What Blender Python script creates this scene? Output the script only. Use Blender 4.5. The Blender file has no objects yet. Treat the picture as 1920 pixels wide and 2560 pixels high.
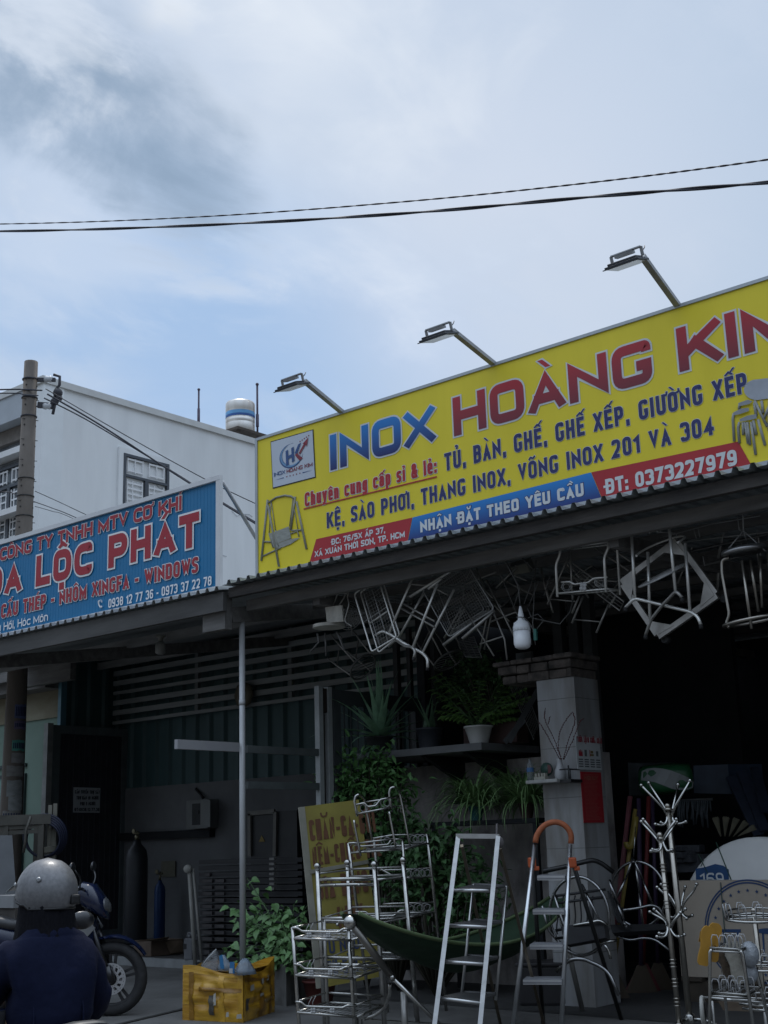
import bpy, bmesh, math, random, unicodedata
from mathutils import Vector, Matrix, Quaternion
random.seed(7)
rad = math.radians
SC = bpy.context.scene
COL = SC.collection

# ------------------------------------------------------------------ camera
F_PX, YAW, PITCH, ROLL, CAM_H = 3200.0, 39.97, 14.63, -1.80, 1.28
_y, _p, _r = rad(YAW), rad(PITCH), rad(ROLL)
_f = Vector((-math.sin(_y)*math.cos(_p), math.cos(_y)*math.cos(_p), math.sin(_p)))
_rt = Vector((math.cos(_y), math.sin(_y), 0)); _up = _rt.cross(_f)
RT = _rt*math.cos(_r) + _up*math.sin(_r)
UP = -_rt*math.sin(_r) + _up*math.cos(_r)
FW = _f
CAM = Vector((0, 0, CAM_H))
cd = bpy.data.cameras.new('camera'); cam = bpy.data.objects.new('camera', cd); COL.objects.link(cam)
cam.matrix_world = Matrix(((RT.x, UP.x, -FW.x, 0), (RT.y, UP.y, -FW.y, 0), (RT.z, UP.z, -FW.z, CAM_H), (0, 0, 0, 1)))
cd.sensor_fit = 'VERTICAL'; cd.sensor_height = 24.0; cd.lens = 24.0*F_PX/2560.0
cd.clip_start = .05; cd.clip_end = 2000
SC.camera = cam

# ------------------------------------------------------------------ world, sun, exposure
SUN_EL, SUN_AZ = 62.0, 48.0        # azimuth: degrees left of +Y, the sun stands behind the shops
sd = Vector((-math.sin(rad(SUN_AZ))*math.cos(rad(SUN_EL)), math.cos(rad(SUN_AZ))*math.cos(rad(SUN_EL)), math.sin(rad(SUN_EL))))
W = bpy.data.worlds.new('World'); SC.world = W; W.use_nodes = True
nt = W.node_tree; N = nt.nodes; LK = nt.links.new
bg = N['Background']; bg.inputs['Strength'].default_value = 0.1
sky = N.new('ShaderNodeTexSky'); sky.sky_type = 'NISHITA'; sky.sun_disc = False
sky.sun_elevation = rad(SUN_EL); sky.sun_rotation = rad(-SUN_AZ); sky.dust_density = 1.2
tc = N.new('ShaderNodeTexCoord')
def nd(t, **k):
    n = N.new(t)
    for a, v in k.items(): setattr(n, a, v)
    return n
def vmath(op, a, b=None):
    n = nd('ShaderNodeVectorMath', operation=op); LK(a, n.inputs[0])
    if b is not None:
        if isinstance(b, (tuple, Vector)): n.inputs[1].default_value = b
        else: LK(b, n.inputs[1])
    return n
def fmath(op, a, b=None, c=None, clamp=False):
    n = nd('ShaderNodeMath', operation=op, use_clamp=clamp)
    for i, v in enumerate((a, b, c)):
        if v is None: continue
        if isinstance(v, (int, float)): n.inputs[i].default_value = v
        else: LK(v, n.inputs[i])
    return n.outputs[0]
def smooth(val, lo, hi, a=0.0, b=1.0):
    n = nd('ShaderNodeMapRange', interpolation_type='SMOOTHSTEP')
    LK(val, n.inputs['Value'])
    n.inputs['From Min'].default_value = lo; n.inputs['From Max'].default_value = hi
    n.inputs['To Min'].default_value = a; n.inputs['To Max'].default_value = b
    return n.outputs['Result']
def mixc(fac, a, b):
    n = nd('ShaderNodeMix', data_type='RGBA')
    if isinstance(fac, (int, float)): n.inputs['Factor'].default_value = fac
    else: LK(fac, n.inputs['Factor'])
    for i, v in ((6, a), (7, b)):
        if isinstance(v, tuple): n.inputs[i].default_value = (*v, 1)
        else: LK(v, n.inputs[i])
    return n.outputs[2]
D = tc.outputs['Generated']
def noise(scale, detail, rough, vec, dist=0.0):
    n = nd('ShaderNodeTexNoise'); n.inputs['Scale'].default_value = scale; n.inputs['Detail'].default_value = detail
    n.inputs['Roughness'].default_value = rough; n.inputs['Distortion'].default_value = dist
    LK(vec, n.inputs['Vector']); return n.outputs['Fac']
# cloud noise lies on a flat deck overhead: direction / height, so that banks flatten towards the horizon
sepd = nd('ShaderNodeSeparateXYZ'); LK(D, sepd.inputs[0])
den = fmath('ADD', sepd.outputs['Z'], .22)
deck = nd('ShaderNodeCombineXYZ'); LK(fmath('DIVIDE', sepd.outputs['X'], den), deck.inputs['X']); LK(fmath('DIVIDE', sepd.outputs['Y'], den), deck.inputs['Y'])
deck.inputs['Z'].default_value = 3.7
rot = nd('ShaderNodeMapping'); rot.inputs['Rotation'].default_value = (0, 0, rad(20)); rot.inputs['Scale'].default_value = (1.25, .85, 1); LK(deck.outputs[0], rot.inputs['Vector'])
n1 = noise(2.3, 8, .54, rot.outputs[0], .45)
n2 = noise(6.0, 8, .56, rot.outputs[0], .5)
n3 = noise(1.1, 4, .5, rot.outputs[0], .3)
nn = fmath('MULTIPLY_ADD', n2, .45, fmath('MULTIPLY', n1, .75))      # about .6 on average
def dpx(px, py): return (RT*((px-960)/F_PX) - UP*((py-1280)/F_PX) + FW).normalized()
def blob(px, py, lo, hi, k=.0):
    """1 near a direction of the sky, 0 far from it, its edge broken by cloud noise"""
    dist = vmath('DISTANCE', D, dpx(px, py)).outputs['Value']
    w = fmath('ADD', dist, fmath('MULTIPLY', fmath('SUBTRACT', nn, .6), k))
    return smooth(w, lo, hi, 1.0, 0.0)
BLUE, PALE, WHITE, DARK = (2.1, 3.1, 4.65), (2.9, 3.55, 4.45), (5.0, 5.3, 5.65), (1.38, 1.98, 2.75)
base = mixc(smooth(nn, .46, .74), PALE, (3.35, 3.9, 4.72))
base = mixc(fmath('MULTIPLY', blob(480, 900, .05, .26, .5), .85), base, BLUE)
base = mixc(fmath('MULTIPLY', blob(60, 720, .03, .16, .5), .45), base, BLUE)
base = mixc(fmath('MULTIPLY', blob(1250, 520, .03, .22, .5), .45), base, (4.3, 4.6, 5.2))
base = mixc(fmath('MULTIPLY', blob(780, 90, .03, .20, .55), .65), base, WHITE)
base = mixc(fmath('MULTIPLY', blob(400, 40, .01, .075, .45), .9), base, WHITE)
base = mixc(fmath('MULTIPLY', blob(590, 180, .01, .08, .5), .8), base, WHITE)
base = mixc(fmath('MULTIPLY', blob(150, 560, .02, .12, .5), .5), base, (4.2, 4.6, 5.2))
for px, py, lo, hi, a in ((40, 60, .005, .075, .75), (150, 120, .005, .085, .85), (270, 200, .005, .085, .9), (390, 280, .005, .085, .9), (490, 360, .005, .07, .75), (570, 430, .005, .05, .4), (640, 260, .005, .05, .3), (40, 230, .005, .06, .5)):
    base = mixc(fmath('MULTIPLY', blob(px, py, lo, hi+.012, .30), a*.86), base, DARK)
base = mixc(fmath('MULTIPLY', smooth(n2, .52, .70), fmath('MULTIPLY', blob(300, 250, .05, .25), .35)), base, WHITE)
base = mixc(.06, base, sky.outputs[0])
# invented sky gain to shape the light: dim low behind the camera, bright overhead
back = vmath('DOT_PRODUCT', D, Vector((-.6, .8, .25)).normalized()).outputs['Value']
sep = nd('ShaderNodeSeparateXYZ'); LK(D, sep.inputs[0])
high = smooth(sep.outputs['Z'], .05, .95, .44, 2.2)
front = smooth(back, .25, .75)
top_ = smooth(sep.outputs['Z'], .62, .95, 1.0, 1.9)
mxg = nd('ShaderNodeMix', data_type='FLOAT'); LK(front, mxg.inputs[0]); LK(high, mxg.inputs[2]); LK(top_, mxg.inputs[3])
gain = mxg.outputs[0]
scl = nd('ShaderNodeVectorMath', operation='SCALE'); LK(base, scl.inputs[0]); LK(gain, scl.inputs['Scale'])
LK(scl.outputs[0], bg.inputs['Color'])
sl = bpy.data.lights.new('sun', 'SUN'); sl.energy = 1.1; sl.angle = rad(12); sl.color = (1, .95, .88)
so = bpy.data.objects.new('sun', sl); COL.objects.link(so); so.rotation_euler = sd.to_track_quat('Z', 'Y').to_euler()
SC.view_settings.view_transform = 'Standard'; SC.view_settings.look = 'None'
SC.view_settings.exposure = 0.75; SC.view_settings.gamma = 1.0
SC.render.engine = 'CYCLES'; SC.cycles.max_bounces = 6; SC.cycles.use_denoising = True

# ------------------------------------------------------------------ helpers
def at(px, py, x=None, y=None, z=None, pl=None):
    """the point of a real plane (x=, y=, z= or (normal, point)) seen at a pixel of the 1920x2560 photograph"""
    d = RT*((px-960)/F_PX) - UP*((py-1280)/F_PX) + FW
    if pl: n, q = Vector(pl[0]), Vector(pl[1]); t = n.dot(q-CAM)/n.dot(d)
    elif x is not None: t = (x-CAM.x)/d.x
    elif y is not None: t = (y-CAM.y)/d.y
    else: t = (z-CAM.z)/d.z
    return CAM + d*t
def atd(px, py, dist):
    d = RT*((px-960)/F_PX) - UP*((py-1280)/F_PX) + FW
    return CAM + d*(dist/math.hypot(d.x, d.y))
V = Vector
_m = {}
def mat(name, col, rough=.6, metal=0.0, var=.25, scale=6.0, bump=0.0, bscale=30.0, col2=None, spec=.5, stretch=None, coat=0, trans=0):
    if name in _m: return _m[name]
    m = bpy.data.materials.new(name); m.use_nodes = True; _m[name] = m
    t = m.node_tree; b = t.nodes['Principled BSDF']
    b.inputs['Roughness'].default_value = rough; b.inputs['Metallic'].default_value = metal
    b.inputs['Specular IOR Level'].default_value = spec; b.inputs['Coat Weight'].default_value = coat
    c = t.nodes.new('ShaderNodeTexCoord'); v = c.outputs['Object']
    if stretch:
        mp = t.nodes.new('ShaderNodeMapping'); mp.inputs['Scale'].default_value = stretch
        t.links.new(v, mp.inputs['Vector']); v = mp.outputs[0]
    n = t.nodes.new('ShaderNodeTexNoise'); n.inputs['Scale'].default_value = scale; n.inputs['Detail'].default_value = 6
    n.inputs['Roughness'].default_value = .62; t.links.new(v, n.inputs['Vector'])
    r = t.nodes.new('ShaderNodeValToRGB'); t.links.new(n.outputs['Fac'], r.inputs['Fac'])
    c2 = col2 or tuple(k*(1-var) for k in col)
    r.color_ramp.elements[0].position = .32; r.color_ramp.elements[0].color = (*c2, 1)
    r.color_ramp.elements[1].position = .68; r.color_ramp.elements[1].color = (*col, 1)
    t.links.new(r.outputs['Color'], b.inputs['Base Color'])
    rr = t.nodes.new('ShaderNodeMapRange'); t.links.new(n.outputs['Fac'], rr.inputs['Value'])
    rr.inputs['To Min'].default_value = min(1, rough*1.25); rr.inputs['To Max'].default_value = rough*.8
    t.links.new(rr.outputs['Result'], b.inputs['Roughness'])
    if trans:
        b.inputs['Alpha'].default_value = 1-trans
    if bump:
        n2 = t.nodes.new('ShaderNodeTexNoise'); n2.inputs['Scale'].default_value = bscale; n2.inputs['Detail'].default_value = 5
        t.links.new(v, n2.inputs['Vector'])
        bp = t.nodes.new('ShaderNodeBump'); bp.inputs['Strength'].default_value = bump; bp.inputs['Distance'].default_value = .02
        t.links.new(n2.outputs['Fac'], bp.inputs['Height']); t.links.new(bp.outputs['Normal'], b.inputs['Normal'])
    return m
def fillet(pts, r, n=4, closed=False):
    pts = [V(p) for p in pts]; out = []; L = len(pts)
    for i, p in enumerate(pts):
        if not closed and i in (0, L-1): out.append(p); continue
        a, b = pts[i-1]-p, pts[(i+1) % L]-p
        if a.length < 1e-6 or b.length < 1e-6: continue
        k = min(r, a.length*.48, b.length*.48); a = p+a.normalized()*k; b = p+b.normalized()*k
        for j in range(n+1):
            t = j/n; out.append(a*(1-t)**2 + p*2*t*(1-t) + b*t*t)
    return out
class MB:
    def __init__(s): s.bm = bmesh.new()
    def face(s, pts):
        try: return s.bm.faces.new([s.bm.verts.new(p) for p in pts])
        except ValueError: pass
    def box(s, c, sz, rz=0, M=None, bev=0):
        M = M if M is not None else Matrix.Translation(V(c)) @ Matrix.Rotation(rz, 4, 'Z')
        q = bmesh.ops.create_cube(s.bm, size=1, matrix=M @ Matrix.Diagonal((*sz, 1)))
        if bev:
            es = list({e for v in q['verts'] for e in v.link_edges})
            bmesh.ops.bevel(s.bm, geom=es, offset=bev, segments=2, affect='EDGES', profile=.6)
        return s
    def b2(s, p, q, bev=0):
        p, q = V(p), V(q); d = q-p
        return s.box((p+q)/2, (abs(d.x), abs(d.y), abs(d.z)), bev=bev)
    def bar(s, a, b, w, h, up=(0, 0, 1), bev=0):
        """box beam from a to b, w across, h along up"""
        a, b = V(a), V(b); x = (b-a); L = x.length
        if L < 1e-6: return s
        x.normalize(); u = V(up); u = u - x*u.dot(x)
        if u.length < 1e-4: u = V((1, 0, 0)) - x*x.x
        u.normalize(); y = u.cross(x); c = (a+b)/2
        M = Matrix(((x.x, y.x, u.x, c.x), (x.y, y.y, u.y, c.y), (x.z, y.z, u.z, c.z), (0, 0, 0, 1)))
        return s.box(None, (L, w, h), M=M, bev=bev)
    def tube(s, pts, r, seg=8, closed=False, cap=True, rf=None):
        P = [V(p) for p in pts]; n = len(P)
        if n < 2: return s
        T = []
        for i in range(n):
            a = P[i-1] if (i or closed) else P[i]; b = P[(i+1) % n] if (i < n-1 or closed) else P[i]
            d = b-a; T.append(d.normalized() if d.length > 1e-9 else V((0, 0, 1)))
        u = V((0, 0, 1)) if abs(T[0].z) < .9 else V((1, 0, 0))
        u = (u - T[0]*u.dot(T[0])).normalized(); rings = []
        for i in range(n):
            if i:
                q = T[i-1].rotation_difference(T[i]); u = q @ u
                u = (u - T[i]*u.dot(T[i])).normalized()
            w = T[i].cross(u); rr = rf(i/(n-1))*r if rf else (r[i] if isinstance(r, (list, tuple)) else r)
            rings.append([s.bm.verts.new(P[i]+(u*math.cos(2*math.pi*k/seg)+w*math.sin(2*math.pi*k/seg))*rr) for k in range(seg)])
        m = n if closed else n-1
        for i in range(m):
            A, B = rings[i], rings[(i+1) % n]
            o = 0
            if closed and i == n-1:
                o = min(range(seg), key=lambda k: (B[k].co-A[0].co).length)
            for k in range(seg):
                try:
                    f = s.bm.faces.new((A[k], A[(k+1) % seg], B[(k+1+o) % seg], B[(k+o) % seg])); f.smooth = True
                except ValueError: pass
        if cap and not closed:
            s.bm.faces.new(rings[0][::-1]); s.bm.faces.new(rings[-1])
        return s
    def rod(s, a, b, r, seg=8): return s.tube((a, b), r, seg)
    def ball(s, c, r, u=10, v=7, sc=(1, 1, 1), M=None):
        M = M if M is not None else Matrix.Translation(V(c)) @ Matrix.Diagonal((r*sc[0], r*sc[1], r*sc[2], 1))
        q = bmesh.ops.create_uvsphere(s.bm, u_segments=u, v_segments=v, radius=1, matrix=M)
        for w in q['verts']:
            for f in w.link_faces: f.smooth = True
        return s
    def lathe(s, prof, o=(0, 0, 0), axis=(0, 0, 1), seg=20, cap=True, wob=None):
        o = V(o); q = V((0, 0, 1)).rotation_difference(V(axis).normalized()); R = []
        for r, h in prof:
            R.append([s.bm.verts.new(o + q @ V((r*math.cos(a)*(wob(a, h) if wob else 1), r*math.sin(a)*(wob(a, h) if wob else 1), h))) for a in (2*math.pi*k/seg for k in range(seg))])
        for A, B in zip(R, R[1:]):
            for k in range(seg):
                f = s.bm.faces.new((A[k], A[(k+1) % seg], B[(k+1) % seg], B[k])); f.smooth = True
        if cap:
            if prof[0][0] > 1e-5: s.bm.faces.new(R[0][::-1])
            if prof[-1][0] > 1e-5: s.bm.faces.new(R[-1])
        return s
    def ring(s, c, r, t, n=(0, 0, 1), seg=28, ts=6, sc=None, a0=0, a1=2*math.pi):
        c = V(c); q = V((0, 0, 1)).rotation_difference(V(n).normalized()); full = abs(a1-a0-2*math.pi) < 1e-6
        k = seg if full else seg+1
        pts = [c + q @ V((r*math.cos(a0+(a1-a0)*i/seg), r*math.sin(a0+(a1-a0)*i/seg)*(sc or 1), 0)) for i in range(k)]
        return s.tube(pts, t, ts, closed=full)
    def prism(s, pts, d):
        """polygon pts extruded by the vector d"""
        d = V(d); A = [s.bm.verts.new(p) for p in pts]; B = [s.bm.verts.new(V(p)+d) for p in pts]; n = len(A)
        s.bm.faces.new(A[::-1]); s.bm.faces.new(B)
        for i in range(n): s.bm.faces.new((A[i], A[(i+1) % n], B[(i+1) % n], B[i]))
        return s
    def grid(s, fn, nu, nv, smooth=True):
        G = [[s.bm.verts.new(fn(i/nu, j/nv)) for j in range(nv+1)] for i in range(nu+1)]
        for i in range(nu):
            for j in range(nv):
                f = s.bm.faces.new((G[i][j], G[i+1][j], G[i+1][j+1], G[i][j+1])); f.smooth = smooth
        return s
    def corr(s, o, u, v, n, pitch, amp, flat=.55):
        """trapezoid corrugated sheet: origin o, ribs spaced along u, running along v, raised along n"""
        o, u, v, n = V(o), V(u), V(v), V(n).normalized(); L = u.length; ud = u.normalized(); xs = []; x = 0
        while x < L:
            for a, h in ((0, 0), (flat, 0), (flat+.12, 1), (.88, 1)):
                if x+a*pitch < L: xs.append((x+a*pitch, h*amp))
            x += pitch
        xs.append((L, 0)); K = max(2, int(v.length/1.5))
        R = [[s.bm.verts.new(o+ud*a+n*h+v*(j/K)) for j in range(K+1)] for a, h in xs]
        for A, B in zip(R, R[1:]):
            for j in range(K): s.bm.faces.new((A[j], B[j], B[j+1], A[j+1]))
        return s
def obj(name, mb, m, parent=None, label=None, cat=None, group=None, kind=None):
    bmesh.ops.remove_doubles(mb.bm, verts=mb.bm.verts, dist=1e-6)
    bmesh.ops.recalc_face_normals(mb.bm, faces=mb.bm.faces)
    me = bpy.data.meshes.new(name)
    if parent is not None:
        r = parent
        while r.parent is not None: r = r.parent
        mb.bm.transform(Matrix(r['_m']).inverted() if '_m' in r else Matrix.Translation(-r.location))
    mb.bm.to_mesh(me); mb.bm.free()
    for mm in (m if isinstance(m, (list, tuple)) else [m]): me.materials.append(mm)
    o = bpy.data.objects.new(name, me); COL.objects.link(o); o.parent = parent
    tag(o, label, cat, group, kind); return o
def tag(o, label=None, cat=None, group=None, kind=None):
    for k, v in (('label', label), ('category', cat), ('group', group), ('kind', kind)):
        if v: o[k] = v
    return o
def thing(name, label, cat, loc, group=None):
    o = bpy.data.objects.new(name, None); COL.objects.link(o); o.location = V(loc); o.empty_display_size = .1
    return tag(o, label, cat, group)
def solo(name, mb, m, label, cat, group=None, loc=None):
    """a thing that is one mesh, its origin moved to loc"""
    o = obj(name, mb, m, None, label, cat, group)
    if loc is None:
        vs = [v.co for v in o.data.vertices]; loc = V((sum(v.x for v in vs)/len(vs), sum(v.y for v in vs)/len(vs), min(v.z for v in vs)))
    o.data.transform(Matrix.Translation(-V(loc))); o.location = loc; return o
def copy_tree(o, parent=None):
    c = o.copy(); COL.objects.link(c); c.parent = parent
    for ch in list(o.children): copy_tree(ch, c)
    return c

# ------------------------------------------------------------------ stroke lettering (own condensed sign alphabet)
GL = {
 'A': (1.0, [[(0,0),(.5,1),(1,0)], [(.2,.27),(.8,.27)]]), 'B': (.95, [[(0,0),(0,1),(1,1,1),(1,.53,1),(0,.53)], [(.3,.53),(1,.53,1),(1,0,1),(0,0)]]),
 'C': (.95, [[(1,.82),(1,1,1),(0,1,1),(0,0,1),(1,0,1),(1,.18)]]), 'D': (.97, [[(0,0),(0,1),(1,1,1),(1,0,1),(0,0)]]),
 'E': (.8, [[(1,1),(0,1),(0,0),(1,0)], [(.1,.5),(.85,.5)]]), 'F': (.78, [[(1,1),(0,1),(0,0)], [(.1,.5),(.85,.5)]]),
 'G': (1.0, [[(1,.84),(1,1,1),(0,1,1),(0,0,1),(1,0,1),(1,.42),(.68,.42)]]), 'H': (1.0, [[(0,0),(0,1)], [(1,0),(1,1)], [(.1,.5),(.9,.5)]]),
 'I': (0, [[(0,0),(0,1)]]), 'K': (1.0, [[(0,0),(0,1)], [(1,1),(.15,.42)], [(.4,.6),(1,0)]]), 'L': (.75, [[(0,1),(0,0),(1,0)]]),
 'M': (1.35, [[(0,0),(0,1),(.5,.15),(1,1),(1,0)]]), 'N': (1.05, [[(0,0),(0,1),(1,0),(1,1)]]), 'O': (1.0, [[(0,.5),(0,1,1),(1,1,1),(1,0,1),(0,0,1),(0,.5),0]]),
 'P': (.95, [[(0,0),(0,1),(1,1,1),(1,.42,1),(0,.42)]]), 'R': (1, [[(0,0),(0,1),(1,1,1),(1,.46,1),(0,.46)], [(.5,.46),(1,0)]]),
 'S': (.95, [[(1,.84),(1,1,1),(0,1,1),(0,.55,1),(1,.45,1),(1,0,1),(0,0,1),(0,.16)]]), 'T': (.9, [[(0,1),(1,1)], [(.5,.9),(.5,0)]]),
 'U': (1.0, [[(0,1),(0,0,1),(1,0,1),(1,1)]]), 'V': (1.0, [[(0,1),(.5,0),(1,1)]]), 'W': (1.6, [[(0,1),(.25,0),(.5,.9),(.75,0),(1,1)]]),
 'X': (1.0, [[(0,1),(1,0)], [(1,1),(0,0)]]), 'Y': (1.0, [[(0,1),(.5,.45),(1,1)], [(.5,.45),(.5,0)]]), 'Z': (.9, [[(0,1),(1,1),(0,0),(1,0)]]),
 '0': (.9, [[(0,.5),(0,1,1),(1,1,1),(1,0,1),(0,0,1),(0,.5),0]]), '1': (.45, [[(0,.78),(1,1),(1,0)]]),
 '2': (.9, [[(0,.82),(0,1,1),(1,1,1),(1,.55,1),(0,0),(1,0)]]), '3': (.9, [[(0,.85),(0,1,1),(1,1,1),(1,.53,1),(.5,.53)], [(.5,.53),(1,.53,1),(1,0,1),(0,0,1),(0,.15)]]),
 '4': (.95, [[(.72,0),(.72,1),(0,.26),(1,.26)]]), '5': (.9, [[(1,1),(0,1),(0,.58),(1,.6,1),(1,0,1),(0,0,1),(0,.14)]]),
 '6': (.9, [[(1,.86),(1,1,1),(0,1,1),(0,0,1),(1,0,1),(1,.57,1),(0,.57)]]), '7': (.88, [[(0,1),(1,1),(.35,0)]]),
 '8': (.9, [[(.2,.53),(0,.53,1),(0,1,1),(1,1,1),(1,.53,1),(.2,.53)], [(.5,.53),(1,.53,1),(1,0,1),(0,0,1),(0,.53,1),(.5,.53)]]),
 '9': (.9, [[(0,.14),(0,0,1),(1,0,1),(1,1,1),(0,1,1),(0,.43,1),(1,.43)]]),
 '-': (.35, [[(0,.42),(1,.42)]]), '.': (0, [[(0,0),(0,.03)]]), ',': (0, [[(0,.03),(0,-.02)], [(0,-.05),(-.03,-.14)]]), ':': (0, [[(0,0),(0,.03)], [(0,.55),(0,.58)]]),
 '/': (.6, [[(0,0),(1,1)]]), '&': (1.1, [[(1,0),(.1,.75),(.1,1,1),(.75,1,1),(.75,.7,1),(0,.4,1),(0,0,1),(.7,0,1),(1,.45)]]),
 'a': (.8, [[(.05,.55),(.05,.72,1),(1,.72,1),(1,0)], [(1,.42),(0,.42,1),(0,0,1),(1,.03)]]), 'c': (.8, [[(1,.60),(1,.72,1),(0,.72,1),(0,0,1),(1,0,1),(1,.12)]]),
 'e': (.8, [[(0,.36),(1,.36),(1,.72,1),(0,.72,1),(0,0,1),(1,0,1),(1,.08)]]), 'g': (.8, [[(1,.1),(0,.05,1),(0,.72,1),(1,.72)], [(1,.72),(1,-.25,1),(0,-.25,1)]]),
 'h': (.8, [[(0,0),(0,1)], [(0,.55),(.1,.72,1),(1,.72,1),(1,0)]]), 'i': (0, [[(0,0),(0,.72)], [(0,.96),(0,1)]]), 'l': (0, [[(0,0),(0,1)]]),
 'n': (.8, [[(0,0),(0,.72)], [(0,.55),(.1,.72,1),(1,.72,1),(1,0)]]), 'o': (.8, [[(0,.36),(0,.72,1),(1,.72,1),(1,0,1),(0,0,1),(0,.36),0]]),
 'p': (.8, [[(0,-.25),(0,.72)], [(.1,.72),(1,.72,1),(1,0,1),(.1,0)]]), 's': (.75, [[(1,.64),(1,.72,1),(0,.72,1),(0,.38,1),(1,.34,1),(1,0,1),(0,0,1),(0,.08)]]),
 'u': (.8, [[(0,.72),(0,0,1),(.9,0,1),(1,.15)], [(1,0),(1,.72)]]), 'y': (.85, [[(0,.72),(.5,0)], [(1,.72),(.4,-.25),(.1,-.25)]]), 'd': (.8, [[(1,0),(1,1)], [(.9,.72),(0,.72,1),(0,0,1),(.9,0)]]),
 'm': (1.4, [[(0,0),(0,.72)], [(0,.6),(.05,.72,1),(.5,.72,1),(.5,0)], [(.5,.6),(.55,.72,1),(1,.72,1),(1,0)]]), 't': (.6, [[(.35,1),(.35,0,1),(1,0)], [(0,.72),(.9,.72)]]),
 '*': (.5, []), ' ': (.3, [])}
def _fil2(pts, r):
    out = []; closed = pts[-1] == 0
    if closed: pts = pts[:-1]
    n = len(pts)
    for i, p in enumerate(pts):
        q = V((p[0], p[1]))
        if len(p) < 3 or p[2] == 0 or i in (0, n-1): out.append(q); continue
        a, b = V(pts[i-1][:2])-q, V(pts[i+1][:2])-q
        k = min(r, a.length*.5, b.length*.5); A, B = q+a.normalized()*k, q+b.normalized()*k
        for j in range(6):
            s = j/5; out.append(A*(1-s)**2+q*2*s*(1-s)+B*s*s)
    ded = [out[0]]
    for q in out[1:]:
        if (q-ded[-1]).length > 1e-5: ded.append(q)
    return ded
def _strip(P, t, ylo, yhi, clampy=True, ext=None):
    """a stroke of width t along P (2D), mitred, its ends extended by t/2"""
    n = len(P); closed = (P[0]-P[-1]).length < 1e-4
    P = [p.copy() for p in P]
    if not closed:
        P[0] = P[0] + (P[0]-P[1]).normalized()*(t/2 if ext is None else ext); P[-1] = P[-1] + (P[-1]-P[-2]).normalized()*(t/2 if ext is None else ext)
    Lp, Rp = [], []
    for i in range(n):
        if closed: a = P[i-1] if i else P[n-2]; b = P[i+1] if i < n-1 else P[1]
        else: a = P[i-1] if i else None; b = P[i+1] if i < n-1 else None
        d1 = (P[i]-a).normalized() if a is not None else (b-P[i]).normalized()
        d2 = (b-P[i]).normalized() if b is not None else d1
        n1, n2 = V((-d1.y, d1.x)), V((-d2.y, d2.x)); m = n1+n2
        m = n1 if m.length < 1e-3 else m.normalized(); k = min(t/2/max(.18, m.dot(n1)), t*2.2)
        l, r_ = P[i]+m*k, P[i]-m*k
        if clampy:
            for q in (l, r_): q.y = min(max(q.y, ylo), yhi)
        Lp.append(l); Rp.append(r_)
    return [(Lp[i], Lp[i+1], Rp[i+1], Rp[i]) for i in range(n-1)]
ACC = {0x301: 'a', 0x300: 'g', 0x309: 'h', 0x303: 't', 0x302: 'c', 0x306: 'b', 0x31B: 'o', 0x323: 'd'}
def glyph_polys(ch, k, t, o, rnd, italic=0):
    """polygons of one character, cap height 1, advance; o = outline growth"""
    bar = ch in 'Đđ'
    if bar: ch = 'D' if ch == 'Đ' else 'd'
    dec = unicodedata.normalize('NFD', ch); b = dec[0]
    w, strokes = GL.get(b, GL['I'])
    low = b in 'aceghmnopsuytdi'; w *= k; W_ = w+t; polys = []
    mx = lambda p: (p[0]*w+t/2, t/2+p[1]*(1-t))+tuple(p[2:])
    for s in strokes:
        cl = s[-1] == 0; q = [mx(p) for p in (s[:-1] if cl else s)]
        if cl: q.append(0)
        P = _fil2(q, rnd)
        des = b in ',gpy'
        polys.append(_strip(P, t+2*o, (-.45 if des else 0)-o, 1+o, True, (o+.02) if b in 'CGS23569ceas' else None))
    cx = W_/2; top = 1.06 if not low or b in 'hldt' else .80
    if b == 'i' and len(dec) > 1: polys = polys[:1]
    ta = t*.72; H = .17
    marks = [ACC.get(ord(c)) for c in dec[1:]]
    if bar: polys.append(_strip([V((-.07, .52)), V((W_*.5, .52))], ta+2*o, -1, 2))
    base = top; x0 = cx
    hasc = 'c' in marks or 'b' in marks
    if 'c' in marks: polys.append(_strip([V((cx-.15, top+.03)), V((cx, top+H-.02)), V((cx+.15, top+.03))], ta*.8+2*o, top-o-.02, top+H+.04+o))
    if 'b' in marks: polys.append(_strip(_fil2([(cx-.15, top+H), (cx-.11, top+.02, 1), (cx+.11, top+.02, 1), (cx+.15, top+H)], .1), ta*.75+2*o, -1, 3))
    ay = top+.03; ax = cx
    if hasc: ay = top+.14; ax = cx+.17
    if 'a' in marks: polys.append(_strip([V((ax-.05, ay)), V((ax+.07, ay+H))], ta+2*o, ay-.02-o, ay+H+.02+o))
    if 'g' in marks: polys.append(_strip([V((ax+.05, ay)), V((ax-.07, ay+H))], ta+2*o, ay-.02-o, ay+H+.02+o))
    if 'h' in marks: polys.append(_strip(_fil2([(ax-.06, ay+H), (ax+.06, ay+H, 1), (ax+.06, ay+.09, 1), (ax, ay+.03)], .06), ta*.7+2*o, -1, 3))
    if 't' in marks: polys.append(_strip(_fil2([(ax-.17, ay+.02), (ax-.08, ay+.13, 1), (ax+.06, ay+.02, 1), (ax+.17, ay+.12)], .07), ta*.75+2*o, -1, 3))
    if 'd' in marks: polys.append(_strip([V((cx-.012, -.18)), V((cx+.012, -.18))], t*.85+2*o, -1, 3))
    if 'o' in marks: yy = .96 if not low else .68; polys.append(_strip(_fil2([(W_-.03, yy-.05), (W_+.1, yy-.02, 1), (W_+.1, yy+.09)], .08), ta*.75+2*o, -1, 3))
    return polys, W_
def text_width(s, k, t, gap):
    x = 0
    for ch in s: x += glyph_polys(ch, k, t, 0, .1)[1] + gap
    return x-gap
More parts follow.
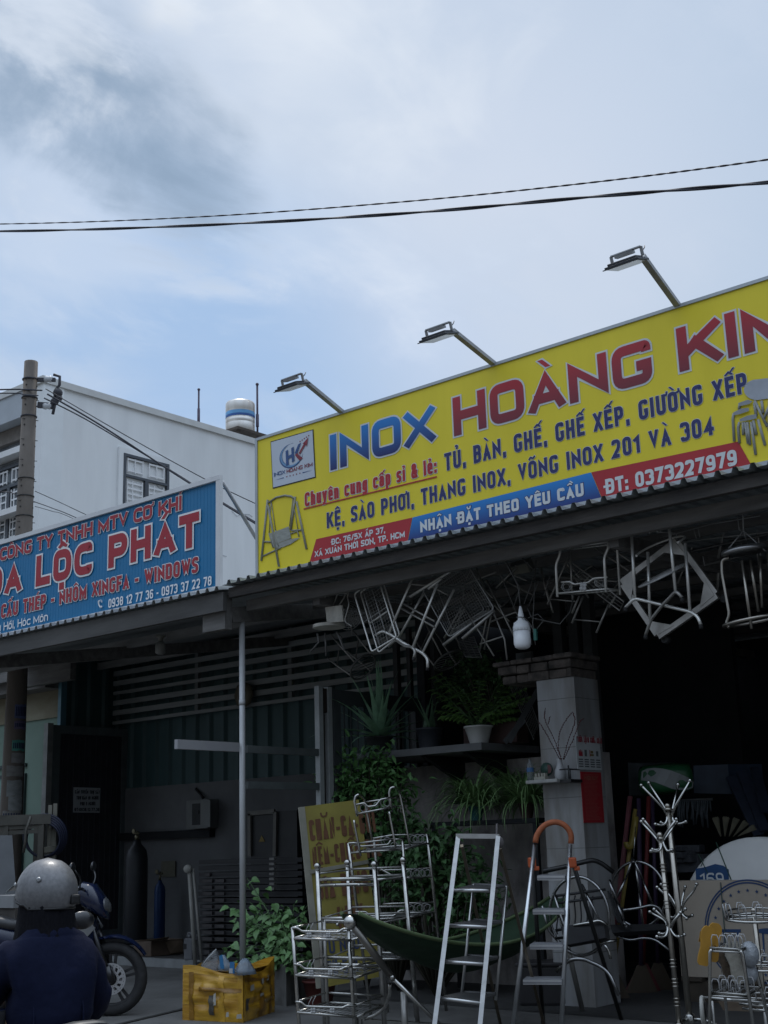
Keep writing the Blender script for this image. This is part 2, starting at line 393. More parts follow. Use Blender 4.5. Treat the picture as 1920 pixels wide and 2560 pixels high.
def lettering(mb, s, O, U, Vv, width, height, t=.2, gap=.09, o=0.0, rnd=.28, lift=.0, prefix='', slant=0, k=None):
    """letters of cap height `height` from O along the unit vector U (up Vv), spread to `width`; prefix runs on to the left"""
    Nn = V(U).cross(V(Vv)).normalized(); w1, w2 = text_width(s, .5, t, gap), text_width(s, 1.0, t, gap)
    tgt = width/height
    if k is None: k = max(.12, .5+(tgt-w1)/(w2-w1)*.5)
    x = 0.0
    if prefix: x = -(text_width(prefix, k, t, gap)+gap)
    idx = 0
    for ch in prefix+s:
        pl, w = glyph_polys(ch, k, t, o, rnd)
        for strip in pl:
            idx += 1; d = lift + .0003*(idx % 4)
            for qi, q in enumerate(strip):
                mb.face([V(O)+Nn*(.00003*qi)+V(U)*((x+p.x+slant*p.y)*height)+V(Vv)*(p.y*height)+Nn*d for p in q])
        x += w+gap
    return mb

# ------------------------------------------------------------------ materials
M_steel = mat('stainless_steel', (.52, .51, .48), .22, 1.0, .3, 14)
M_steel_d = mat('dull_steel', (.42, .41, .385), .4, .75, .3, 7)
M_gal = mat('galvanised_steel', (.34, .35, .36), .5, .6, .3, 5, bump=.1)
M_conc = mat('concrete', (.155, .152, .145), .85, 0, .35, 1.1, bump=.35, bscale=22, col2=(.075, .073, .069))
M_conc_d = mat('stained_concrete', (.085, .083, .08), .88, 0, .4, 2.2, bump=.35, bscale=18)
M_asph = mat('asphalt', (.055, .055, .056), .9, 0, .3, 3, bump=.4, bscale=60)
M_black = mat('black_plastic', (.012, .012, .013), .45, 0, .3, 8)
M_rubber = mat('rubber', (.014, .014, .014), .75, 0, .3, 12)
M_white = mat('white_paint', (.72, .73, .73), .5, 0, .08, 5)
M_whitewall = mat('painted_render', (.80, .82, .825), .8, 0, .14, 1.1, bump=.08, bscale=14, stretch=(1, 1, .18))
M_trim = mat('grey_trim', (.60, .61, .60), .7, 0, .12, 2.5)
M_dark = mat('shade_dark_wall', (.010, .012, .015), .9, 0, .4, 2)  # deep interior shade is put into this near-black base colour
M_under = mat('roof_underside', (.050, .053, .057), .75, 0, .3, 3)
M_beam = mat('old_beam', (.17, .163, .155), .8, 0, .45, 4, stretch=(.4, 3, 3), bump=.15)

# ------------------------------------------------------------------ setting
def sheet(name, x0, x1, y0, y1, z, m, kind='structure'):
    mb = MB(); mb.face([(x0, y0, z), (x1, y0, z), (x1, y1, z), (x0, y1, z)]); return obj(name, mb, m, kind=kind)
sheet('ground', -400, 400, -400, 400, -.26, mat('bare_earth', (.13, .115, .09), .95, 0, .3, .6))
sheet('road', -300, 300, -6.5, 4.75, -.2, M_asph)
ap = MB(); ap.b2((-300, 5.25, -.24), (300, 40, 0)); obj('pavement', ap, M_conc, kind='structure')
kb = MB(); kb.prism([(-300, 4.75, -.2), (-300, 5.25, -.001), (-300, 5.25, -.25), (-300, 4.75, -.25)], (600, 0, 0)); obj('kerb', kb, mat('kerb_concrete', (.2, .2, .19), .85, 0, .3, 2, bump=.2), kind='structure')
g = MB(); a, b = at(250, 2572, z=.004), at(470, 2520, z=.004); dd = (b-a).normalized(); g.bar(a-dd*4, b+dd*1.0, .05, .008); obj('drain_line', g, mat('gutter_dirt', (.025, .024, .022), .9), kind='structure')
fl = MB(); fl.b2((-16.1, 10.32, -.01), (-8.75, 12.7, .09)); obj('workshop_floor', fl, M_conc_d, kind='structure')
fl = MB(); fl.b2((-16.1, 10.26, -.01), (-8.75, 10.318, .095)); obj('floor_edge', fl, mat('pale_edge', (.25, .26, .26), .8, 0, .3, 4), kind='structure')

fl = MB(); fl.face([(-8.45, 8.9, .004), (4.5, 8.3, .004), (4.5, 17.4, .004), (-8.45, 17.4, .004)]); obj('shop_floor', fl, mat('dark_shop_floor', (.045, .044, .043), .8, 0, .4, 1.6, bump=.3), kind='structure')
# ------------------------------------------------------------------ white house far left
XH = -24.0
hc = at(108, 941, x=XH); HT = hc.z; YF = hc.y
house = thing('white_house', 'tall white rendered house with a blank side wall behind the blue sign', 'house', (XH-5, YF+6, 0))
w = MB(); w.b2((XH-11, YF+.55, 0), (XH, YF+17, HT-.15)); obj('wall', w, M_whitewall, house)
w = MB(); w.b2((XH-11.2, YF-.06, HT-.16), (XH+.07, YF+17.1, HT)); obj('roof', w, M_trim, house)
w = MB(); w.b2((XH-.32, YF, 0), (XH+.03, YF+.58, HT-.162)); obj('corner_pier', w, mat('pier_white', (.76, .79, .80), .7, 0, .06, 2), house)
# front face, above the balcony: parapet, soffit, stone strips, ledges
zf = lambda px, py: at(px, py, y=YF).z
w = MB(); w.b2((XH-11, YF-.02, zf(50, 1044)), (XH-.321, YF+.3, HT-.162)); obj('parapet', w, mat('parapet_grey', (.42, .46, .5), .7, 0, .1, 2), house)
w = MB(); w.b2((XH-11, YF+.3, zf(50, 1080)), (XH-.321, YF+.548, zf(50, 1045))); obj('soffit', w, mat('soffit_brown', (.22, .2, .18), .8), house)
M_stone = None
def stone_mat():
    m = bpy.data.materials.new('stone_cladding'); m.use_nodes = True; t = m.node_tree; b = t.nodes['Principled BSDF']
    c = t.nodes.new('ShaderNodeTexCoord'); mp = t.nodes.new('ShaderNodeMapping'); mp.inputs['Rotation'].default_value = (rad(90), 0, 0)
    br = t.nodes.new('ShaderNodeTexBrick'); br.inputs['Scale'].default_value = 3.2
    br.inputs['Color1'].default_value = (.13, .145, .165, 1); br.inputs['Color2'].default_value = (.24, .26, .28, 1); br.inputs['Mortar'].default_value = (.07, .075, .085, 1)
    br.inputs['Mortar Size'].default_value = .015; br.inputs['Row Height'].default_value = .18; br.inputs['Brick Width'].default_value = .7
    t.links.new(c.outputs['Object'], mp.inputs['Vector']); t.links.new(mp.outputs[0], br.inputs['Vector']); t.links.new(br.outputs['Color'], b.inputs['Base Color'])
    b.inputs['Roughness'].default_value = .8; return m
M_stone = stone_mat()
w = MB(); w.b2((XH-11, YF+.42, 2), (XH-.322, YF+.549, zf(50, 1080)-.003)); obj('stone_cladding', w, M_stone, house)
w = MB(); w.b2((XH-11, YF+.1, zf(50, 1122)), (XH-.323, YF+.547, zf(50, 1107))); w.b2((XH-11, YF+.06, zf(45, 1273)), (XH-.323, YF+.546, zf(45, 1259))); obj('ledge', w, M_white, house)
M_alu_d = mat('dark_window_frame', (.075, .085, .10), .4, .3, .2, 4)
M_grille = mat('white_grille', (.75, .76, .77), .45, 0, .05, 4)
M_glass = mat('window_glass', (.20, .225, .245), .12, 0, .15, 1.2)
def house_window(o, ux, w_, h_, nrm, tr, rows):
    """window with dark frame, white security grille and glass; o lower corner, ux direction along the wall"""
    ux, n, up = V(ux), V(nrm), V((0, 0, 1)); o = V(o)
    P = lambda a, z, d: o+ux*a+up*z+n*d
    f = MB()
    for a0, a1, z0, z1 in ((0, .07, 0, h_), (w_-.07, w_, 0, h_), (.07, w_-.07, h_-.07, h_), (.07, w_-.07, 0, .07), (.07, w_-.07, h_-tr-.06, h_-tr), (w_/2-.05, w_/2+.05, .07, h_-tr-.06)):
        f.bar(P(a0, (z0+z1)/2, .02), P(a1, (z0+z1)/2, .02), .09, z1-z0)
    fo = obj('window', f, M_alu_d, house)
    g = MB(); g.bar(P(.05, h_/2, -.02), P(w_-.05, h_/2, -.02), .01, h_-.1); obj('pane', g, M_glass, fo)
    g = MB()
    for s in (0, 1):
        a0 = .13 + s*(w_/2-.04); a1 = a0 + w_/2-.25
        for k in range(rows): z = .15+(h_-tr-.35)*k/(rows-1); g.bar(P(a0, z, .03), P(a1, z, .03), .02, .035)
        for a in (a0, (a0*.65+a1*.35), a1): g.bar(P(a, .12, .034), P(a, h_-tr-.12, .034), .02, .03)
        zz = h_-tr+.06
        for z in (zz+.05, h_-.12): g.bar(P(a0, z, .03), P(a1, z, .03), .02, .04)
        for a in (a0, a1, (a0+a1)/2): g.bar(P(a, zz, .034), P(a, h_-.09, .034), .02, .035)
    obj('grille', g, M_grille, fo); return fo
A, B = at(306, 1131, x=XH), at(419, 1165, x=XH)
wz = (A.z+B.z)/2; ww = B.y-A.y
house_window((XH+.01, A.y, wz-2.1), (0, 1, 0), ww, 2.1, (1, 0, 0), .52, 10)
w = MB()
for a, b in (((A.y-.14, wz-2.2), (A.y-.003, wz+.14)), ((B.y+.003, wz-2.2), (B.y+.14, wz+.14)), ((A.y-.003, wz+.003), (B.y+.003, wz+.14))):
    w.b2((XH+.002, a[0], a[1]), (XH+.06, b[0], b[1]))
obj('window_surround', w, M_whitewall, house)
A, B = at(8, 1150, y=YF+.4), at(56, 1138, y=YF+.4)
house_window((A.x-.2, YF+.4, zf(30, 1143)-2.3), (1, 0, 0), B.x-A.x+.35, 2.3, (0, -1, 0), .5, 9)
w = MB()
for k in range(60):
    y0 = YF+1.2+random.random()*9; z0 = HT-1-random.random()*8
    pts = [V((XH+.012, y0, z0))]
    for j in range(4): pts.append(pts[-1]+V((0, random.uniform(.05, .3), random.uniform(-.12, .1))))
    if random.random() < .22: w.tube(pts, .006, 4)
obj('wall_crack', w, mat('crack_grey', (.36, .4, .43), .9), house)

tp = at(601, 1100, x=XH-.75); TD = math.hypot(tp.x, tp.y); tz = at(601, 1088, x=XH-.75).z
tr_ = 37.5/3200*TD*1.03; th = 92/3200*TD
tank = thing('water_tank', 'round stainless steel water tank with a blue band on the white house roof', 'water tank', (tp.x, tp.y, tz))
p = MB(); p.lathe([(tr_*.93, 0), (tr_, .03), (tr_, th*.30), (tr_*.975, th*.315), (tr_, th*.33), (tr_, th*.47)] , (tp.x, tp.y, tz), seg=32)
p.lathe([(tr_, th*.64), (tr_*.975, th*.66), (tr_, th*.68), (tr_, th*.90), (tr_*.93, th*.955), (tr_*.6, th*.99), (.14, th)], (tp.x, tp.y, tz), seg=32)
p.lathe([(.14, th), (.14, th+.05), (.02, th+.07)], (tp.x, tp.y, tz), seg=12)
obj('shell', p, mat('tank_steel', (.66, .65, .62), .38, .6, .4, 3, col2=(.46, .41, .36), stretch=(1, 1, .25)), tank)
p = MB(); p.lathe([(tr_*1.004, th*.47), (tr_*1.004, th*.54)], (tp.x, tp.y, tz), seg=32, cap=False); obj('band', p, mat('band_blue_deep', (.02, .09, .30), .4), tank)
p = MB(); p.lathe([(tr_*1.004, th*.541), (tr_*1.004, th*.64)], (tp.x, tp.y, tz), seg=32, cap=False); obj('band', p, mat('band_blue_pale', (.12, .34, .62), .4), tank)
p = MB(); 
p.b2((tp.x-.62, tp.y-.62, tz-.07), (tp.x+.55, tp.y+.5, tz-.001))
for sx in (-.5, .45):
    for sy in (-.5, .4): p.b2((tp.x+sx-.03, tp.y+sy-.03, HT-.02), (tp.x+sx+.03, tp.y+sy+.03, tz-.072))
obj('stand', p, mat('stand_rust', (.07, .055, .045), .8), tank)
def mast(pt, x, zl, r, label):
    a = at(pt[0], pt[1], x=x); m = MB(); m.tube([V((a.x, a.y, zl)), V((a.x, a.y, (zl+a.z)/2)), a], r, 6); m.ball(a, r*1.6)
    m.tube([V((a.x, a.y, (zl+a.z)/2-.35)), V((a.x, a.y, (zl+a.z)/2-.32)), V((a.x, a.y, (zl+a.z)/2+.02))], r*1.5, 6)
    return solo('roof_mast', m, mat('mast_purple', (.06, .045, .075), .6), label, 'mast', 'thin masts on the white house roof', (a.x, a.y, zl))
mast((497, 974), XH-.4, HT, .025, 'thin bare mast alone on the roof edge left of the water tank')
mast((643, 961), XH-.35, HT-.01, .03, 'thin taller mast standing right beside the water tank')

# ------------------------------------------------------------------ green neighbour building
YG, XW = 11.66, -16.1
zg = lambda px, py: at(px, py, y=YG).z
nb = thing('green_building', 'pale green painted low building with cream band behind the utility pole', 'building', (-20, YG+3, 0))
w = MB(); w.b2((-27, YG, 0), (XW-.06, YG+6, zg(165, 1790))); obj('wall', w, mat('mint_paint', (.155, .225, .185), .8, 0, .14, 1.1, bump=.06), nb)
w = MB(); w.b2((-27, YG-.03, zg(165, 1790)), (XW-.06, YG+6, zg(165, 1722))); obj('upper_wall', w, mat('stained_cream', (.215, .205, .145), .85, 0, .45, 1.4, col2=(.14, .115, .07), stretch=(1, 1, 2)), nb)
w = MB(); w.b2((-27, YG-.35, zg(165, 1722)+.002), (XW-.07, YG+6, zg(165, 1700)+.1)); w.b2((-27, YG-.5, zg(165, 1697)), (XW-.07, YG-.352, zg(165, 1690)+1.1)); obj('roof', w, M_beam, nb)
w = MB(); zt = zg(50, 1910)
for x0, x1, z0, z1 in ((-18.6, -17.05, zt-.05, zt), (-18.6, -17.05, zt-.2, zt-.15), (-17.1, -17.05, .5, zt-.2), (-18.6, -18.55, .5, zt-.2)): w.b2((x0, YG-.04, z0), (x1, YG-.002, z1))
fr = obj('window', w, mat('frame_dark_green', (.03, .05, .05), .5), nb)
w = MB(); w.b2((-18.55, YG-.02, .5), (-17.1, YG-.003, zt-.2)); obj('pane', w, mat('green_glass', (.16, .27, .24), .2), fr)
w = MB(); w.b2((XW-.055, YG-.12, zg(172, 1815)), (XW+.02, YG-.02, zg(172, 1700))); solo('sheet_strip', w, mat('sky_blue_sheet', (.10, .23, .29), .5), 'blue sheet metal strip at the corner of the green building', 'metal strip')  # flat edge of blue sheet metal at the corner

# ------------------------------------------------------------------ workshop (shop behind the blue sign)
shop = thing('workshop', 'open metal workshop with corrugated walls under the blue sign', 'workshop', (-12, 10.2, 0))
XD = -8.49                               # line between the two shops
ZE, YE, YB = 3.56, 7.75, 12.7            # eave height, eave line, back wall
RS = (4.24-3.52)/(YB-7.8)
RPL = ((0, -RS, 1), (0, 7.8, 3.50))
p = MB(); p.corr((-16.3, YE-.05, ZE), (16.3-8.42, 0, 0), (0, YB+.3-YE, (YB+.3-YE)*RS), (0, 0, 1), .125, .035); obj('roof', p, mat('grey_roof_sheet', (.42, .44, .45), .5, .3, .2, 3), shop)
p = MB(); p.b2((-16.3, YE, 3.375), (-8.42, YE+.05, 3.545)); obj('fascia', p, mat('fascia_grey', (.085, .083, .08), .8, 0, .4, 2.2, stretch=(.5, 4, 4)), shop)
p = MB(); p.b2((-16.4, 11.05, 3.72), (-15.2, 11.15, 4.12)); obj('lintel', p, M_beam, shop)
p = MB(); p.b2((-8.75, YE+.052, 3.22), (-8.45, YE+.14, 3.53)); obj('beam_end', p, M_beam, shop)
for px, py in ((605, 1545), (726, 1572), (820, 1590)):
    q = at(px, py, pl=RPL); p = MB(); z = q.z
    p.b2((-16.2, q.y-.03, z-.10), (-8.52, q.y+.03, z)); obj('purlin', p, mat('purlin_grey', (.30, .30, .295), .7, 0, .35, 3, stretch=(.5, 3, 3)), shop)
for x in (-8.50, -12.3): p = MB(); p.bar((x, YE+.15, 3.36), (x, YB, 3.36+(YB-YE)*RS), .08, .14); obj('rafter', p, M_beam, shop)
p = MB(); p.tube([(XD, 8.05, -.02), (XD, 8.05, 3.34)], .027, 14); p.tube([(XD, 8.05, 2.55), (XD, 8.05, 2.60)], .029, 14); obj('post', p, mat('post_grey', (.46, .47, .475), .5, .2, .15, 4), shop)
M_darkgreen = mat('dark_green_sheet', (.045, .095, .10), .5, .1, .25, 2.5, stretch=(1, 1, .3))
p = MB(); p.corr((XW, YB, 2.25), (7.45, 0, 0), (0, 0, 2.2), (0, -1, 0), .30, .045); obj('back_wall', p, M_darkgreen, shop)
p = MB(); p.b2((XW, YB-.05, .09), (-8.7, YB+.1, 2.249)); obj('plaster_wall', p, mat('grey_plaster', (.145, .15, .155), .9, 0, .25, 1.5, bump=.15), shop)
M_slat = mat('louvre_slat', (.30, .32, .32), .6, .1, .3, 3, stretch=(.4, 3, 3))
p = MB()
for k in range(7):
    z = 3.245+.152*k; h = .075 if k not in (0, 3) else .05
    p.b2((XW+.02, YB-.20, z-h/2), (XW+7.8, YB-.16, z+h/2))
obj('louvre', p, M_slat, shop)
p = MB()
for px in (493, 727): x = at(px, 1720, y=YB-.14).x; p.b2((x-.035, YB-.158, 3.24), (x+.035, YB-.1, 4.25))
obj('louvre_post', p, mat('louvre_post_grey', (.17, .19, .19), .6), shop)
p = MB(); p.corr((XW-.03, YG-.05, 2.9), (0, YB-YG+.05, 0), (0, 0, 1.45), (1, 0, 0), .28, .04); p.b2((XW-.1, YG, .05), (XW-.045, YB, 2.9)); obj('side_wall', p, M_darkgreen, shop)
# gate leaf at the far side
gt = thing('workshop_gate', 'dark metal gate leaf of narrow upright panels with a paper notice on it', 'gate', (XW+.15, 12, .1))
zt = 3.15; p = MB(); x0 = XW+.15
for a, b in (((11.30, .1), (11.44, zt)), ((12.58, .1), (12.72, zt)), ((11.44, zt-.12), (12.58, zt)), ((11.44, .1), (12.58, .22))): p.b2((x0-.03, a[0], a[1]), (x0+.03, b[0], b[1]))
obj('gate_frame', p, mat('gate_frame_grey', (.13, .155, .16), .55, .2, .3, 3), gt)
p = MB(); p.b2((x0-.02, 11.44, .22), (x0+.005, 12.58, zt-.12))
for k in range(11): y = 11.50+k*.1; p.b2((x0+.006, y-.008, .22), (x0+.026, y+.008, zt-.12))
obj('gate_panel', p, mat('gate_panel_dark', (.05, .052, .065), .55, .2, .3, 3), gt)
p = MB(); p.b2((x0-.05, 11.20, .05), (x0+.05, 11.295, zt+.02)); obj('gate_post', p, mat('gate_post_grey', (.26, .27, .26), .7, 0, .4, 4), gt)
M_paper = mat('paper', (.42, .44, .46), .8, 0, .1, 6); M_ink = mat('black_ink', (.02, .02, .022), .7)
def plane_text(name, s, L, R, T, fn, U, Vv, m, root, t=.2, gap=.09, o=0, lift=.003, rnd=.28, prefix='', label=None, mo=None, oo=.05, lifto=.001, k=None):
    O = fn(*L); R_ = fn(*R); w = (R_-O).length; h = (fn(*T)-O).length; O = O+V((0, 0, (R_.z-O.z)/2))
    if mo is not None:
        mb = MB(); lettering(mb, s, O, U, Vv, w, h, t, gap, oo, rnd, lifto, prefix, k=k); obj(name+'_outline', mb, mo, root)
    mb = MB(); lettering(mb, s, O, U, Vv, w, h, t, gap, o, rnd, lift, prefix, k=k); return obj(name, mb, m, root, label)
XP = x0+.034
fx = lambda px, py: at(px, py, x=XP)
nz = thing('paper_notice', 'white paper job notice taped on the dark gate leaf', 'notice', fx(217, 2031))
p = MB(); p.prism([fx(184, 1968), fx(251, 1970), fx(249, 2032), fx(183, 2031)], (-.004, 0, 0)); obj('sheet', p, M_paper, nz)
for i, (s, l, r) in enumerate((('CẦN TUYỂN THỢ SẮT', 187, 249), ('THỢ HÀN 10 NGƯỜI', 191, 246), ('PHỤ 5 NGƯỜI', 200, 238), ('ĐT:0938.12.77.36', 186, 248))):
    y = 1984+i*14.6; plane_text('lettering', s, (l, y), (r, y+.6), (l, y-8.5), fx, (0, 1, 0), (0, 0, 1), M_ink, nz, t=.24, lift=.002)

# ------------------------------------------------------------------ blue sign
YS = 7.90; fb = lambda px, py: at(px, py, y=YS-.005)
BZ0, BZ1, BX1, BX0 = 3.615, 4.71, -8.60, -13.75
bs = thing('shop_sign', 'blue ribbed shop sign with red white-edged letters and white frame', 'sign', (-11, YS, BZ0))
M_sblue = mat('sign_blue', (.004, .165, .36), .45, 0, .08, 3)
p = MB()
p.b2((BX0, YS, BZ0+.02), (BX1-.05, YS+.011, BZ1-.04)); k = 0; x = BX0
while x < BX1-.065:
    p.b2((x, YS-.0012, BZ0+.03), (x+.005, YS-.0002, BZ1-.046)); x += .048
obj('panel', p, M_sblue, bs)
p = MB(); p.b2((BX0, YS-.03, BZ1-.045), (BX1, YS+.012, BZ1)); p.b2((BX1-.055, YS-.028, BZ0), (BX1, YS+.012, BZ1-.046)); p.b2((BX0, YS-.028, BZ0), (BX1-.056, YS+.06, BZ0+.035)); obj('frame', p, mat('frame_white', (.66, .67, .68), .5, 0, .12, 3), bs)
M_red = mat('sign_red', (.37, .018, .032), .5, 0, .08, 3); M_lw = mat('sign_white', (.80, .80, .80), .5, 0, .05, 3)
ux, uz = (1, 0, 0), (0, 0, 1)
def btext(s, L, R, T, mo=M_lw, m=M_red, t=.24, gap=.10, oo=.07, prefix='', label=None): plane_text('lettering', s, L, R, T, fb, ux, uz, m, bs, t, gap, 0, .009, .30, prefix, label, mo, oo, .005)
btext('CÔNG TY TNHH MTV CƠ KHÍ', (1, 1397), (455, 1282), (0, 1366), t=.235, oo=.05)
btext('OA LỘC PHÁT', (-34, 1494), (499, 1370), (-38, 1424), t=.265, gap=.17, oo=.06, prefix='H')
btext('CẤU THÉP - NHÔM XINGFA - WINDOWS', (4, 1545), (497, 1432), (2, 1512), t=.21, gap=.14, oo=.05, prefix='KẾT ')
plane_text('lettering', '0938 12 77 36 - 0973 37 22 78', (272, 1519), (530, 1465), (271, 1497), fb, ux, uz, M_lw, bs, .17, .12, 0, .006)
plane_text('lettering', 'ị Hồi, Hóc Môn', (1, 1578), (121, 1552), (0, 1559), fb, ux, uz, M_lw, bs, .16, .12, 0, .006, prefix='Th')
p = MB(); c = fb(253, 1510); s = .028
p.tube([c+V((x*s, -.012, z*s)) for x, z in ((-.4, 1.3), (-.9, .9), (-.8, -.2), (0, -1.2), (.7, -1.4), (.9, -.9))], [.3*s, .34*s, .26*s, .26*s, .34*s, .3*s], 6)
for r in (.55, .95): p.tube([c+V((.1*s+r*s*math.cos(a), -.012, .5*s+r*s*math.sin(a))) for a in (-.3, .2, .7, 1.2, 1.6)], .09*s, 5)
obj('phone_symbol', p, M_lw, bs)
p = MB(); e = at(640, 1345, x=-8.74); p.rod((-8.66, YS+.06, BZ1-.04), (-8.74, e.y, e.z), .018); q = V((-8.74, e.y, e.z)); p.rod(q, q+(q-V((-8.66, YS+.06, BZ1-.04)))*.9, .018); obj('brace', p, M_gal, bs)

# ------------------------------------------------------------------ hardware shop (behind the yellow sign)
hs = thing('hardware_shop', 'open dark shop front full of steel goods under the yellow sign', 'shop', (-4, 9, 0))
HZ = 3.60
p = MB(); p.corr((-8.42+.01, 7.72, HZ), (13, 0, 0), (0, 10, .42), (0, 0, 1), .125, .036); obj('roof', p, mat('roof_sheet_pale', (.34, .37, .38), .5, .3, .2, 3), hs)
p = MB(); p.b2((-8.40, 7.80, 3.495), (4.6, 7.86, 3.585)); obj('fascia', p, mat('fascia_brown', (.07, .062, .055), .8, 0, .45, 5, stretch=(.5, 3, 3), bump=.3, col2=(.028, .026, .026)), hs)
p = MB(); p.b2((-8.40, 8.02, 3.40), (4.6, 8.08, 3.50)); obj('purlin', p, M_beam, hs)
for k in range(7):
    p = MB(); y = 8.9+k*1.1; p.b2((-8.40, y, 3.50+.042*(y-7.7)-.03), (4.6, y+.06, 3.58+.042*(y-7.7)-.035)); obj('purlin', p, M_beam, hs)
for x in (-7.6, -4.6, -1.6, 1.2): p = MB(); p.bar((x, 8.10, 3.40), (x, 17, 3.72), .08, .10); obj('rafter', p, M_beam, hs)
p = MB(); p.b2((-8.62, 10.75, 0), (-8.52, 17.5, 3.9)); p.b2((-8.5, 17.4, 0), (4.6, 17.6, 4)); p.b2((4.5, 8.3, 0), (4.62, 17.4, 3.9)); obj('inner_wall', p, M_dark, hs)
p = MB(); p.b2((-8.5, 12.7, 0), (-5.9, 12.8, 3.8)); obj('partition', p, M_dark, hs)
# tiled pillar
PY = 9.2; PA = at(1341, 1701, y=PY); PB = at(1434, 1691, y=PY); PW = PB.x-PA.x; PZ = PB.z
def tile_mat():
    m = bpy.data.materials.new('white_wall_tile'); m.use_nodes = True; t = m.node_tree; b = t.nodes['Principled BSDF']
    c = t.nodes.new('ShaderNodeTexCoord'); sp = t.nodes.new('ShaderNodeSeparateXYZ'); t.links.new(c.outputs['Object'], sp.inputs[0])
    f = t.nodes.new('ShaderNodeMath'); f.operation = 'MODULO'; f.inputs[1].default_value = .405; t.links.new(sp.outputs['Z'], f.inputs[0])
    g = t.nodes.new('ShaderNodeMath'); g.operation = 'LESS_THAN'; g.inputs[1].default_value = .006; t.links.new(f.outputs[0], g.inputs[0])
    n = t.nodes.new('ShaderNodeTexNoise'); n.inputs['Scale'].default_value = 3; n.inputs['Detail'].default_value = 6
    mp = t.nodes.new('ShaderNodeMapping'); mp.inputs['Scale'].default_value = (2.5, 2.5, .5); t.links.new(c.outputs['Object'], mp.inputs['Vector']); t.links.new(mp.outputs[0], n.inputs['Vector'])
    r = t.nodes.new('ShaderNodeValToRGB'); r.color_ramp.elements[0].color = (.17, .16, .145, 1); r.color_ramp.elements[1].color = (.29, .295, .30, 1)
    r.color_ramp.elements[0].position = .3; r.color_ramp.elements[1].position = .6; t.links.new(n.outputs['Fac'], r.inputs['Fac'])
    mx = t.nodes.new('ShaderNodeMix'); mx.data_type = 'RGBA'; t.links.new(g.outputs[0], mx.inputs['Factor']); t.links.new(r.outputs['Color'], mx.inputs[6]); mx.inputs[7].default_value = (.12, .12, .115, 1)
    t.links.new(mx.outputs[2], b.inputs['Base Color']); b.inputs['Roughness'].default_value = .35; return m
pil = MB(); pil.b2((PA.x, PY, 0), (PB.x, PY+PW*1.02, PZ)); po = obj('pillar', pil, tile_mat(), hs)
p = MB(); rb = random.Random(3)
for k, (z0, z1, gx) in enumerate(((PZ+.001, PZ+.075, .0), (PZ+.078, PZ+.15, .02), (PZ+.153, PZ+.20, .05))):
    x = PA.x-.35-gx
    while x < PB.x+gx:
        L = min(.12+rb.random()*.12, PB.x+gx-x); 
        if L > .03: zz0 = z0+rb.uniform(-.004, .004) if k else z0; p.b2((x+rb.uniform(.002, .008), PY-gx-rb.random()*.035, zz0), (x+L-rb.uniform(.001, .007), PY+PW+gx*rb.random(), z1+rb.uniform(-.008, .002)), bev=.012)
        x += L
obj('brick_cap', p, mat('old_brick', (.15, .125, .11), .95, 0, .5, 9, bump=.9, bscale=22, col2=(.035, .032, .03)), po)
p = MB()
for px, w_ in ((1400, .1), (1440, .1), (1475, .1), (990, .06), (1022, .05), (1082, .07)):
    q = at(px, 1600, y=10.7 if px > 1300 else 10.9); p.b2((q.x-w_/2, q.y-w_/2, 1.9 if px > 1300 else 0), (q.x+w_/2, q.y+w_/2, 3.6))
obj('stud', p, mat('grey_stud', (.045, .047, .048), .8), hs)

# ------------------------------------------------------------------ yellow sign
YY = 8.0; fy = lambda px, py: at(px, py, y=YY)
a, b = fy(632, 1100), fy(648, 1445)
SX0, SX1, SZ0, SZ1 = fy(640, 1270).x, -1.55, 3.675, 5.01
ys = thing('shop_sign', 'long yellow shop sign with blue and red lettering along the eave', 'sign', (-5, YY, SZ0))
M_yel = mat('banner_yellow', (.80, .655, .020), .5, 0, .09, 1.6, bump=.16, bscale=2.0, stretch=(1.8, 1, .45))
p = MB(); p.b2((SX0+.03, YY, SZ0+.03), (SX1, YY+.02, SZ1-.025)); obj('banner', p, M_yel, ys)
p = MB(); p.b2((SX0, YY-.012, SZ1-.025), (SX1, YY+.06, SZ1)); p.b2((SX0, YY-.012, SZ0), (SX0+.03, YY+.06, SZ1-.026)); p.b2((SX0+.031, YY-.03, SZ0-.015), (SX1, YY+.06, SZ0+.03))
for k in range(8): p.b2((SX0+.3+k*.85, YY+.062, SZ0), (SX0+.34+k*.85, YY+.1, SZ1))
obj('frame', p, mat('frame_silver', (.42, .45, .47), .4, .4, .15, 3), ys)
def grad_mat(name, c0, c1, z0, z1):
    """printed colour blend from c0 (lower edge) to c1 along the letter height"""
    m = bpy.data.materials.new(name); m.use_nodes = True; t = m.node_tree; b = t.nodes['Principled BSDF']
    c = t.nodes.new('ShaderNodeTexCoord'); sp = t.nodes.new('ShaderNodeSeparateXYZ'); t.links.new(c.outputs['Object'], sp.inputs[0])
    r = t.nodes.new('ShaderNodeMapRange'); r.inputs['From Min'].default_value = z0-SZ0; r.inputs['From Max'].default_value = z1-SZ0; t.links.new(sp.outputs['Z'], r.inputs['Value'])
    mx = t.nodes.new('ShaderNodeMix'); mx.data_type = 'RGBA'; t.links.new(r.outputs['Result'], mx.inputs['Factor']); mx.inputs[6].default_value = (*c0, 1); mx.inputs[7].default_value = (*c1, 1)
    t.links.new(mx.outputs[2], b.inputs['Base Color']); b.inputs['Roughness'].default_value = .55; return m
M_bw = mat('print_white', (.62, .65, .66), .55, 0, .04, 3); M_navy = mat('print_navy', (.022, .028, .135), .55, 0, .05, 3)
M_pred = mat('print_red', (.42, .018, .026), .55, 0, .05, 3)
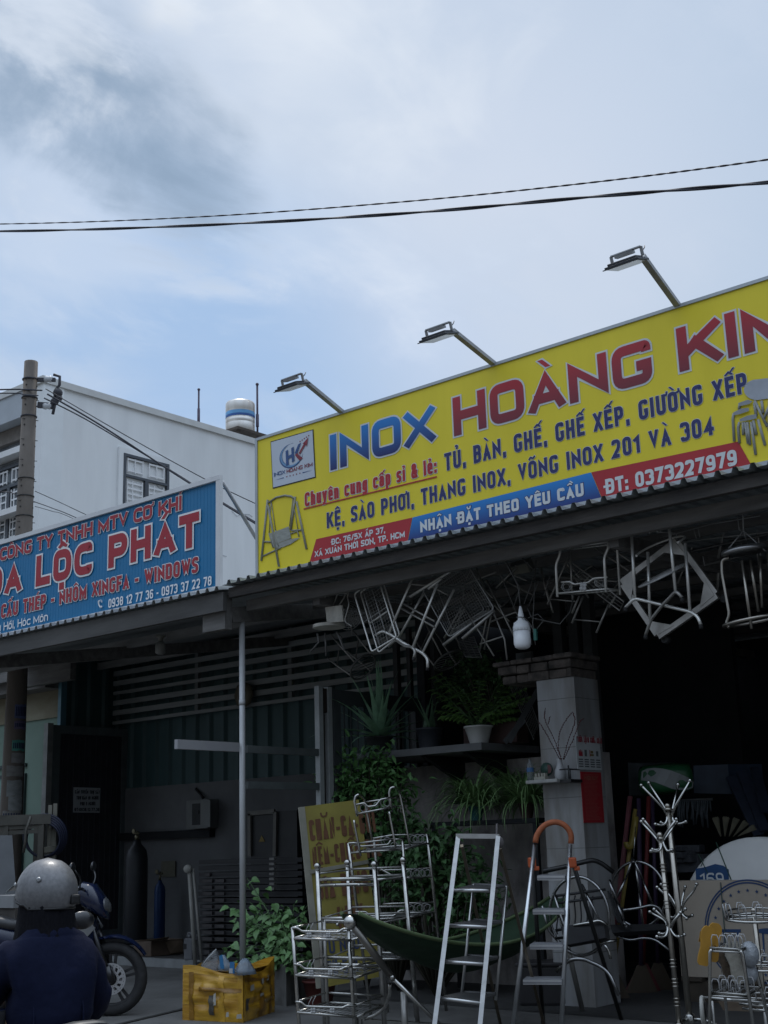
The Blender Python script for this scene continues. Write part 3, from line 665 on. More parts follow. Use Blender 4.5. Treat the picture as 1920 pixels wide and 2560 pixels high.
def ytext(s, L, R, T, m, t=.2, gap=.09, mo=M_bw, oo=.026, rnd=.28, lift=.005, k=None): plane_text('lettering', s, L, R, T, fy, ux, uz, m, ys, t, gap, 0, lift, rnd, '', None, mo, oo, lift-.0025, k)
z0, z1 = fy(827, 1175).z, fy(821, 1089).z
ytext('INOX', (827, 1175), (1089, 1105), (821, 1089), grad_mat('title_blue', (.012, .02, .13), (.018, .21, .58), z0, z1), .235, .13, rnd=.20, oo=.045)
M_tr = grad_mat('title_red', (.19, .022, .035), (.42, .022, .034), z0, z1)
ytext('HOÀNG', (1136, 1089), (1634, 955), (1130, 994), M_tr, .235, .13, rnd=.20, oo=.045)
ytext('KIM', (1700, 930), (2010, 845), (1692, 821), M_tr, .235, .13, rnd=.20, oo=.045)
ytext('Chuyên cung cấp sỉ & lẻ:', (763, 1264), (1093, 1185), (761, 1230), M_pred, .2, .12, oo=.045)
p = MB(); p.bar(fy(760, 1273)-V((0, .006, 0)), fy(1093, 1192)-V((0, .006, 0)), .002, .011); obj('underline', p, M_pred, ys)
ytext('TỦ, BÀN, GHẾ, GHẾ XẾP, GIƯỜNG XẾP', (1113, 1177), (1870, 982), (1107, 1135), M_navy, .19, .13)
ytext('KỆ, SÀO PHƠI, THANG INOX, VÕNG INOX 201 VÀ 304', (818, 1318), (1787, 1089), (815, 1280), M_navy, .19, .13)
def ypoly(name, pts, m, lift): q = MB(); q.face([fy(*c)-V((0, lift, 0)) for c in pts]); return obj(name, q, m, ys)
ypoly('address_box', ((791, 1348), (1031, 1294), (1019, 1354), (774, 1407)), mat('box_red', (.42, .020, .028), .55, 0, .1, 1.5), .003)
zb0, zb1 = fy(1260, 1300).z, fy(1250, 1238).z
ypoly('slogan_box', ((1032, 1294), (1478, 1181), (1507, 1251), (1020, 1354)), grad_mat('box_blue', (.012, .025, .16), (.014, .22, .60), zb0, zb1), .003)
ypoly('phone_box', ((1479, 1181), (1846, 1104), (1881, 1167), (1508, 1251)), mat('box_red', (.31, .024, .030)), .003)
ytext('ĐC: 76/5X ẤP 37,', (830, 1361), (964, 1334), (829, 1346), M_bw, .22, .1, None)
ytext('XÃ XUÂN THỚI SƠN, TP. HCM', (788, 1392), (1013, 1344), (787, 1377), M_bw, .22, .1, None)
ytext('NHẬN ĐẶT THEO YÊU CẦU', (1052, 1331), (1461, 1240), (1051, 1302), M_bw, .24, .13, M_navy, .06, .12)
ytext('ĐT: 0373227979', (1516, 1234), (1845, 1165), (1512, 1197), M_bw, .22, .09, None)
# emblem panel
lg = [(678.5, 1106), (782, 1076), (788, 1192), (684, 1219)]
q = MB(); q.prism([fy(*c)-V((0, .002, 0)) for c in ((677, 1104), (784, 1073.5), (790, 1194), (682.5, 1222))], (0, -.002, 0)); em = obj('emblem', q, mat('emblem_black', (.02, .02, .025), .6), ys)
def lpos(u, v, l=.006):
    A = [fy(*c) for c in lg]; p_ = (A[0]*(1-u)+A[1]*u)*(1-v)+(A[3]*(1-u)+A[2]*u)*v; return p_-V((0, l, 0))
q = MB(); q.face([lpos(0, 0, .005), lpos(1, 0, .005), lpos(1, 1, .005), lpos(0, 1, .005)]); obj('field', q, mat('emblem_white', (.52, .57, .64), .5, 0, .05, 3), em)
def emb(name, polys, m, l=.007):
    q = MB()
    for pl in polys: q.face([lpos(u, v, l) for u, v in pl])
    obj(name, q, m, em)
def cres(cx, cy, r, dx, dy, r2, a0, a1, n=26):
    o1 = [(cx+r*math.cos(a0+(a1-a0)*i/n), cy+r*math.sin(a0+(a1-a0)*i/n)*.94) for i in range(n+1)]
    o2 = [(cx+dx+r2*math.cos(a0+(a1-a0)*i/n), cy+dy+r2*math.sin(a0+(a1-a0)*i/n)*.94) for i in range(n+1)]
    return [(o1[i], o1[i+1], o2[i+1], o2[i]) for i in range(n)]
M_lb = mat('emblem_blue', (.03, .09, .26), .5); M_lb2 = mat('emblem_pale_blue', (.16, .33, .55), .5)
emb('crescent', cres(.47, .42, .28, .035, -.03, .25, 4.9, .1), M_lb, .007); emb('crescent', cres(.475, .415, .262, .02, -.02, .245, 4.7, .6), M_lb2, .009)
emb('monogram', [((.35, .29), (.41, .27), (.41, .60), (.35, .62)), ((.41, .41), (.49, .39), (.49, .455), (.41, .475)), ((.49, .26), (.55, .24), (.55, .555), (.49, .57)), ((.57, .38), (.66, .22), (.73, .20), (.60, .45))], M_lb, .0105)
M_lr = mat('emblem_red', (.26, .03, .05), .5)
emb('arrow', [((.57, .43), (.62, .40), (.75, .545), (.67, .575)), ((.655, .415), (.80, .235), (.835, .265), (.69, .445)), ((.76, .235), (.905, .13), (.855, .32), (.83, .262))], M_lr, .0108)
emb('star', [[(.70+.052*i+.016*math.cos(a+.3), .165-.018*i+.016*math.sin(a+.3)) for a in (k*1.2566 for k in range(5))] for i in range(5)] + [[(.345+.078*i+.017*math.cos(a), .845+.0*i+.014*math.sin(a)) for a in (k*1.2566 for k in range(5))] for i in range(5)], M_lr, .007)
emb('rule', [((.06, .85), (.27, .84), (.27, .86)), ((.72, .84), (.95, .85), (.72, .86))], M_lb, .007)
def etext(s, u0, u1, m):
    O = lpos(u0, .775, .008); q = MB(); lettering(q, s, O, ux, uz, (lpos(u1, .775)-lpos(u0, .775)).x, (lpos(u0, .69)-lpos(u0, .775)).length, .2, .12, 0, .15); obj('lettering', q, m, em)
etext('INOX', .035, .31, M_lb); etext('HOÀNG KIM', .345, .965, M_lr)
# printed swing seat
sw = lambda x, y: fy(640+x*.113, 1200+y*.113)-V((0, .006, 0))
q = MB()
def stroke(mb, pts, r, f): mb.tube([f(*c) for c in pts], r, 5)
for pts, r in ((((270, 440), (130, 1790)), .011), (((280, 560), (520, 1915)), .011), (((880, 370), (780, 1110)), .011), (((910, 480), (1130, 1530)), .011), (((290, 500), (450, 390), (650, 345), (790, 365), (880, 430)), .010),
               (((190, 1365), (360, 1375)), .008), (((790, 1120), (1040, 1110)), .008), (((150, 1690), (560, 1500)), .008), (((350, 480), (440, 1120)), .004), (((340, 500), (300, 1190)), .004), (((830, 400), (750, 1030)), .004), (((860, 660), (940, 1120)), .004),
               (((780, 1190), (930, 1135), (960, 1250)), .007), (((300, 1180), (390, 1500)), .007), (((450, 1120), (470, 1360), (520, 1470)), .007)): stroke(q, pts, r, sw)
obj('swing_print', q, mat('print_grey', (.29, .29, .24), .6), ys)
q = MB()
for pl in (((310, 1190), (740, 1030), (790, 1290), (380, 1440)), ((380, 1445), (760, 1310), (990, 1280), (780, 1420), (600, 1490), (430, 1510))): q.face([sw(*c)-V((0, .002, 0)) for c in pl])
obj('swing_seat_print', q, mat('print_silver', (.36, .37, .33), .6, 0, .4, 14, stretch=(1, 1, 8)), ys)
tb = lambda x, y: fy(1740+x*.1085, 980+y*.1085)-V((0, .006, 0))
q = MB(); q.face([fy(1895+math.cos(a)*34+max(0, math.cos(a))*120, 975-20*max(0, math.cos(a))+math.sin(a)*26)-V((0, .0085, 0)) for a in (k*2*math.pi/24 for k in range(24))]); obj('table_print', q, mat('print_pale', (.42, .45, .50), .55), ys)
q = MB()
for pts in (((880, 500), (860, 620), (890, 1140)), ((1010, 700), (980, 820), (1010, 1180)), ((1090, 700), (1100, 990)), ((1140, 700), (1210, 1190)), ((1190, 700), (1255, 1220)), ((1280, 700), (1385, 1450)), ((1330, 660), (1400, 990)), ((1440, 640), (1600, 1230)), ((1020, 260), (1000, 400)), ((1360, 210), (1650, 800)), ((1350, 260), (1400, 560)), ((1520, 210), (1560, 490)), ((1700, 300), (1560, 660)), ((1700, 200), (1690, 900))): stroke(q, pts, .010, tb)
obj('stool_legs_print', q, mat('print_dark_silver', (.34, .35, .33), .55, 0, .3, 12), ys)
q = MB()
for pl in (((1010, 265), (1220, 190), (1330, 230), (1260, 290), (1020, 340)), ((885, 485), (1050, 400), (1240, 375), (1250, 450), (1050, 520), (900, 550)), ((1025, 640), (1200, 560), (1410, 520), (1430, 620), (1250, 660), (1040, 700))): q.face([tb(*c)-V((0, .012, 0)) for c in pl])
obj('stool_seat_print', q, mat('print_seat', (.28, .30, .32), .5), ys)
# floodlights on the sign's top edge
M_lampd = mat('lamp_black', (.045, .05, .06), .5); M_lens = mat('lamp_lens', (.55, .57, .58), .2)
def floodlight(base, tip, label):
    B_ = fy(*base); B_.z = SZ1-.005; T_ = at(*tip, x=B_.x)
    t = thing('floodlight', label, 'floodlight', B_, 'floodlights over the yellow sign'); d = (T_-B_).normalized()
    p = MB(); p.bar(B_-d*.02, T_, .045, .03); p.bar(B_+d*.22+V((0, 0, .012)), B_+V((0, .03, .0)), .03, .012); obj('arm', p, M_gal, t)
    h = MB(); L = .265; c = T_+V((-L/2+.025, -.03, -.035)); tilt = Matrix.Translation(c) @ Matrix.Rotation(rad(17), 4, 'X')
    for v in ((0, 0, .05),): h.box(None, (L*.86, .15, .02), M=tilt @ Matrix.Translation(V((0, 0, .018))), bev=.006)
    h.box(None, (L, .18, .016), M=tilt, bev=.004); 
    h.box(None, (L*1.1, .012, .006), M=tilt @ Matrix.Translation(V((0, -.09, -.010))))
    ho = obj('lamp_head', h, M_lampd, t)
    p = MB(); p.box(None, (L*.9, .17, .006), M=tilt @ Matrix.Translation(V((0, 0, -.0105)))); obj('lens', p, M_lens, ho)
    p = MB(); q = [tilt @ V(v) for v in ((-L*.40, 0, .02), (-L*.40, .0, .085), (L*.5, 0, .085), (L*.5, 0, .02))]
    for a, b in zip(q, q[1:]): p.bar(a, b, .022, .009)
    p.box(None, (.14, .05, .02), M=tilt @ Matrix.Translation(V((0, 0, .068)))); obj('bracket', p, M_gal, t)
    p = MB(); p.tube(fillet([tilt @ V((L*.5, 0, .05)), tilt @ V((L*.56, .02, .07)), tilt @ V((L*.52, .05, .09))], .03), .004, 5); obj('wire', p, M_black, t)
floodlight((855, 1033), (760, 952), 'sign floodlight nearest the water tank, over the emblem end')
floodlight((1235, 918), (1130, 826), 'sign floodlight over the middle of the yellow sign, between two others')
floodlight((1695, 768), (1605, 640), 'highest sign floodlight, near the last letters of the yellow sign')

# ------------------------------------------------------------------ utility pole and overhead cables
UPY = 10.0; pb = at(30, 2000, y=UPY); ptop = at(78, 905, y=UPY)
UX = (pb.x+ptop.x)/2
pole = thing('utility_pole', 'old concrete utility pole with paper stickers and a cable bracket', 'utility pole', (UX, UPY, 0))
lean = (ptop.x-pb.x)/(ptop.z-pb.z); PX = lambda z: pb.x+(z-pb.z)*lean
rz = lambda z: .165-.0085*z
p = MB()
pts = [V((PX(z), UPY, z)) for z in (-.1, 2, 4, 6, ptop.z)]
p.tube(pts, [rz(v.z) for v in pts], 12)
obj('shaft', p, mat('pole_concrete', (.165, .142, .122), .85, 0, .35, 2.2, bump=.3, bscale=20, stretch=(1, 1, .4)), pole)
vd = V((-UX, -UPY, 0)).normalized(); vs = V((vd.y, -vd.x, 0))*-1
p = MB(); z = 4.2
while z < ptop.z-.2:
    for an in (-.55, 1.25):
        n = vd*math.cos(an)+vs*math.sin(an); c = V((PX(z), UPY, z))+n*(rz(z)*.97)
        p.lathe([(.013, -.02), (.013, .008)], c, n, 8); p.bar(c+V((0, 0, .085))-vs*.035+n*.003, c+V((0, 0, .085))+vs*.035+n*.003, .008, .008)
    z += .30
obj('step_hole', p, mat('hole_dark', (.03, .027, .025), .9), pole)
p = MB(); zb = at(100, 985, y=UPY).z; c = V((PX(zb), UPY, zb)); R_ = RT
for dz in (0, -.28, .28): p.ring(c+V((0, 0, dz)), rz(zb)+.006, .012, seg=16)
p.bar(c+R_*.1+V((0, 0, .28)), c+R_*.36+V((0, 0, .28)), .05, .05); p.bar(c+R_*.12+V((0, 0, -.1)), c+R_*.34+V((0, 0, -.12)), .05, .08)
p.tube([c+R_*.33+V((0, 0, .36)), c+R_*.42+V((0, 0, .33)), c+R_*.42+V((0, 0, .2)), c+R_*.36+V((0, 0, .12)), c+R_*.36+V((0, 0, -.12)), c+R_*.34+V((0, 0, -.24))], .022, 6)
p.ball(c+R_*.40+V((0, 0, .08)), .07); p.ball(c+R_*.36+V((0, 0, -.05)), .06); p.ball(c+R_*.42+V((0, 0, .0)), .05)
obj('cable_bracket', p, mat('bracket_dark', (.035, .035, .045), .6), pole)
p = MB()
for dz in (.29, -.12): p.lathe([(.04, 0), (.05, .03), (.04, .06), (.05, .09), (.03, .12)], c+R_*.2+V((0, 0, dz)), R_, 12)
obj('insulator', p, mat('insulator_grey', (.5, .52, .54), .35), pole)
p = MB(); z = zg
for zz in (at(45, 1205, y=UPY).z, at(38, 1250, y=UPY).z, at(35, 1300, y=UPY).z): p.ring((PX(zz), UPY, zz), rz(zz)+.006, .008, seg=16)
obj('wire_tie', p, M_black, pole)
def sticker(z0, z1, a0, a1, m, tears=0):
    p = MB(); k = random.Random(int(z0*100))
    def f(u, v):
        a = a0+(a1-a0)*u; z = z0+(z1-z0)*v + (k.uniform(-tears, tears) if v in (0, 1) else 0); n = vd*math.cos(a)+vs*math.sin(a)
        return V((PX(z), UPY, z))+n*(rz(z)*1.03+.004)
    p.grid(f, 6, 2); return obj('sticker', p, m, pole)
zu = lambda py: at(35, py, y=UPY-.12).z
rows = ((1795, 1760, -.1, 1.1, (.12, .15, .30)), (1822, 1801, -.1, 1.1, (.15, .13, .22)), (1876, 1850, -.2, 1.05, (.10, .36, .30)), (1907, 1882, -.2, 1.05, (.27, .27, .27)), (1941, 1914, -.6, 1.0, (.26, .26, .25)), (1990, 1950, -.5, .9, (.28, .30, .30)), (2025, 1991, -.3, .95, (.30, .32, .32)), (2046, 2026, -.8, .8, (.25, .25, .24)))
for i, (y1, y0, a0, a1, col) in enumerate(rows):
    so_ = sticker(zu(y1), zu(y0), a0, a1, mat('sticker_paper_%s' % 'abcdefgh'[i], col, .8, 0, .35, 9, stretch=(1, 1, 2)), .01)
    if i in (0, 1, 2, 7):
        p = MB(); zc0, zc1 = zu(y1)+.03, zu(y0)-.03; n_ = 7
        for j in range(n_):
            a = a0+.15+(a1-a0-.3)*j/(n_-1); n = vd*math.cos(a)+vs*math.sin(a); q0 = V((PX(zc0), UPY, zc0))+n*(rz(zc0)*1.03+.006); q1 = V((PX(zc1), UPY, zc1))+n*(rz(zc1)*1.03+.006)
            p.bar(q0, q1, .016, .003, up=n)
        obj('sticker_print', p, mat('sticker_ink', (.03, .04, .10), .8), so_)
M_cable = mat('cable_black', (.030, .032, .045), .6, 0, .2, 20)
def cable(pts, r, label, group=None, twist=0, seg=6):
    P = [V(q) for q in pts]; n = 60; out = []
    for i in range(n+1):      # smooth curve through the points
        t = i/n*(len(P)-1); k = min(int(t), len(P)-2); u = t-k
        p0, p1, p2, p3 = P[max(k-1, 0)], P[k], P[k+1], P[min(k+2, len(P)-1)]
        out.append(.5*((2*p1)+(p2-p0)*u+(2*p0-5*p1+4*p2-p3)*u*u+(3*p1-p0-3*p2+p3)*u**3))
    mb = MB()
    if twist:
        fine = []
        for a, b in zip(out, out[1:]):
            for j in range(6): fine.append(a+(b-a)*j/6)
        for s in (0, math.pi): mb.tube([q+V((0, math.cos(i*twist+s), math.sin(i*twist+s)))*r*.85 for i, q in enumerate(fine)], r, 5)
    else: mb.tube(out, r, seg)
    return solo('overhead_cable', mb, M_cable, label, 'cable', group, out[0])
f5 = lambda px, py: at(px, py, y=4.6)
cable([f5(*c) for c in ((-500, 562), (0, 560), (480, 543), (1000, 505), (1480, 456), (1920, 399), (2500, 310))], .0026, 'thinner upper twisted cable crossing the sky', 'cables crossing the sky', .7)
cable([f5(*c) for c in ((-500, 578), (0, 578), (480, 564), (1000, 534), (1480, 492), (1920, 456), (2500, 400))], .0052, 'thicker lower twisted cable crossing the sky', 'cables crossing the sky', .12)
fc = lambda px, py, f: at(px, py, y=UPY+(12.5-UPY)*f)
g_ = 'cables running from the pole behind the blue sign'
cable([fc(114, 972, 0), fc(310, 1086, .3), fc(513, 1198, .7), fc(645, 1262, 1)], .007, 'thin upper cable from the pole bracket slanting over the white wall', g_)
cable([fc(118, 985, 0), fc(250, 1062, .25), fc(430, 1180, .6), fc(545, 1252, .8), fc(650, 1316, 1)], .013, 'thick cable from the pole bracket slanting past the side window', g_)
cable([fc(110, 995, 0), fc(190, 1035, .15), fc(262, 1076, .3), fc(440, 1184, .62), fc(500, 1222, .8), fc(650, 1312, 1)], .010, 'lower cable from the pole bracket that meets the thick cable midway', g_)
cable([fc(88, 1228, 0), fc(150, 1256, .3), fc(216, 1287, .6), fc(420, 1380, 1)], .006, 'thin low wire leaving the pole just above the blue sign, topmost of three', g_)
cable([fc(85, 1254, 0), fc(130, 1270, .3), fc(192, 1295, .6), fc(420, 1400, 1)], .007, 'thin low wire leaving the pole above the blue sign, middle of three', g_)
cable([fc(88, 1266, 0), fc(130, 1278, .3), fc(182, 1296, .6), fc(420, 1410, 1)], .005, 'thinnest low wire leaving the pole above the blue sign, lowest of three', g_)
fl_ = lambda px, py: at(px, py, y=UPY-.02*px)
cable([at(-400, 985, y=UPY-2), at(0, 974, y=UPY-.3), at(62, 974, y=UPY-.1), at(105, 976, y=UPY)], .012, 'pale cable pair coming to the pole bracket from beyond the frame, upper', 'cables coming to the pole from the street side')
cable([at(-400, 990, y=UPY-2), at(0, 983, y=UPY-.3), at(62, 987, y=UPY-.15), at(95, 989, y=UPY-.1)], .010, 'dark cable coming to the pole bracket from beyond the frame, lower', 'cables coming to the pole from the street side')
cable([at(-300, 1180, y=UPY-2), at(0, 1228, y=UPY-.2), at(28, 1231, y=UPY-.2), at(45, 1241, y=UPY-.17)], .007, 'loose pale wire drooping to the pole in front of the stone clad balcony', 'cables coming to the pole from the street side')

# ------------------------------------------------------------------ goods hanging under the eave
def zp(ox, oy, s, fn):           # pixels of an enlarged detail -> fn(px, py)
    return lambda x, y, d=0: fn(ox+x*s, oy+y*s, d)
YH = 8.25
M_hang = mat('hung_steel', (.78, .77, .73), .33, .6, .2, 12)
h = lambda px, py, d=0: at(px, py, y=YH+d)
G_H = 'steel goods hanging under the eave'
def hook(px, py, d=0, m=None):
    """S-hook wire part from the eave purlin down to a pixel of the hung thing"""
    q = h(px, py, d); mb = MB(); mb.tube([q, q+V((0, 0, .05)), V((q.x+.01, 8.06, 3.39)), V((q.x+.01, 8.05, 3.47))], .004, 5); return mb
M_wire = mat('wire_grey', (.42, .42, .41), .5, .5, .3, 8)
M_dwire = mat('dark_wire', (.17, .17, .165), .55, .5, .4, 8)
def tubes(name, fn, lists, r, m, root, fil=.03, seg=7):
    mb = MB()
    for pts in lists: mb.tube(fillet([fn(*p) for p in pts], fil) if len(pts) > 2 and fil else [fn(*p) for p in pts], r, seg)
    return obj(name, mb, m, root)
# white child chair
f = zp(760, 1400, .1447, h)
t = thing('child_chair', 'small high chair with worn white seat hanging at the left end of the eave', 'chair', f(430, 1600), G_H)
p = MB(); p.prism([f(365, 815), f(645, 780), f(680, 1060), f(395, 1085)], (0, .02, 0)); obj('backrest', p, mat('worn_white', (.72, .70, .63), .7, 0, .45, 6), t)
p = MB(); c = f(430, 1170, .1); e = [c+V((.15*math.cos(a)*1.0, .14*math.sin(a), 0)) for a in (k*2*math.pi/22 for k in range(22))]; p.prism(e, (0.0, 0, .028)); obj('seat', p, mat('worn_white', (.42, .41, .37)), t)
tubes('frame', f, [((830, 1150, .0), (700, 1060), (785, 750), (745, 640), (800, 480), (815, 400), (740, 310), (630, 420), (590, 560), (505, 790, .02)), ((610, 780, .02), (700, 640, .05), (720, 560, .05)), ((605, 450), (790, 495)), ((600, 555), (750, 580))], .007, M_steel_d, t, .03)
for l in (((230, 1270, 0), (255, 1420, .0), (110, 1590, .0)), ((360, 1260, .15), (375, 1450, .15), (380, 1650, .15)), ((560, 1240, .1), (610, 1340, .1), (700, 1560, .1)), ((560, 1240, .22), (640, 1330, .22), (660, 1500, .22))):
    mb = MB(); mb.tube([f(*q) for q in l], .009, 7); obj('leg', mb, M_dwire, t)
obj('hook', hook(846, 1462), M_wire, t)
# round wire grille
t = thing('wire_grille', 'round wire grille of rings hanging just right of the white child chair', 'grille', f(800, 1150, .2), G_H)
mb = MB(); c = f(770, 960, .25)
for r in (.03, .05, .07, .09, .11, .13): mb.ring(c, r, .003, (.3, -1, 0), 30, 5)
for k in range(6): a = k*math.pi/6; u = V((.95*math.cos(a), .29*math.cos(a), math.sin(a)))*.13; mb.rod(c-u, c+u, .003, 5)
obj('grille', mb, M_wire, t); mb = MB(); mb.tube([c+V((0, 0, .13)), c+V((0, -.05, .5)), V((c.x, 8.05, 3.45))], .003, 5); obj('hook', mb, M_wire, t)
# flat double wire shelf
t = thing('wire_shelf', 'tilted pair of long wire mesh shelves hanging left of the big mesh basket', 'shelf', f(1230, 1600), G_H)
A = [f(870, 585, -.05), f(1275, 285, -.05), f(1600, 1330, -.05), f(1170, 1585, -.05)]; B = [f(975, 560, .10), f(1345, 305, .1), f(1655, 1300, .1), f(1290, 1600, .1)]
mb = MB(); mb.tube(fillet(A, .025, closed=True), .008, 7, closed=True); mb.tube(fillet(B, .025, closed=True), .008, 7, closed=True); mb.rod(f(1125, 1105, .02), f(1460, 870, .02), .008); obj('frame', mb, M_hang, t)
def mesh_fill(mb, Q, nu, nv, r, sag=0):
    P = lambda u, v: (Q[0]*(1-u)+Q[1]*u)*(1-v)+(Q[3]*(1-u)+Q[2]*u)*v
    for i in range(1, nu): mb.tube([P(i/nu, k/4)+V((0, sag*math.sin(k/4*math.pi), 0)) for k in range(5)], r, 4)
    for j in range(1, nv): mb.tube([P(k/4, j/nv)+V((0, sag*math.sin(k/4*math.pi)+r, 0)) for k in range(5)], r, 4)
mb = MB(); mesh_fill(mb, B, 9, 18, .0022, .03); mesh_fill(mb, A, 3, 2, .004); obj('mesh', mb, M_wire, t)
mb = hook(943, 1442, -.05); obj('hook', mb, M_wire, t)
# folded table frame
f = zp(940, 1380, .1808, h)
t = thing('folding_table', 'folded steel table base with four bright slanting legs hanging from a hook', 'folding table', f(550, 1500), G_H)
for a, b in (((545, 270, 0), (180, 1120, 0)), ((665, 560, .15), (305, 1200, .12)), ((850, 440, -.08), (510, 1320, -.08)), ((1080, 520, .1), (640, 1400, .05))):
    mb = MB(); mb.rod(f(*a), f(*b), .011, 9); obj('leg', mb, M_hang, t)
tubes('foot_tube', f, [((-10, 1150, 0), (90, 1090, 0), (200, 1140, 0), (400, 1270, .02), (650, 1400, .05), (715, 1480, .05), (715, 1600, .05))], .013, M_hang, t)
tubes('foot_tube', f, [((170, 1310, .1), (270, 1215, .1), (400, 1300, 0), (510, 1318, -.08), (545, 1380, -.08), (525, 1460, -.08))], .012, M_steel_d, t)
tubes('crosspiece', f, [((370, 710, .02), (810, 960, .02)), ((345, 775, .02), (810, 1040, .02)), ((485, 440, 0), (760, 470, .1), (1000, 600, .15))], .009, M_steel_d, t, 0)
mb = MB()
for q in ((715, 1600, .05), (525, 1460, -.08)): mb.rod(f(q[0], q[1], q[2]), f(q[0]-6, q[1]+40, q[2]), .015)
obj('rubber_foot', mb, M_rubber, t); obj('hook', hook(1037, 1432), M_wire, t)
# big mesh basket
t = thing('wire_basket', 'big square wire mesh basket hanging tilted beside the folded table base', 'basket', f(1150, 1200, .2), G_H)
A = [f(640, 520, .12), f(1225, 110, .12), f(1640, 790, .12), f(1010, 1180, .12)]; B = [f(840, 480, .36), f(1180, 250, .36), f(1500, 800, .36), f(1060, 1080, .36)]
mb = MB(); mb.tube(fillet(A, .04, closed=True), .006, 7, closed=True); mb.tube(fillet(B, .03, closed=True), .005, 6, closed=True)
mesh_fill(mb, B, 14, 16, .0022)
for i in range(4):
    q = [A[i], A[(i+1) % 4], B[(i+1) % 4], B[i]]; mesh_fill(mb, q, 14, 4, .0022)
obj('mesh', mb, M_wire, t)
tubes('bar', f, [((470, 620, .02), (1085, 230, .05)), ((725, 510, -.02), (900, 370, -.02))], .012, M_hang, t, 0)
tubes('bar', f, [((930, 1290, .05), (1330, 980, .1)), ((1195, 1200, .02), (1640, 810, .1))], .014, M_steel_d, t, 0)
obj('hook', hook(1130, 1415, .1), M_wire, t)
# dim goods deeper under the roof
def dim_stool(px, py, d, rz, label, s=1.0):
    c = h(px, py, d); t = thing('folding_stool', label, 'stool', c, 'dim stools hanging deeper under the roof'); M = Matrix.Translation(c) @ Matrix.Rotation(rz, 4, 'Y') @ Matrix.Rotation(.5, 4, 'Z')
    T = lambda *q: M @ (V(q)*s); mb = MB()
    mb.tube([T(.16*math.cos(a), .16*math.sin(a), .2) for a in (k*2*math.pi/18 for k in range(18))], .010, 6, closed=True)
    for k in range(7): x = -.12+k*.04; y = math.sqrt(max(0, .0256-x*x)); mb.rod(T(x, -y, .2), T(x, y, .2), .004, 5)
    obj('seat', mb, M_dwire, t)
    for sx in (-1, 1):
        for sy in (-1, 1): mb = MB(); mb.tube([T(.10*sx, .11*sy, .2), T(.17*sx, .13*sy, -.25)], .009, 6); obj('leg', mb, M_steel_d, t)
    mb = MB(); mb.tube([T(.145, -.124, -.08), T(-.145, -.124, -.08)], .007, 6); mb.tube([T(.145, .124, -.08), T(-.145, .124, -.08)], .007, 6); obj('stretcher', mb, M_dwire, t)
    mb = MB(); mb.tube([c+V((0, 0, .2)), V((c.x, c.y, 3.5+.042*(c.y-7.7)))], .003, 4); obj('hook', mb, M_wire, t)
dim_stool(1185, 1545, .9, .5, 'dim stool hanging behind the big wire basket, tilted to one side')
dim_stool(1395, 1440, 1.2, -.4, 'dim stool hanging behind the two tier rack')
dim_stool(1850, 1330, 1.6, .15, 'dim stool hanging deep above the round steel seat stool', 1.0)
dim_stool(1100, 1610, 1.5, 2.6, 'dim upside down stool hanging low behind the bright table legs')
dim_stool(880, 1640, .9, 2.3, 'dim upside down stool hanging below the tilted wire shelves', .9)
dim_stool(1620, 1330, 1.2, .8, 'dim stool hanging behind the round wire seat stool')
dim_stool(1250, 1470, 1.4, -.9, 'dim stool hanging behind the white lamp bulb cord')
dim_stool(1760, 1400, 1.9, .35, 'dim stool hanging behind the right corner of the square table base')
dim_stool(1020, 1500, 1.7, 1.9, 'dim stool hanging behind the bright folded table legs', .9)
dim_stool(1530, 1420, 1.9, 1.0, 'dim sideways stool hanging between the two tier rack and the square frame')
def loose_rods(name, label, pxs, d, r, m, cat):
    c = h(*pxs[0][0], d); t = MB()
    for a in pxs: t.tube([h(px, py, d+.02*i) for i, (px, py) in enumerate(a)], r, 5)
    return solo(name, t, m, label, cat, None, c)
loose_rods('wire_bundle', 'tangle of dark wires and bare rods hanging under the eave left of the lamp bulb', [((1235, 1300), (1245, 1420), (1290, 1530)), ((1253, 1380), (1300, 1470), (1282, 1525)), ((1260, 1400), (1290, 1380), (1340, 1430)), ((1335, 1440), (1310, 1510)), ((1347, 1452), (1322, 1515)), ((1375, 1440), (1360, 1490)), ((1340, 1400), (1332, 1560), (1338, 1590)), ((1318, 1520), (1330, 1545), (1400, 1560), (1425, 1530), (1435, 1490)), ((1320, 1545), (1345, 1535), (1360, 1550), (1340, 1575), (1325, 1565))], .25, .005, M_dwire, 'wires')
loose_rods('hanging_string', 'thin strings and hooks hanging above the round seat stool', [((1842, 1280), (1848, 1325), (1860, 1330)), ((1858, 1260), (1858, 1325)), ((1745, 1320), (1750, 1345)), ((1735, 1325), (1742, 1350)), ((1757, 1390), (1762, 1415)), ((1650, 1345), (1780, 1310), (1900, 1290)), ((1640, 1365), (1790, 1345), (1925, 1330))], .35, .004, M_wire, 'strings')
t = thing('wire_tray', 'small dim slatted wire tray hanging low right of the bright table legs', 'tray', h(1180, 1640, .8)); Q = [h(1140, 1600, .8), h(1185, 1592, .8), h(1205, 1645, .8), h(1165, 1642, .8)]
mb = MB(); mb.tube(Q, .006, 6, closed=True); mesh_fill(mb, Q, 3, 12, .003); obj('mesh', mb, M_dwire, t); mb = MB(); mb.tube([Q[0], h(1160, 1480, .8), V((h(1160, 1480, .8).x, 9.0, 3.55))], .004, 5); obj('hook', mb, M_wire, t)
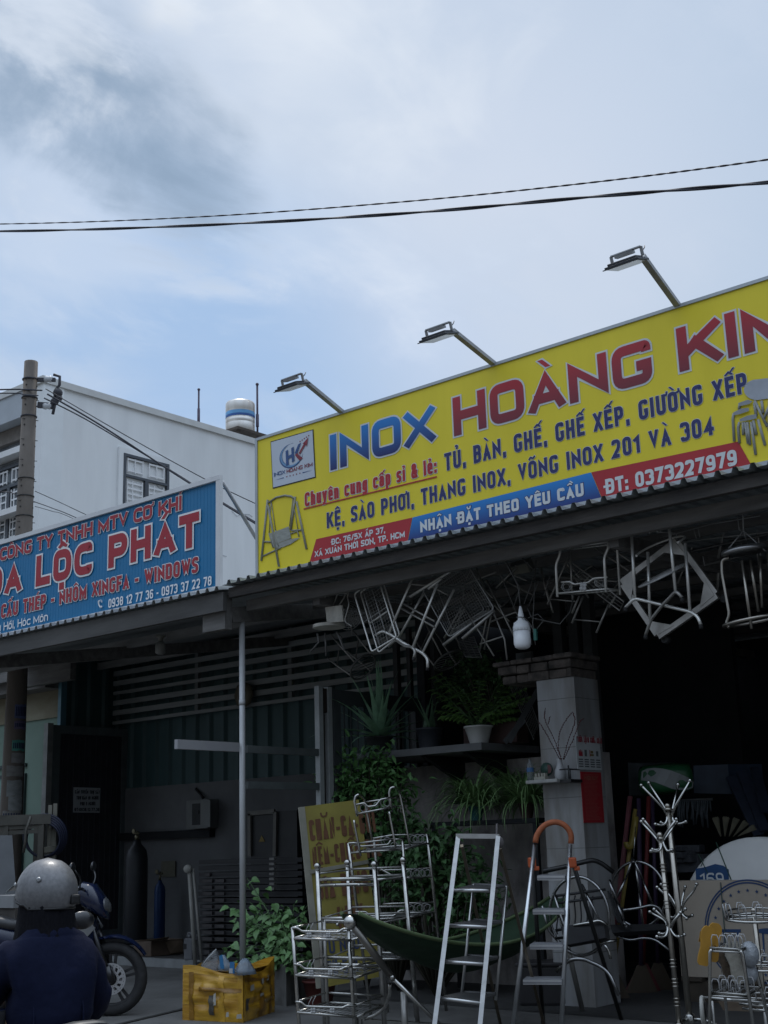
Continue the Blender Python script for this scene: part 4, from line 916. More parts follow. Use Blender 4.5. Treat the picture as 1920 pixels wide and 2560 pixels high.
loose_rods('rod_bundle', 'bunch of bare steel rods hanging between the mesh basket and the lamp bulb', [((1190, 1420), (1262, 1600), (1268, 1650)), ((1215, 1450), (1290, 1600)), ((1165, 1460), (1240, 1430)), ((1225, 1555), (1290, 1530), (1310, 1560)), ((1240, 1470), (1290, 1420)), ((1150, 1500), (1235, 1640)), ((1200, 1610), (1260, 1590))], .35, .008, M_steel_d, 'rods')
loose_rods('rod_bundle', 'bunch of long dark rods laid flat on the rafters above the square table base', [((1500, 1400), (1920, 1300)), ((1520, 1425), (1920, 1335)), ((1560, 1385), (1920, 1290)), ((1600, 1450), (1920, 1375)), ((1380, 1475), (1560, 1440))], 1.0, .011, M_dwire, 'rods')
# flat lamp and bulb
f = zp(1100, 1260, .2773, h)
t = thing('ceiling_lamp', 'square flat lamp hanging dim above the white lamp bulb', 'lamp', f(725, 600, .4), None)
mb = MB(); q = [f(625, 570, .4), f(790, 525, .4), f(825, 615, .4), f(655, 642, .4)]; mb.prism([c for c in q], (0, .05, .05)); obj('housing', mb, mat('lamp_housing', (.10, .10, .09), .6), t)
mb = MB(); cc = (q[0]+q[1]+q[2]+q[3])/4; mb.face([c*.88+cc*.12-V((0, .004, .004)) for c in q]); obj('diffuser', mb, mat('lamp_diffuser', (.20, .20, .165), .5), t)
mb = MB(); mb.tube([cc, V((cc.x-.05, cc.y, 3.5))], .004, 5); mb.tube([q[1], V((q[1].x, cc.y, 3.5))], .004, 5); obj('hanger', mb, M_wire, t)
c = h(1307, 1622); px = .00313
t = thing('lamp_bulb', 'large white lamp bulb hanging unlit under the eave', 'lamp bulb', c)
R_ = .067
mb = MB(); mb.lathe([(R_*.55, 0), (R_*.86, .012), (R_, .04), (R_, .135)], c, seg=24); obj('diffuser', mb, mat('bulb_white', (.82, .84, .86), .35, 0, .05, 4), t)
mb = MB(); mb.lathe([(R_, .136), (R_*1.01, .17), (R_*.82, .205), (R_*.42, .225), (R_*.36, .24), (R_*.34, .27), (R_*.24, .30), (.008, .335)], c, seg=24)
for k in range(16): a = k*math.pi/8; u = V((math.cos(a), math.sin(a), 0)); mb.bar(c+u*R_+V((0, 0, .14)), c+u*R_*.83+V((0, 0, .205)), .004, .006, up=u)
obj('body', mb, mat('bulb_body', (.74, .76, .78), .5, 0, .06, 4), t)
mb = MB(); mb.tube(fillet([c+V((0, 0, .33)), c+V((-.01, 0, .5)), V((c.x-.04, 8.1, 3.45))], .05), .004, 5); mb.tube(fillet([c+V((-.03, -.02, .25)), c+V((.05, -.03, .24)), c+V((.09, .02, .16)), c+V((.1, .03, .02))], .04), .004, 5); obj('cord', mb, M_dwire, t)
mb = MB(); mb.box(c+V((.105, .03, .1)), (.025, .02, .09)); obj('switch', mb, mat('switch_green', (.03, .15, .12), .5), t)
c = at(401, 1636, y=9.6)
t = thing('bulb_socket', 'small pale bulb in its socket under the workshop roof', 'lamp bulb', c)
mb = MB(); mb.lathe([(.035, 0), (.06, .02), (.062, .10), (.05, .13), (.03, .15)], c, seg=18); obj('bulb', mb, mat('dim_bulb', (.30, .30, .28), .4), t)
mb = MB(); mb.lathe([(.028, .151), (.03, .2), (.06, .205), (.06, .22)], c, seg=14); mb.tube([c+V((0, 0, .22)), V((c.x, c.y, 3.72))], .006, 5); obj('socket', mb, mat('socket_cream', (.26, .255, .22), .6), t)
# two tier rack
t = thing('hanging_rack', 'two tier steel rack with clover ornaments hanging right of the lamp bulb', 'rack', f(1280, 850), G_H)
tubes('upright', f, [((1090, 262, 0), (1080, 460, 0), (1045, 545, 0), (1060, 838, 0))], .011, M_hang, t)
tubes('upright', f, [((1625, 820, .22), (1590, 260, .22), (1545, 185, .11), (1508, 230, 0), (1520, 390, 0), (1480, 480, 0), (1497, 795, 0))], .011, M_hang, t)
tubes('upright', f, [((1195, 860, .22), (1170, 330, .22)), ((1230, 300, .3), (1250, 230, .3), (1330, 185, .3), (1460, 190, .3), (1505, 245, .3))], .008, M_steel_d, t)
for y0, y1, y2 in ((305, 400, 345), (705, 805, 765)):
    o_ = -10 if y0 < 500 else 0
    tubes('shelf_rail', f, [((1095, y0, 0), (1170, y0-5, 0), (1210, y0+18, 0), (1335, y0+2, 0), (1385, y0-35, 0), (1508+o_, y0-55+(10 if y0 > 500 else 0), 0)), ((1072, y1, 0), (1500, y2, 0)), ((1200, y1+5, .22), (1610, y2+10, .22)), ((1072, y1, 0), (1200, y1+5, .22)), ((1500, y2, 0), (1610, y2+10, .22))], .0075, M_hang, t, .012)
    mb = MB()
    for k in range(9): u = (k+1)/10; mb.rod(f(1072+428*u, y1+(y2-y1)*u, 0), f(1200+410*u, y1+5+(y2+5-y1)*u, .22), .003, 5)
    for cx, cy, r in ((1140, y0+42, .035), (1440, y0, .038)): mb.ring(f(cx, cy, .01), r, .003, (0.6, -1, 0), 18, 5); mb.ring(f(cx, cy, .02), r*.7, .003, (0.6, -1, 0), 18, 5)
    obj('shelf_wire', mb, M_wire, t)
    mb = MB(); c = f(1290, y0+40, -.01)
    for k in range(4): a = k*math.pi/2+.6; mb.ball(c+V((math.cos(a)*.02, 0, math.sin(a)*.02)), .018, 8, 6, (1, .5, 1))
    obj('ornament', mb, mat('ornament_white', (.5, .5, .5), .4), t)
obj('hook', hook(1468, 1313, .1), M_wire, t)
t = thing('folding_rack', 'folded slatted rack slung diagonally behind the two tier rack', 'rack', f(1300, 1100, .35), G_H)
tubes('leg', f, [((1210, 360, .4), (970, 905, .4)), ((1255, 830, .36), (1190, 985, .36))], .009, M_steel_d, t, 0); tubes('leg', f, [((1290, 830, .4), (1190, 1075, .4)), ((1530, 880, .4), (1410, 1162, .4)), ((1610, 790, .4), (1525, 935, .4))], .009, M_steel_d, t, 0)
tubes('stretcher', f, [((1000, 858, .4), (1235, 880, .4)), ((1200, 1040, .4), (1445, 1062, .4)), ((1090, 662, .4), (1600, 700, .4))], .006, M_steel_d, t, 0)
mb = MB(); Q = [f(1200, 535, .36), f(1660, 880, .36), f(1620, 960, .36), f(1130, 590, .36)]; mb.tube(Q, .007, 6, closed=True); mesh_fill(mb, Q, 6, 3, .003); mb.tube([f(1400, 395, .5), f(1700, 600, .5)], .008, 6); mb.tube([f(1520, 380, .5), f(1720, 520, .5)], .008, 6); obj('slatted_panel', mb, M_steel_d, t)
mb = MB(); mb.tube([f(1210, 360, .4), V((f(1210, 360, .4).x, 8.6, 3.52))], .004, 5); obj('hook', mb, M_wire, t)
# square table frame and round stool
f = zp(1300, 1220, .3737, h)
t = thing('square_table_base', 'square pale metal frame with corner plates hanging by one corner', 'table base', f(930, 1010, .1), G_H)
Q = [f(1050, 352, .12), f(682, 632, .12), f(930, 995, .12), f(1322, 722, .12)]
M_alu = mat('scuffed_aluminium', (.44, .42, .39), .42, .85, .3, 6)
mb = MB()
for i in range(4):
    a, b = Q[i], Q[(i+1) % 4]; d = (b-a).normalized(); mb.bar(a+d*(.02 if i % 2 else 0), b-d*(.02 if i % 2 else 0), .030 if i % 2 else .032, .042, up=(0, 0, 1) if abs(d.z) < .9 else (1, 0, 0))
obj('frame', mb, M_alu, t)
for i in range(4):
    a, b, c = Q[i], Q[i-1], Q[(i+1) % 4]; u, v = (b-a).normalized(), (c-a).normalized(); mb = MB(); mb.prism([a+(u+v)*.012-V((0, .02, 0)), a+u*.15-V((0, .02, 0)), a+v*.15-V((0, .02, 0))], (0, .012, 0)); obj('corner_plate', mb, M_alu, t)
mb = MB()
for q in (Q[2], Q[3], Q[1]): mb.lathe([(.028, 0), (.03, .03), (.026, .06)], q+V((.03, .02, -.02)), (0, 1, 0), 12)
obj('rubber_foot', mb, M_rubber, t); obj('hook', hook(1692, 1350, .12), M_wire, t)
t = thing('wire_stool', 'round wire seat stool hanging upright in front of the square frame', 'stool', f(960, 950, -.02), G_H)
for l in (((745, 293, -.06), (770, 738, -.06)), ((995, 230, -.1), (1040, 690, -.1)), ((855, 428, .02), (870, 880, .02)), ((1105, 370, .0), (1137, 820, .0))): mb = MB(); mb.rod(f(*l[0]), f(*l[1]), .0115, 9); obj('leg', mb, M_hang, t)
mb = MB(); c = f(950, 585, .0); mb.ring(c, .185, .006, (-.25, -.45, 1), 34, 6)
q_ = V((0, 0, 1)).rotation_difference(V((-.25, -.45, 1)).normalized())
for k in range(15):
    y = -.165+k*.0236; x = math.sqrt(max(0, .185**2-y*y)); mb.rod(c+q_ @ V((-x, y, 0)), c+q_ @ V((x, y, 0)), .0032, 5)
obj('seat_grid', mb, M_wire, t)
mb = MB(); c2 = f(940, 390, -.04); mb.ring(c2, .185, .008, (-.12, -.5, 1), 30, 7, a0=-.4, a1=3.6); obj('back_hoop', mb, M_hang, t)
tubes('foot_tube', f, [((705, 800, -.06), (765, 738, -.06), (960, 785, 0), (1140, 828, .0), (1190, 860, 0), (1210, 915, 0))], .0125, M_hang, t); tubes('foot_tube', f, [((840, 985, .02), (875, 880, .02), (960, 775, -.04), (1045, 688, -.1), (1085, 735, -.1))], .0125, M_steel_d, t)
mb = MB()
for a in ((705, 800, -.06), (1210, 915, 0), (840, 985, .02), (1085, 735, -.1)): q = f(*a); mb.rod(q, q-V((0, 0, .03)), .016)
obj('rubber_foot', mb, M_rubber, t); obj('hook', hook(1652, 1330, .0), M_wire, t)
t = thing('round_stool', 'steel stool with a shiny round seat and ring base hanging at the right end', 'stool', f(1540, 945), G_H)
c = f(1505, 432, .0); mb = MB(); mb.lathe([(.0, -.004), (.150, -.004), (.160, .002), (.163, .014), (.157, .028), (.142, .036), (.0, .040)], c, (-.05, -.10, 1), seg=32, cap=False); obj('seat', mb, mat('seat_steel', (.36, .36, .36), .3, .9, .2, 3), t)
M_brass = mat('aged_steel', (.42, .39, .34), .32, 1, .25, 6)
R1 = [f(1352, 480, -.05), f(1350, 560, -.05), f(1402, 850, -.05)]; mb = MB(); mb.tube(fillet([f(1400, 465, -.05)]+R1+[f(1378, 905, -.05), f(1400, 935, -.06)], .05), .0115, 8); obj('leg', mb, M_brass, t)
for a, b in (((1485, 485, -.12), (1550, 942, -.14)), ((1540, 478, .05), (1597, 828, .12)), ((1605, 455, .08), (1620, 800, .12)), ((1655, 440, -.02), (1720, 900, -.02))): mb = MB(); mb.tube([f(*a), f(*b)], .0115, 8); obj('leg', mb, M_brass, t)
mb = MB(); mb.ring(f(1560, 885, .0), .20, .012, (-.08, -.12, 1), 36, 8); obj('base_ring', mb, M_brass, t)
mb = MB(); a = f(1495, 285)
for b in (f(1375, 430, -.05), f(1640, 420, .0), f(1530, 400, .14)): mb.tube([a, b], .004, 5)
mb.tube([a, f(1490, 150), V((a.x, 8.05, 3.44))], .005, 5); obj('hook', mb, M_wire, t)

# ------------------------------------------------------------------ workshop interior
fw = lambda px, py, d=0: at(px, py, y=YB-.06-d)
t = thing('electric_box', 'pale electric switch box with open door on the grey workshop wall', 'electric box', fw(520, 2075))
mb = MB(); a, b = fw(500, 2072), fw(545, 1998); mb.b2((a.x, YB-.25, a.z), (b.x, YB-.055, b.z)); a2 = fw(484, 2072); mb.b2((a2.x, YB-.2, a.z), (a.x-.003, YB-.055, b.z)); obj('box', mb, mat('box_grey', (.17, .18, .175), .6, 0, .2, 3), t)
mb = MB(); mb.b2((a.x+.05, YB-.256, a.z+.05), (b.x-.04, YB-.2505, b.z-.05)); mb.b2((a.x+.10, YB-.27, a.z+.2), (a.x+.2, YB-.2565, b.z-.15)); obj('opening', mb, mat('box_inside', (.03, .032, .034), .7), t)
mb = MB(); c, e = fw(549, 2068), fw(573, 2000); mb.b2((c.x, YB-.42, c.z), (e.x, YB-.40, e.z)); obj('door', mb, mat('box_grey', (.17, .18, .175)), t)
mb = MB(); mb.tube(fillet([fw(508, 1995, .05), fw(500, 1985, .05), fw(490, 1972, .0)], .05), .02, 6); obj('conduit', mb, M_black, t)
t = MB(); t.b2(fw(405, 2192), fw(440, 2152)-V((0, .02, 0))); solo('cream_panel', t, mat('cream_board', (.14, .135, .10), .8), 'small cream panel on the wall behind the gas cylinders', 'panel')
mb = MB(); a, b = fw(300, 2092), fw(537, 2086); mb.b2((a.x, YB-.16, a.z-.06), (b.x, YB-.055, a.z+.05)); solo('wall_rail', mb, M_dark, 'dark rail running along the grey workshop wall', 'rail')
def cylinder(px, py, r, hh, m, label):
    c = at(px, py, z=.091); t = thing('gas_cylinder', label, 'gas cylinder', c)
    mb = MB(); mb.lathe([(r*.9, 0), (r, .03), (r, hh*.82), (r*.85, hh*.90), (r*.4, hh*.96), (r*.3, hh)], c, seg=24); obj('body', mb, m, t)
    mb = MB(); mb.lathe([(r*.22, hh), (r*.22, hh+.06), (r*.12, hh+.07), (r*.12, hh+.12)], c, seg=12); mb.rod(c+V((-.04, -.03, hh+.09)), c+V((.05, .0, hh+.09)), .015); mb.lathe([(.03, 0), (.03, .02)], c+V((.0, -.05, hh+.12)), (0, -1, 0), 12); obj('valve', mb, mat('valve_brass', (.2, .18, .12), .4, .8), t); return t
cylinder(338, 2360, .155, 1.38, mat('cyl_dark', (.022, .025, .03), .5, .2, .3, 3), 'tall dark gas cylinder standing by the gate post')
cylinder(398, 2352, .078, .82, mat('cyl_blue', (.012, .05, .16), .45, .2, .3, 4), 'slim blue gas cylinder standing against the workshop wall')
c = at(420, 2394, z=.091); t = thing('carton', 'open brown carton lying on the workshop floor', 'carton', c)
a, b = at(378, 2392, z=.091), at(456, 2385, z=.091); u = (b-a); L = u.length; u.normalize(); n = V((-u.y, u.x, 0)); mb = MB()
for q in ((a, a+u*L), (a+n*.4, a+u*L+n*.4), (a, a+n*.4), (a+u*L, a+u*L+n*.4)): mb.bar(q[0]+V((0, 0, .09)), q[1]+V((0, 0, .09)), .012, .17)
mb.bar(a+n*.2+V((0, 0, .006)), a+u*L+n*.2+V((0, 0, .006)), .38, .008); obj('carton_body', mb, mat('carton_brown', (.10, .07, .05), .85, 0, .3, 4), t)
mb = MB(); mb.prism([a+V((0, 0, .18)), a+u*L*.5+V((0, 0, .18)), a+u*L*.4-n*.12+V((0, 0, .215)), a-u*.28-n*.1+V((0, 0, .19))], (0, 0, .006)); mb.prism([a+u*L*.42+V((0, 0, .18)), a+u*L+V((0, 0, .18)), a+u*L*1.0-n*.02+V((0, 0, -.0+.03)), a+u*L*.55-n*.05+V((0, 0, .02))], (0, -.006, 0)); obj('flap', mb, mat('flap_brown', (.17, .125, .085), .85, 0, .3, 4), t)
c = at(474, 2400, z=.091); t = thing('plastic_jug', 'grey plastic jug standing beside the brown carton', 'jug', c)
mb = MB(); mb.box(c+V((0, 0, .12)), (.11, .09, .24), .4, bev=.02); mb.lathe([(.02, .24), (.02, .28)], c+V((.0, 0, 0)), seg=12); mb.tube(fillet([c+V((-.04, 0, .235)), c+V((-.03, 0, .30)), c+V((.04, 0, .29)), c+V((.05, 0, .235))], .03), .012, 6); obj('body', mb, mat('jug_grey', (.16, .165, .175), .6), t)
mb = MB(); mb.box(c+V((-.02, -.052, .15)), (.045, .01, .06), .4); obj('label_patch', mb, M_black, t)
# stacked dark steel profiles and leaning post
t = thing('profile_stack', 'stack of dark steel profiles on a rack behind the leafy plant', 'steel stack', at(600, 2420, z=0))
yb_ = 10.0; mb = MB()
for k in range(17):
    z = .06+k*.068; a = at(497, 2400, y=yb_); e = at(775, 2400, y=yb_+.1)
    mb.b2((a.x+rb.uniform(-.05, .02), yb_-.0, z), (e.x, yb_+.28, z+.045))
obj('profile', mb, mat('profile_dark', (.026, .026, .028), .55, .4, .4, 3, stretch=(.3, 3, 3)), t)
mb = MB()
for k in range(15):
    z = .06+k*.068
    for x0_, x1_ in ((507, 512), (512, 530), (538, 560)) if 3 < k < 14 else ((512, 524),):
        a = at(x0_, 2300, y=yb_-.02); e = at(x1_, 2300, y=yb_-.02); mb.b2((a.x, yb_-.024, z+.006), (e.x, yb_-.002, z+.04))
obj('end_face', mb, mat('profile_end', (.060, .055, .056), .6, .2, .3, 5), t)
mb = MB()
for k in range(7): a = at(682, 2150+k*12.5, y=yb_-.1); mb.b2((a.x-.035, yb_-.12, a.z), (a.x+.035, yb_-.08, a.z+.024))
obj('end_face', mb, mat('profile_end_pale', (.16, .155, .145), .6), t)
a, b = at(473, 2172, y=9.75), at(488, 2412, y=9.75); t = thing('leaning_pole', 'pale thin pole with a round cap leaning against the dark steel stack', 'pole', b)
mb = MB(); mb.rod(a, b, .022, 10); mb.rod(a+V((.03, .03, 0)), b+V((.05, .05, 0)), .015, 8); obj('tube', mb, mat('pole_cream', (.28, .275, .25), .6), t)
mb = MB(); mb.lathe([(.0, -.02), (.045, -.02), (.045, .02), (.0, .02)], a+V((0, -.02, .0)), (0.6, -1, 0), 14, cap=False); obj('cap', mb, mat('pole_cream', (.2, .2, .2)), t)
t = thing('steel_cabinet', 'black cabinet with pale door frame and yellow warning triangle in the workshop', 'cabinet', fw(655, 2200, 1.2))
yc = YB-1.4; fc_ = lambda px, py: at(px, py, y=yc)
a, b = fc_(628, 2330), fc_(690, 2028); mb = MB(); mb.b2((a.x, yc, .1), (b.x+.35, yc+.6, b.z)); obj('cabinet_body', mb, mat('cab_black', (.012, .014, .016), .5), t)
mb = MB(); 
for q in (((624, 2034), (690, 2028)), ((692, 2030), (690, 2140)), ((627, 2034), (628, 2140))): mb.bar(fc_(*q[0])-V((0, .02, 0)), fc_(*q[1])-V((0, .02, 0)), .03, .05)
obj('door_frame', mb, mat('cab_frame', (.13, .125, .11), .6), t)
mb = MB(); mb.prism([fc_(648, 2105)-V((0, .004, 0)), fc_(663, 2104)-V((0, .004, 0)), fc_(655, 2088)-V((0, .004, 0))], (0, -.003, 0)); obj('warning_triangle', mb, mat('warn_yellow', (.20, .14, .02), .6), t)
mb = MB(); c = at(606, 1737, y=YB-.3); mb.lathe([(.0, 0), (.17, 0), (.19, .03), (.12, .06), (.0, .07)], c+V((0, .05, 0)), (0, -1, 0), 8, cap=False); solo('wall_fan', mb, mat('fan_tan', (.13, .115, .08), .6), 'round eight sided tan plate behind the grey post on the slatted wall', 'plate')

# ------------------------------------------------------------------ fence, rail, double post between the shops
mb = MB(); a, b = at(440, 1862, x=XD), at(611, 1869, x=XD); mb.b2((XD-.02, a.y, a.z-.035), (XD+.02, 8.0, a.z+.045)); solo('pale_bar', mb, mat('bar_pale', (.30, .30, .31), .6, 0, .12, 3), 'pale flat bar sticking out from the grey post towards the street', 'bar')
mb = MB()
for za, zb in (((618, 1872), (800, 1880)), ((618, 1962), (800, 1966))): a, b = at(*za, x=XD), at(*zb, x=XD); mb.b2((XD-.02, 8.1, a.z-.035), (XD+.02, 9.05, a.z+.03))
solo('fence_rail', mb, mat('rail_green_grey', (.10, .115, .115), .6, 0, .3, 4), 'two grey green rails joining the grey post to the white channel post', 'rail')
t = thing('channel_post', 'white twin channel post with a dark slot beside the barred gate', 'post', (XD, 9.1, 0)); a = at(800, 1716, x=XD)
for y in (9.06, 9.19): mb = MB(); mb.b2((XD-.03, y-.028, 0), (XD+.03, y+.028, a.z)); obj('channel', mb, mat('channel_white', (.34, .36, .36), .6, 0, .25, 5), t)
mb = MB(); mb.b2((XD-.028, 9.09, 0), (XD-.02, 9.16, a.z-.01)); mb.b2((XD-.02, 9.1, a.z-.25), (XD+.02, 9.155, a.z-.02)); obj('slot', mb, mat('slot_dark', (.03, .022, .018), .9), t)  # dark brown strip filling the gap between the channels
t = thing('barred_gate', 'dark gate of thin upright bars behind the agave', 'gate', (XD, 9.7, .1))
zt = a.z-.02; mb = MB()
for q in (((9.24, .1), (9.34, zt)), ((10.5, .1), (10.6, zt)), ((9.34, zt-.14), (10.5, zt)), ((9.34, 1.3), (10.5, 1.4)), ((9.34, .1), (10.5, .25))): mb.b2((XD-.03, q[0][0], q[0][1]), (XD+.03, q[1][0], q[1][1]))
obj('gate_frame', mb, mat('gate_grey_green', (.065, .075, .08), .6, .1, .3, 4), t)
mb = MB()
for k in range(11): mb.rod((XD, 9.42+k*.1, .25), (XD, 9.42+k*.1, zt-.14), .008, 6)
obj('bar', mb, mat('gate_bar', (.08, .09, .095), .5, .3), t)

# ------------------------------------------------------------------ stained wall, ledge and plants
YL = 9.6; LA, LB = at(1010, 1880, y=YL), at(1203, 1853, y=YL); LZ = LB.z
t = thing('stained_wall', 'low peeling plaster wall with a concrete ledge under the potted plants', 'wall', (-7, 10.3, 0))
YW = 10.30; wl = at(862, 2100, y=YW).x; wr = at(1372, 2000, y=YW).x
mb = MB(); mb.b2((wl, YW, 0), (wr, YW+.12, LZ-.13)); 
obj('wall', mb, mat('peeling_plaster', (.56, .52, .49), .9, 0, .4, 2.6, col2=(.12, .11, .105), bump=.4, bscale=9, stretch=(1, 1, .6)), t)
mb = MB(); a = at(865, 2100, y=YW-.06); b = at(905, 2100, y=YW-.06); mb.b2((a.x, YW-.06, 0), (b.x, YW-.003, LZ-.3)); obj('wall_post', mb, mat('wall_post_blue', (.17, .195, .20), .8, 0, .3, 3), t)
mb = MB(); mb.prism([V((LB.x-1.55, YL, LZ-.075)), V((LB.x, YL, LZ-.075)), V((LB.x, YL+.95, LZ-.075)), V((LB.x-1.55, YL+.95, LZ-.075))], (0, 0, .065)); obj('ledge', mb, mat('ledge_concrete', (.17, .175, .18), .85, 0, .3, 3), t)
mb = MB()
for px in (930, 1090, 1195): q = at(px, 1900, y=YL+.3); mb.prism([V((q.x, YL+.06, LZ-.08)), V((q.x, YW-.002, LZ-.08)), V((q.x, YW-.002, LZ-.35))], (.05, 0, 0))
obj('ledge_bracket', mb, M_dark, t)
mb = MB(); hole = [(1203, 1880), (1248, 1878), (1246, 1895), (1230, 1905), (1243, 1912), (1238, 1918), (1222, 1912), (1205, 1912), (1196, 1895)]
mb.prism([at(*q, y=YW-.004) for q in hole], (0, .002, 0)); obj('broken_patch', mb, M_dark, t)
mb = MB(); mb.b2((wr, YW+.02, 0), (wr+.6, YW+.14, LZ-.13)); obj('wall_return', mb, mat('peeling_plaster', (.1, .1, .1)), t)
GREENS = {}
def green(name, col, var=.45): return mat('leaf_'+name, tuple(k*c_ for k, c_ in zip(col, (2.0, 2.5, 1.9))), .5, 0, var, 14, spec=.4)
def leaf(mb, b, d, n, L, Wd, curl=.15, seg=3):
    d = V(d).normalized(); n = V(n); n = n-d*n.dot(d)
    n = n.normalized() if n.length > 1e-3 else V((0, 0, 1)); s = d.cross(n); rows = []
    for i in range(seg+1):
        u = i/seg; w = Wd*.5*math.sin(math.pi*min(1, .12+u*.88)**.8)*(1 if u < .999 else .05); c = V(b)+d*L*u-n*(curl*L*u*u)
        rows.append((c+s*w+n*w*.35, c, c-s*w+n*w*.35))
    for A, B in zip(rows, rows[1:]):
        for k in (0, 1): 
            vs = [mb.bm.verts.new(q) for q in (A[k], A[k+1], B[k+1], B[k])]; f_ = mb.bm.faces.new(vs); f_.smooth = True
def blade(mb, b, az, el, L, Wd, droop, seg=7, twist=0):
    d = V((math.cos(az)*math.cos(el), math.sin(az)*math.cos(el), math.sin(el))); s = V((-math.sin(az), math.cos(az), 0)); P = []; c = V(b); e = el
    for i in range(seg+1):
        u = i/seg; P.append((c.copy(), Wd*(.55+.45*math.sin(math.pi*min(1, u*1.3+.2)))*(1-u**2.2)*.5+.0008, e)); e -= droop/seg*(.4+1.2*u)
        c = c+V((math.cos(az)*math.cos(e), math.sin(az)*math.cos(e), math.sin(e)))*(L/seg)
    for (a, w, e1), (b2_, w2, e2) in zip(P, P[1:]):
        n1 = V((-math.cos(az)*math.sin(e1), -math.sin(az)*math.sin(e1), math.cos(e1)))*.3
        for sg in (1, -1):
            f_ = mb.bm.faces.new([mb.bm.verts.new(q) for q in (a, a+s*w*sg+n1*w, b2_+s*w2*sg+n1*w2, b2_)]); f_.smooth = True
def pot(name, c, r0, r1, hh, m, root, wob=None, seg=24):
    mb = MB(); mb.lathe([(r0, 0), (r0*1.02, .01), (r1, hh*.9), (r1*1.08, hh*.91), (r1*1.08, hh), (r1*.95, hh), (r1*.9, hh*.88)], c, seg=seg, wob=wob, cap=False); mb.lathe([(r0*.98, .004), (.001, .004)], c, seg=seg, cap=False); mb.lathe([(r1*.91, hh*.86), (.001, hh*.87)], c, seg=seg, cap=False); return obj(name, mb, m, root)
def bush(root, center, sz, n, L, Wd, m, rs, name='foliage', stems=None, ms=None, down=.2):
    R = random.Random(rs); mb = MB(); sm = MB(); cl = []
    for k in range(max(5, n//28)):
        q = V((R.gauss(0, .42), R.gauss(0, .42), R.gauss(0, .42)))
        if q.length > 1: q.normalize()
        cl.append(V((q.x*sz[0], q.y*sz[1], q.z*sz[2])))
    for k in range(n):
        c = R.choice(cl); q = c+V((R.gauss(0, .16)*sz[0], R.gauss(0, .16)*sz[1], R.gauss(0, .16)*sz[2]))
        d = V((R.uniform(-1, 1), R.uniform(-1, 1), R.uniform(-.6, .7)-down)); leaf(mb, V(center)+q, d, (R.uniform(-.5, .5), R.uniform(-.9, .2), 1), L*R.uniform(.6, 1.25), Wd*R.uniform(.7, 1.2), R.uniform(0, .4))
    obj(name, mb, m, root)
    for c in cl:
        base = V(stems) if stems else V(center)-V((0, 0, sz[2])); e = V(center)+c; mid = base*.5+e*.5+V((c.x*.2, c.y*.2, 0)); sm.tube([base, mid, e], [.012, .008, .004], 5)
    obj('stem', sm, ms or mat('stem_brown', (.05, .045, .03), .8), root)
# agave on the ledge
c = at(948, 1872, y=YL+.18); c.z = LZ-.01; R = random.Random(5)
t = thing('agave', 'large spiky grey green agave in a dark pot on the ledge', 'agave', c)
pot('pot', c, .10, .13, .16, mat('pot_dark', (.03, .032, .035), .6), t); mb = MB(); c2 = at(950, 1845, y=YL+.18)
for k in range(40): 
    az = k*2.4+R.uniform(-.2, .2); el = .15+1.2*(k/30)+R.uniform(-.15, .15); blade(mb, c2, az, el, R.uniform(.5, .8), R.uniform(.075, .095), R.uniform(.2, .9)*(1.1-el*.5), 7)
for k in range(8): blade(mb, c2-V((0, 0, .05)), R.uniform(3.0, 6.2), -.2, R.uniform(.3, .5), .045, .9, 7)
obj('leaf_rosette', mb, green('agave', (.12, .175, .145), .3), t)
# bush below the agave, foliage behind goods
t = thing('shrub', 'dense green shrub growing below the agave behind the yellow board', 'shrub', (-7.9, 9.5, 0))
cc = at(905, 1985, y=9.45); bush(t, cc, (.52, .25, .45), 2300, .08, .036, green('shrub', (.055, .10, .042)), 11, stems=(cc.x, 9.45, 0))
t = thing('shrub', 'dark green shrub behind the stepladder and the tall rack', 'shrub', (-6.5, 9.3, 0))
cc = at(1080, 2210, y=9.3); bush(t, cc, (.62, .28, .55), 2200, .085, .042, green('dark', (.036, .064, .03)), 12, stems=(cc.x, 9.3, 0))
t = thing('shrub', 'low dark shrub between the tall rack and the stained wall', 'shrub', (-7.3, 9.2, 0))
cc = at(985, 2120, y=9.5); bush(t, cc, (.42, .22, .42), 1300, .075, .038, green('dark', (.03, .05, .026)), 13, stems=(cc.x, 9.5, 0))
# potted plants on the ledge
c = at(1198, 1858, y=YL+.16); c.z = LZ-.01; t = thing('potted_plant', 'leafy plant in a white scalloped pot at the end of the ledge', 'potted plant', c)
pot('pot', c, .085, .128, .165, mat('pot_white', (.52, .52, .50), .5, 0, .12, 3), t, wob=lambda a, hh: 1+.045*math.sin(a*6)*(hh > .14), seg=36)
cc = at(1150, 1745, y=YL+.2); R = random.Random(21); mb = MB(); sm = MB()
for k in range(30):
    e = at(R.uniform(1075, 1330), R.uniform(1680, 1800), y=YL+R.uniform(.0, .5)); b0 = c+V((R.uniform(-.05, .05), R.uniform(-.05, .05), .15)); pts = [b0, b0*.45+e*.55+V((0, 0, .07)), e]; sm.tube(pts, .005, 5)
    for j in range(13):
        u = .3+.7*j/12; q = (pts[0]*(1-u)**2+pts[1]*2*u*(1-u)+pts[2]*u*u); d = (pts[2]-pts[1]); s = 1 if j % 2 else -1
        leaf(mb, q, d.normalized()*.5+V((-d.y, d.x, 0)).normalized()*s+V((0, 0, -.25)), (0, -.5, 1), .075, .045, .2)
obj('foliage', mb, green('zz', (.085, .13, .045)), t); obj('stem', sm, green('stem', (.04, .06, .03)), t)
c = at(1075, 1872, y=YL+.22); c.z = LZ-.01; t = thing('potted_plant', 'sparse upright spiky plant in a dark round pot on the ledge', 'potted plant', c)
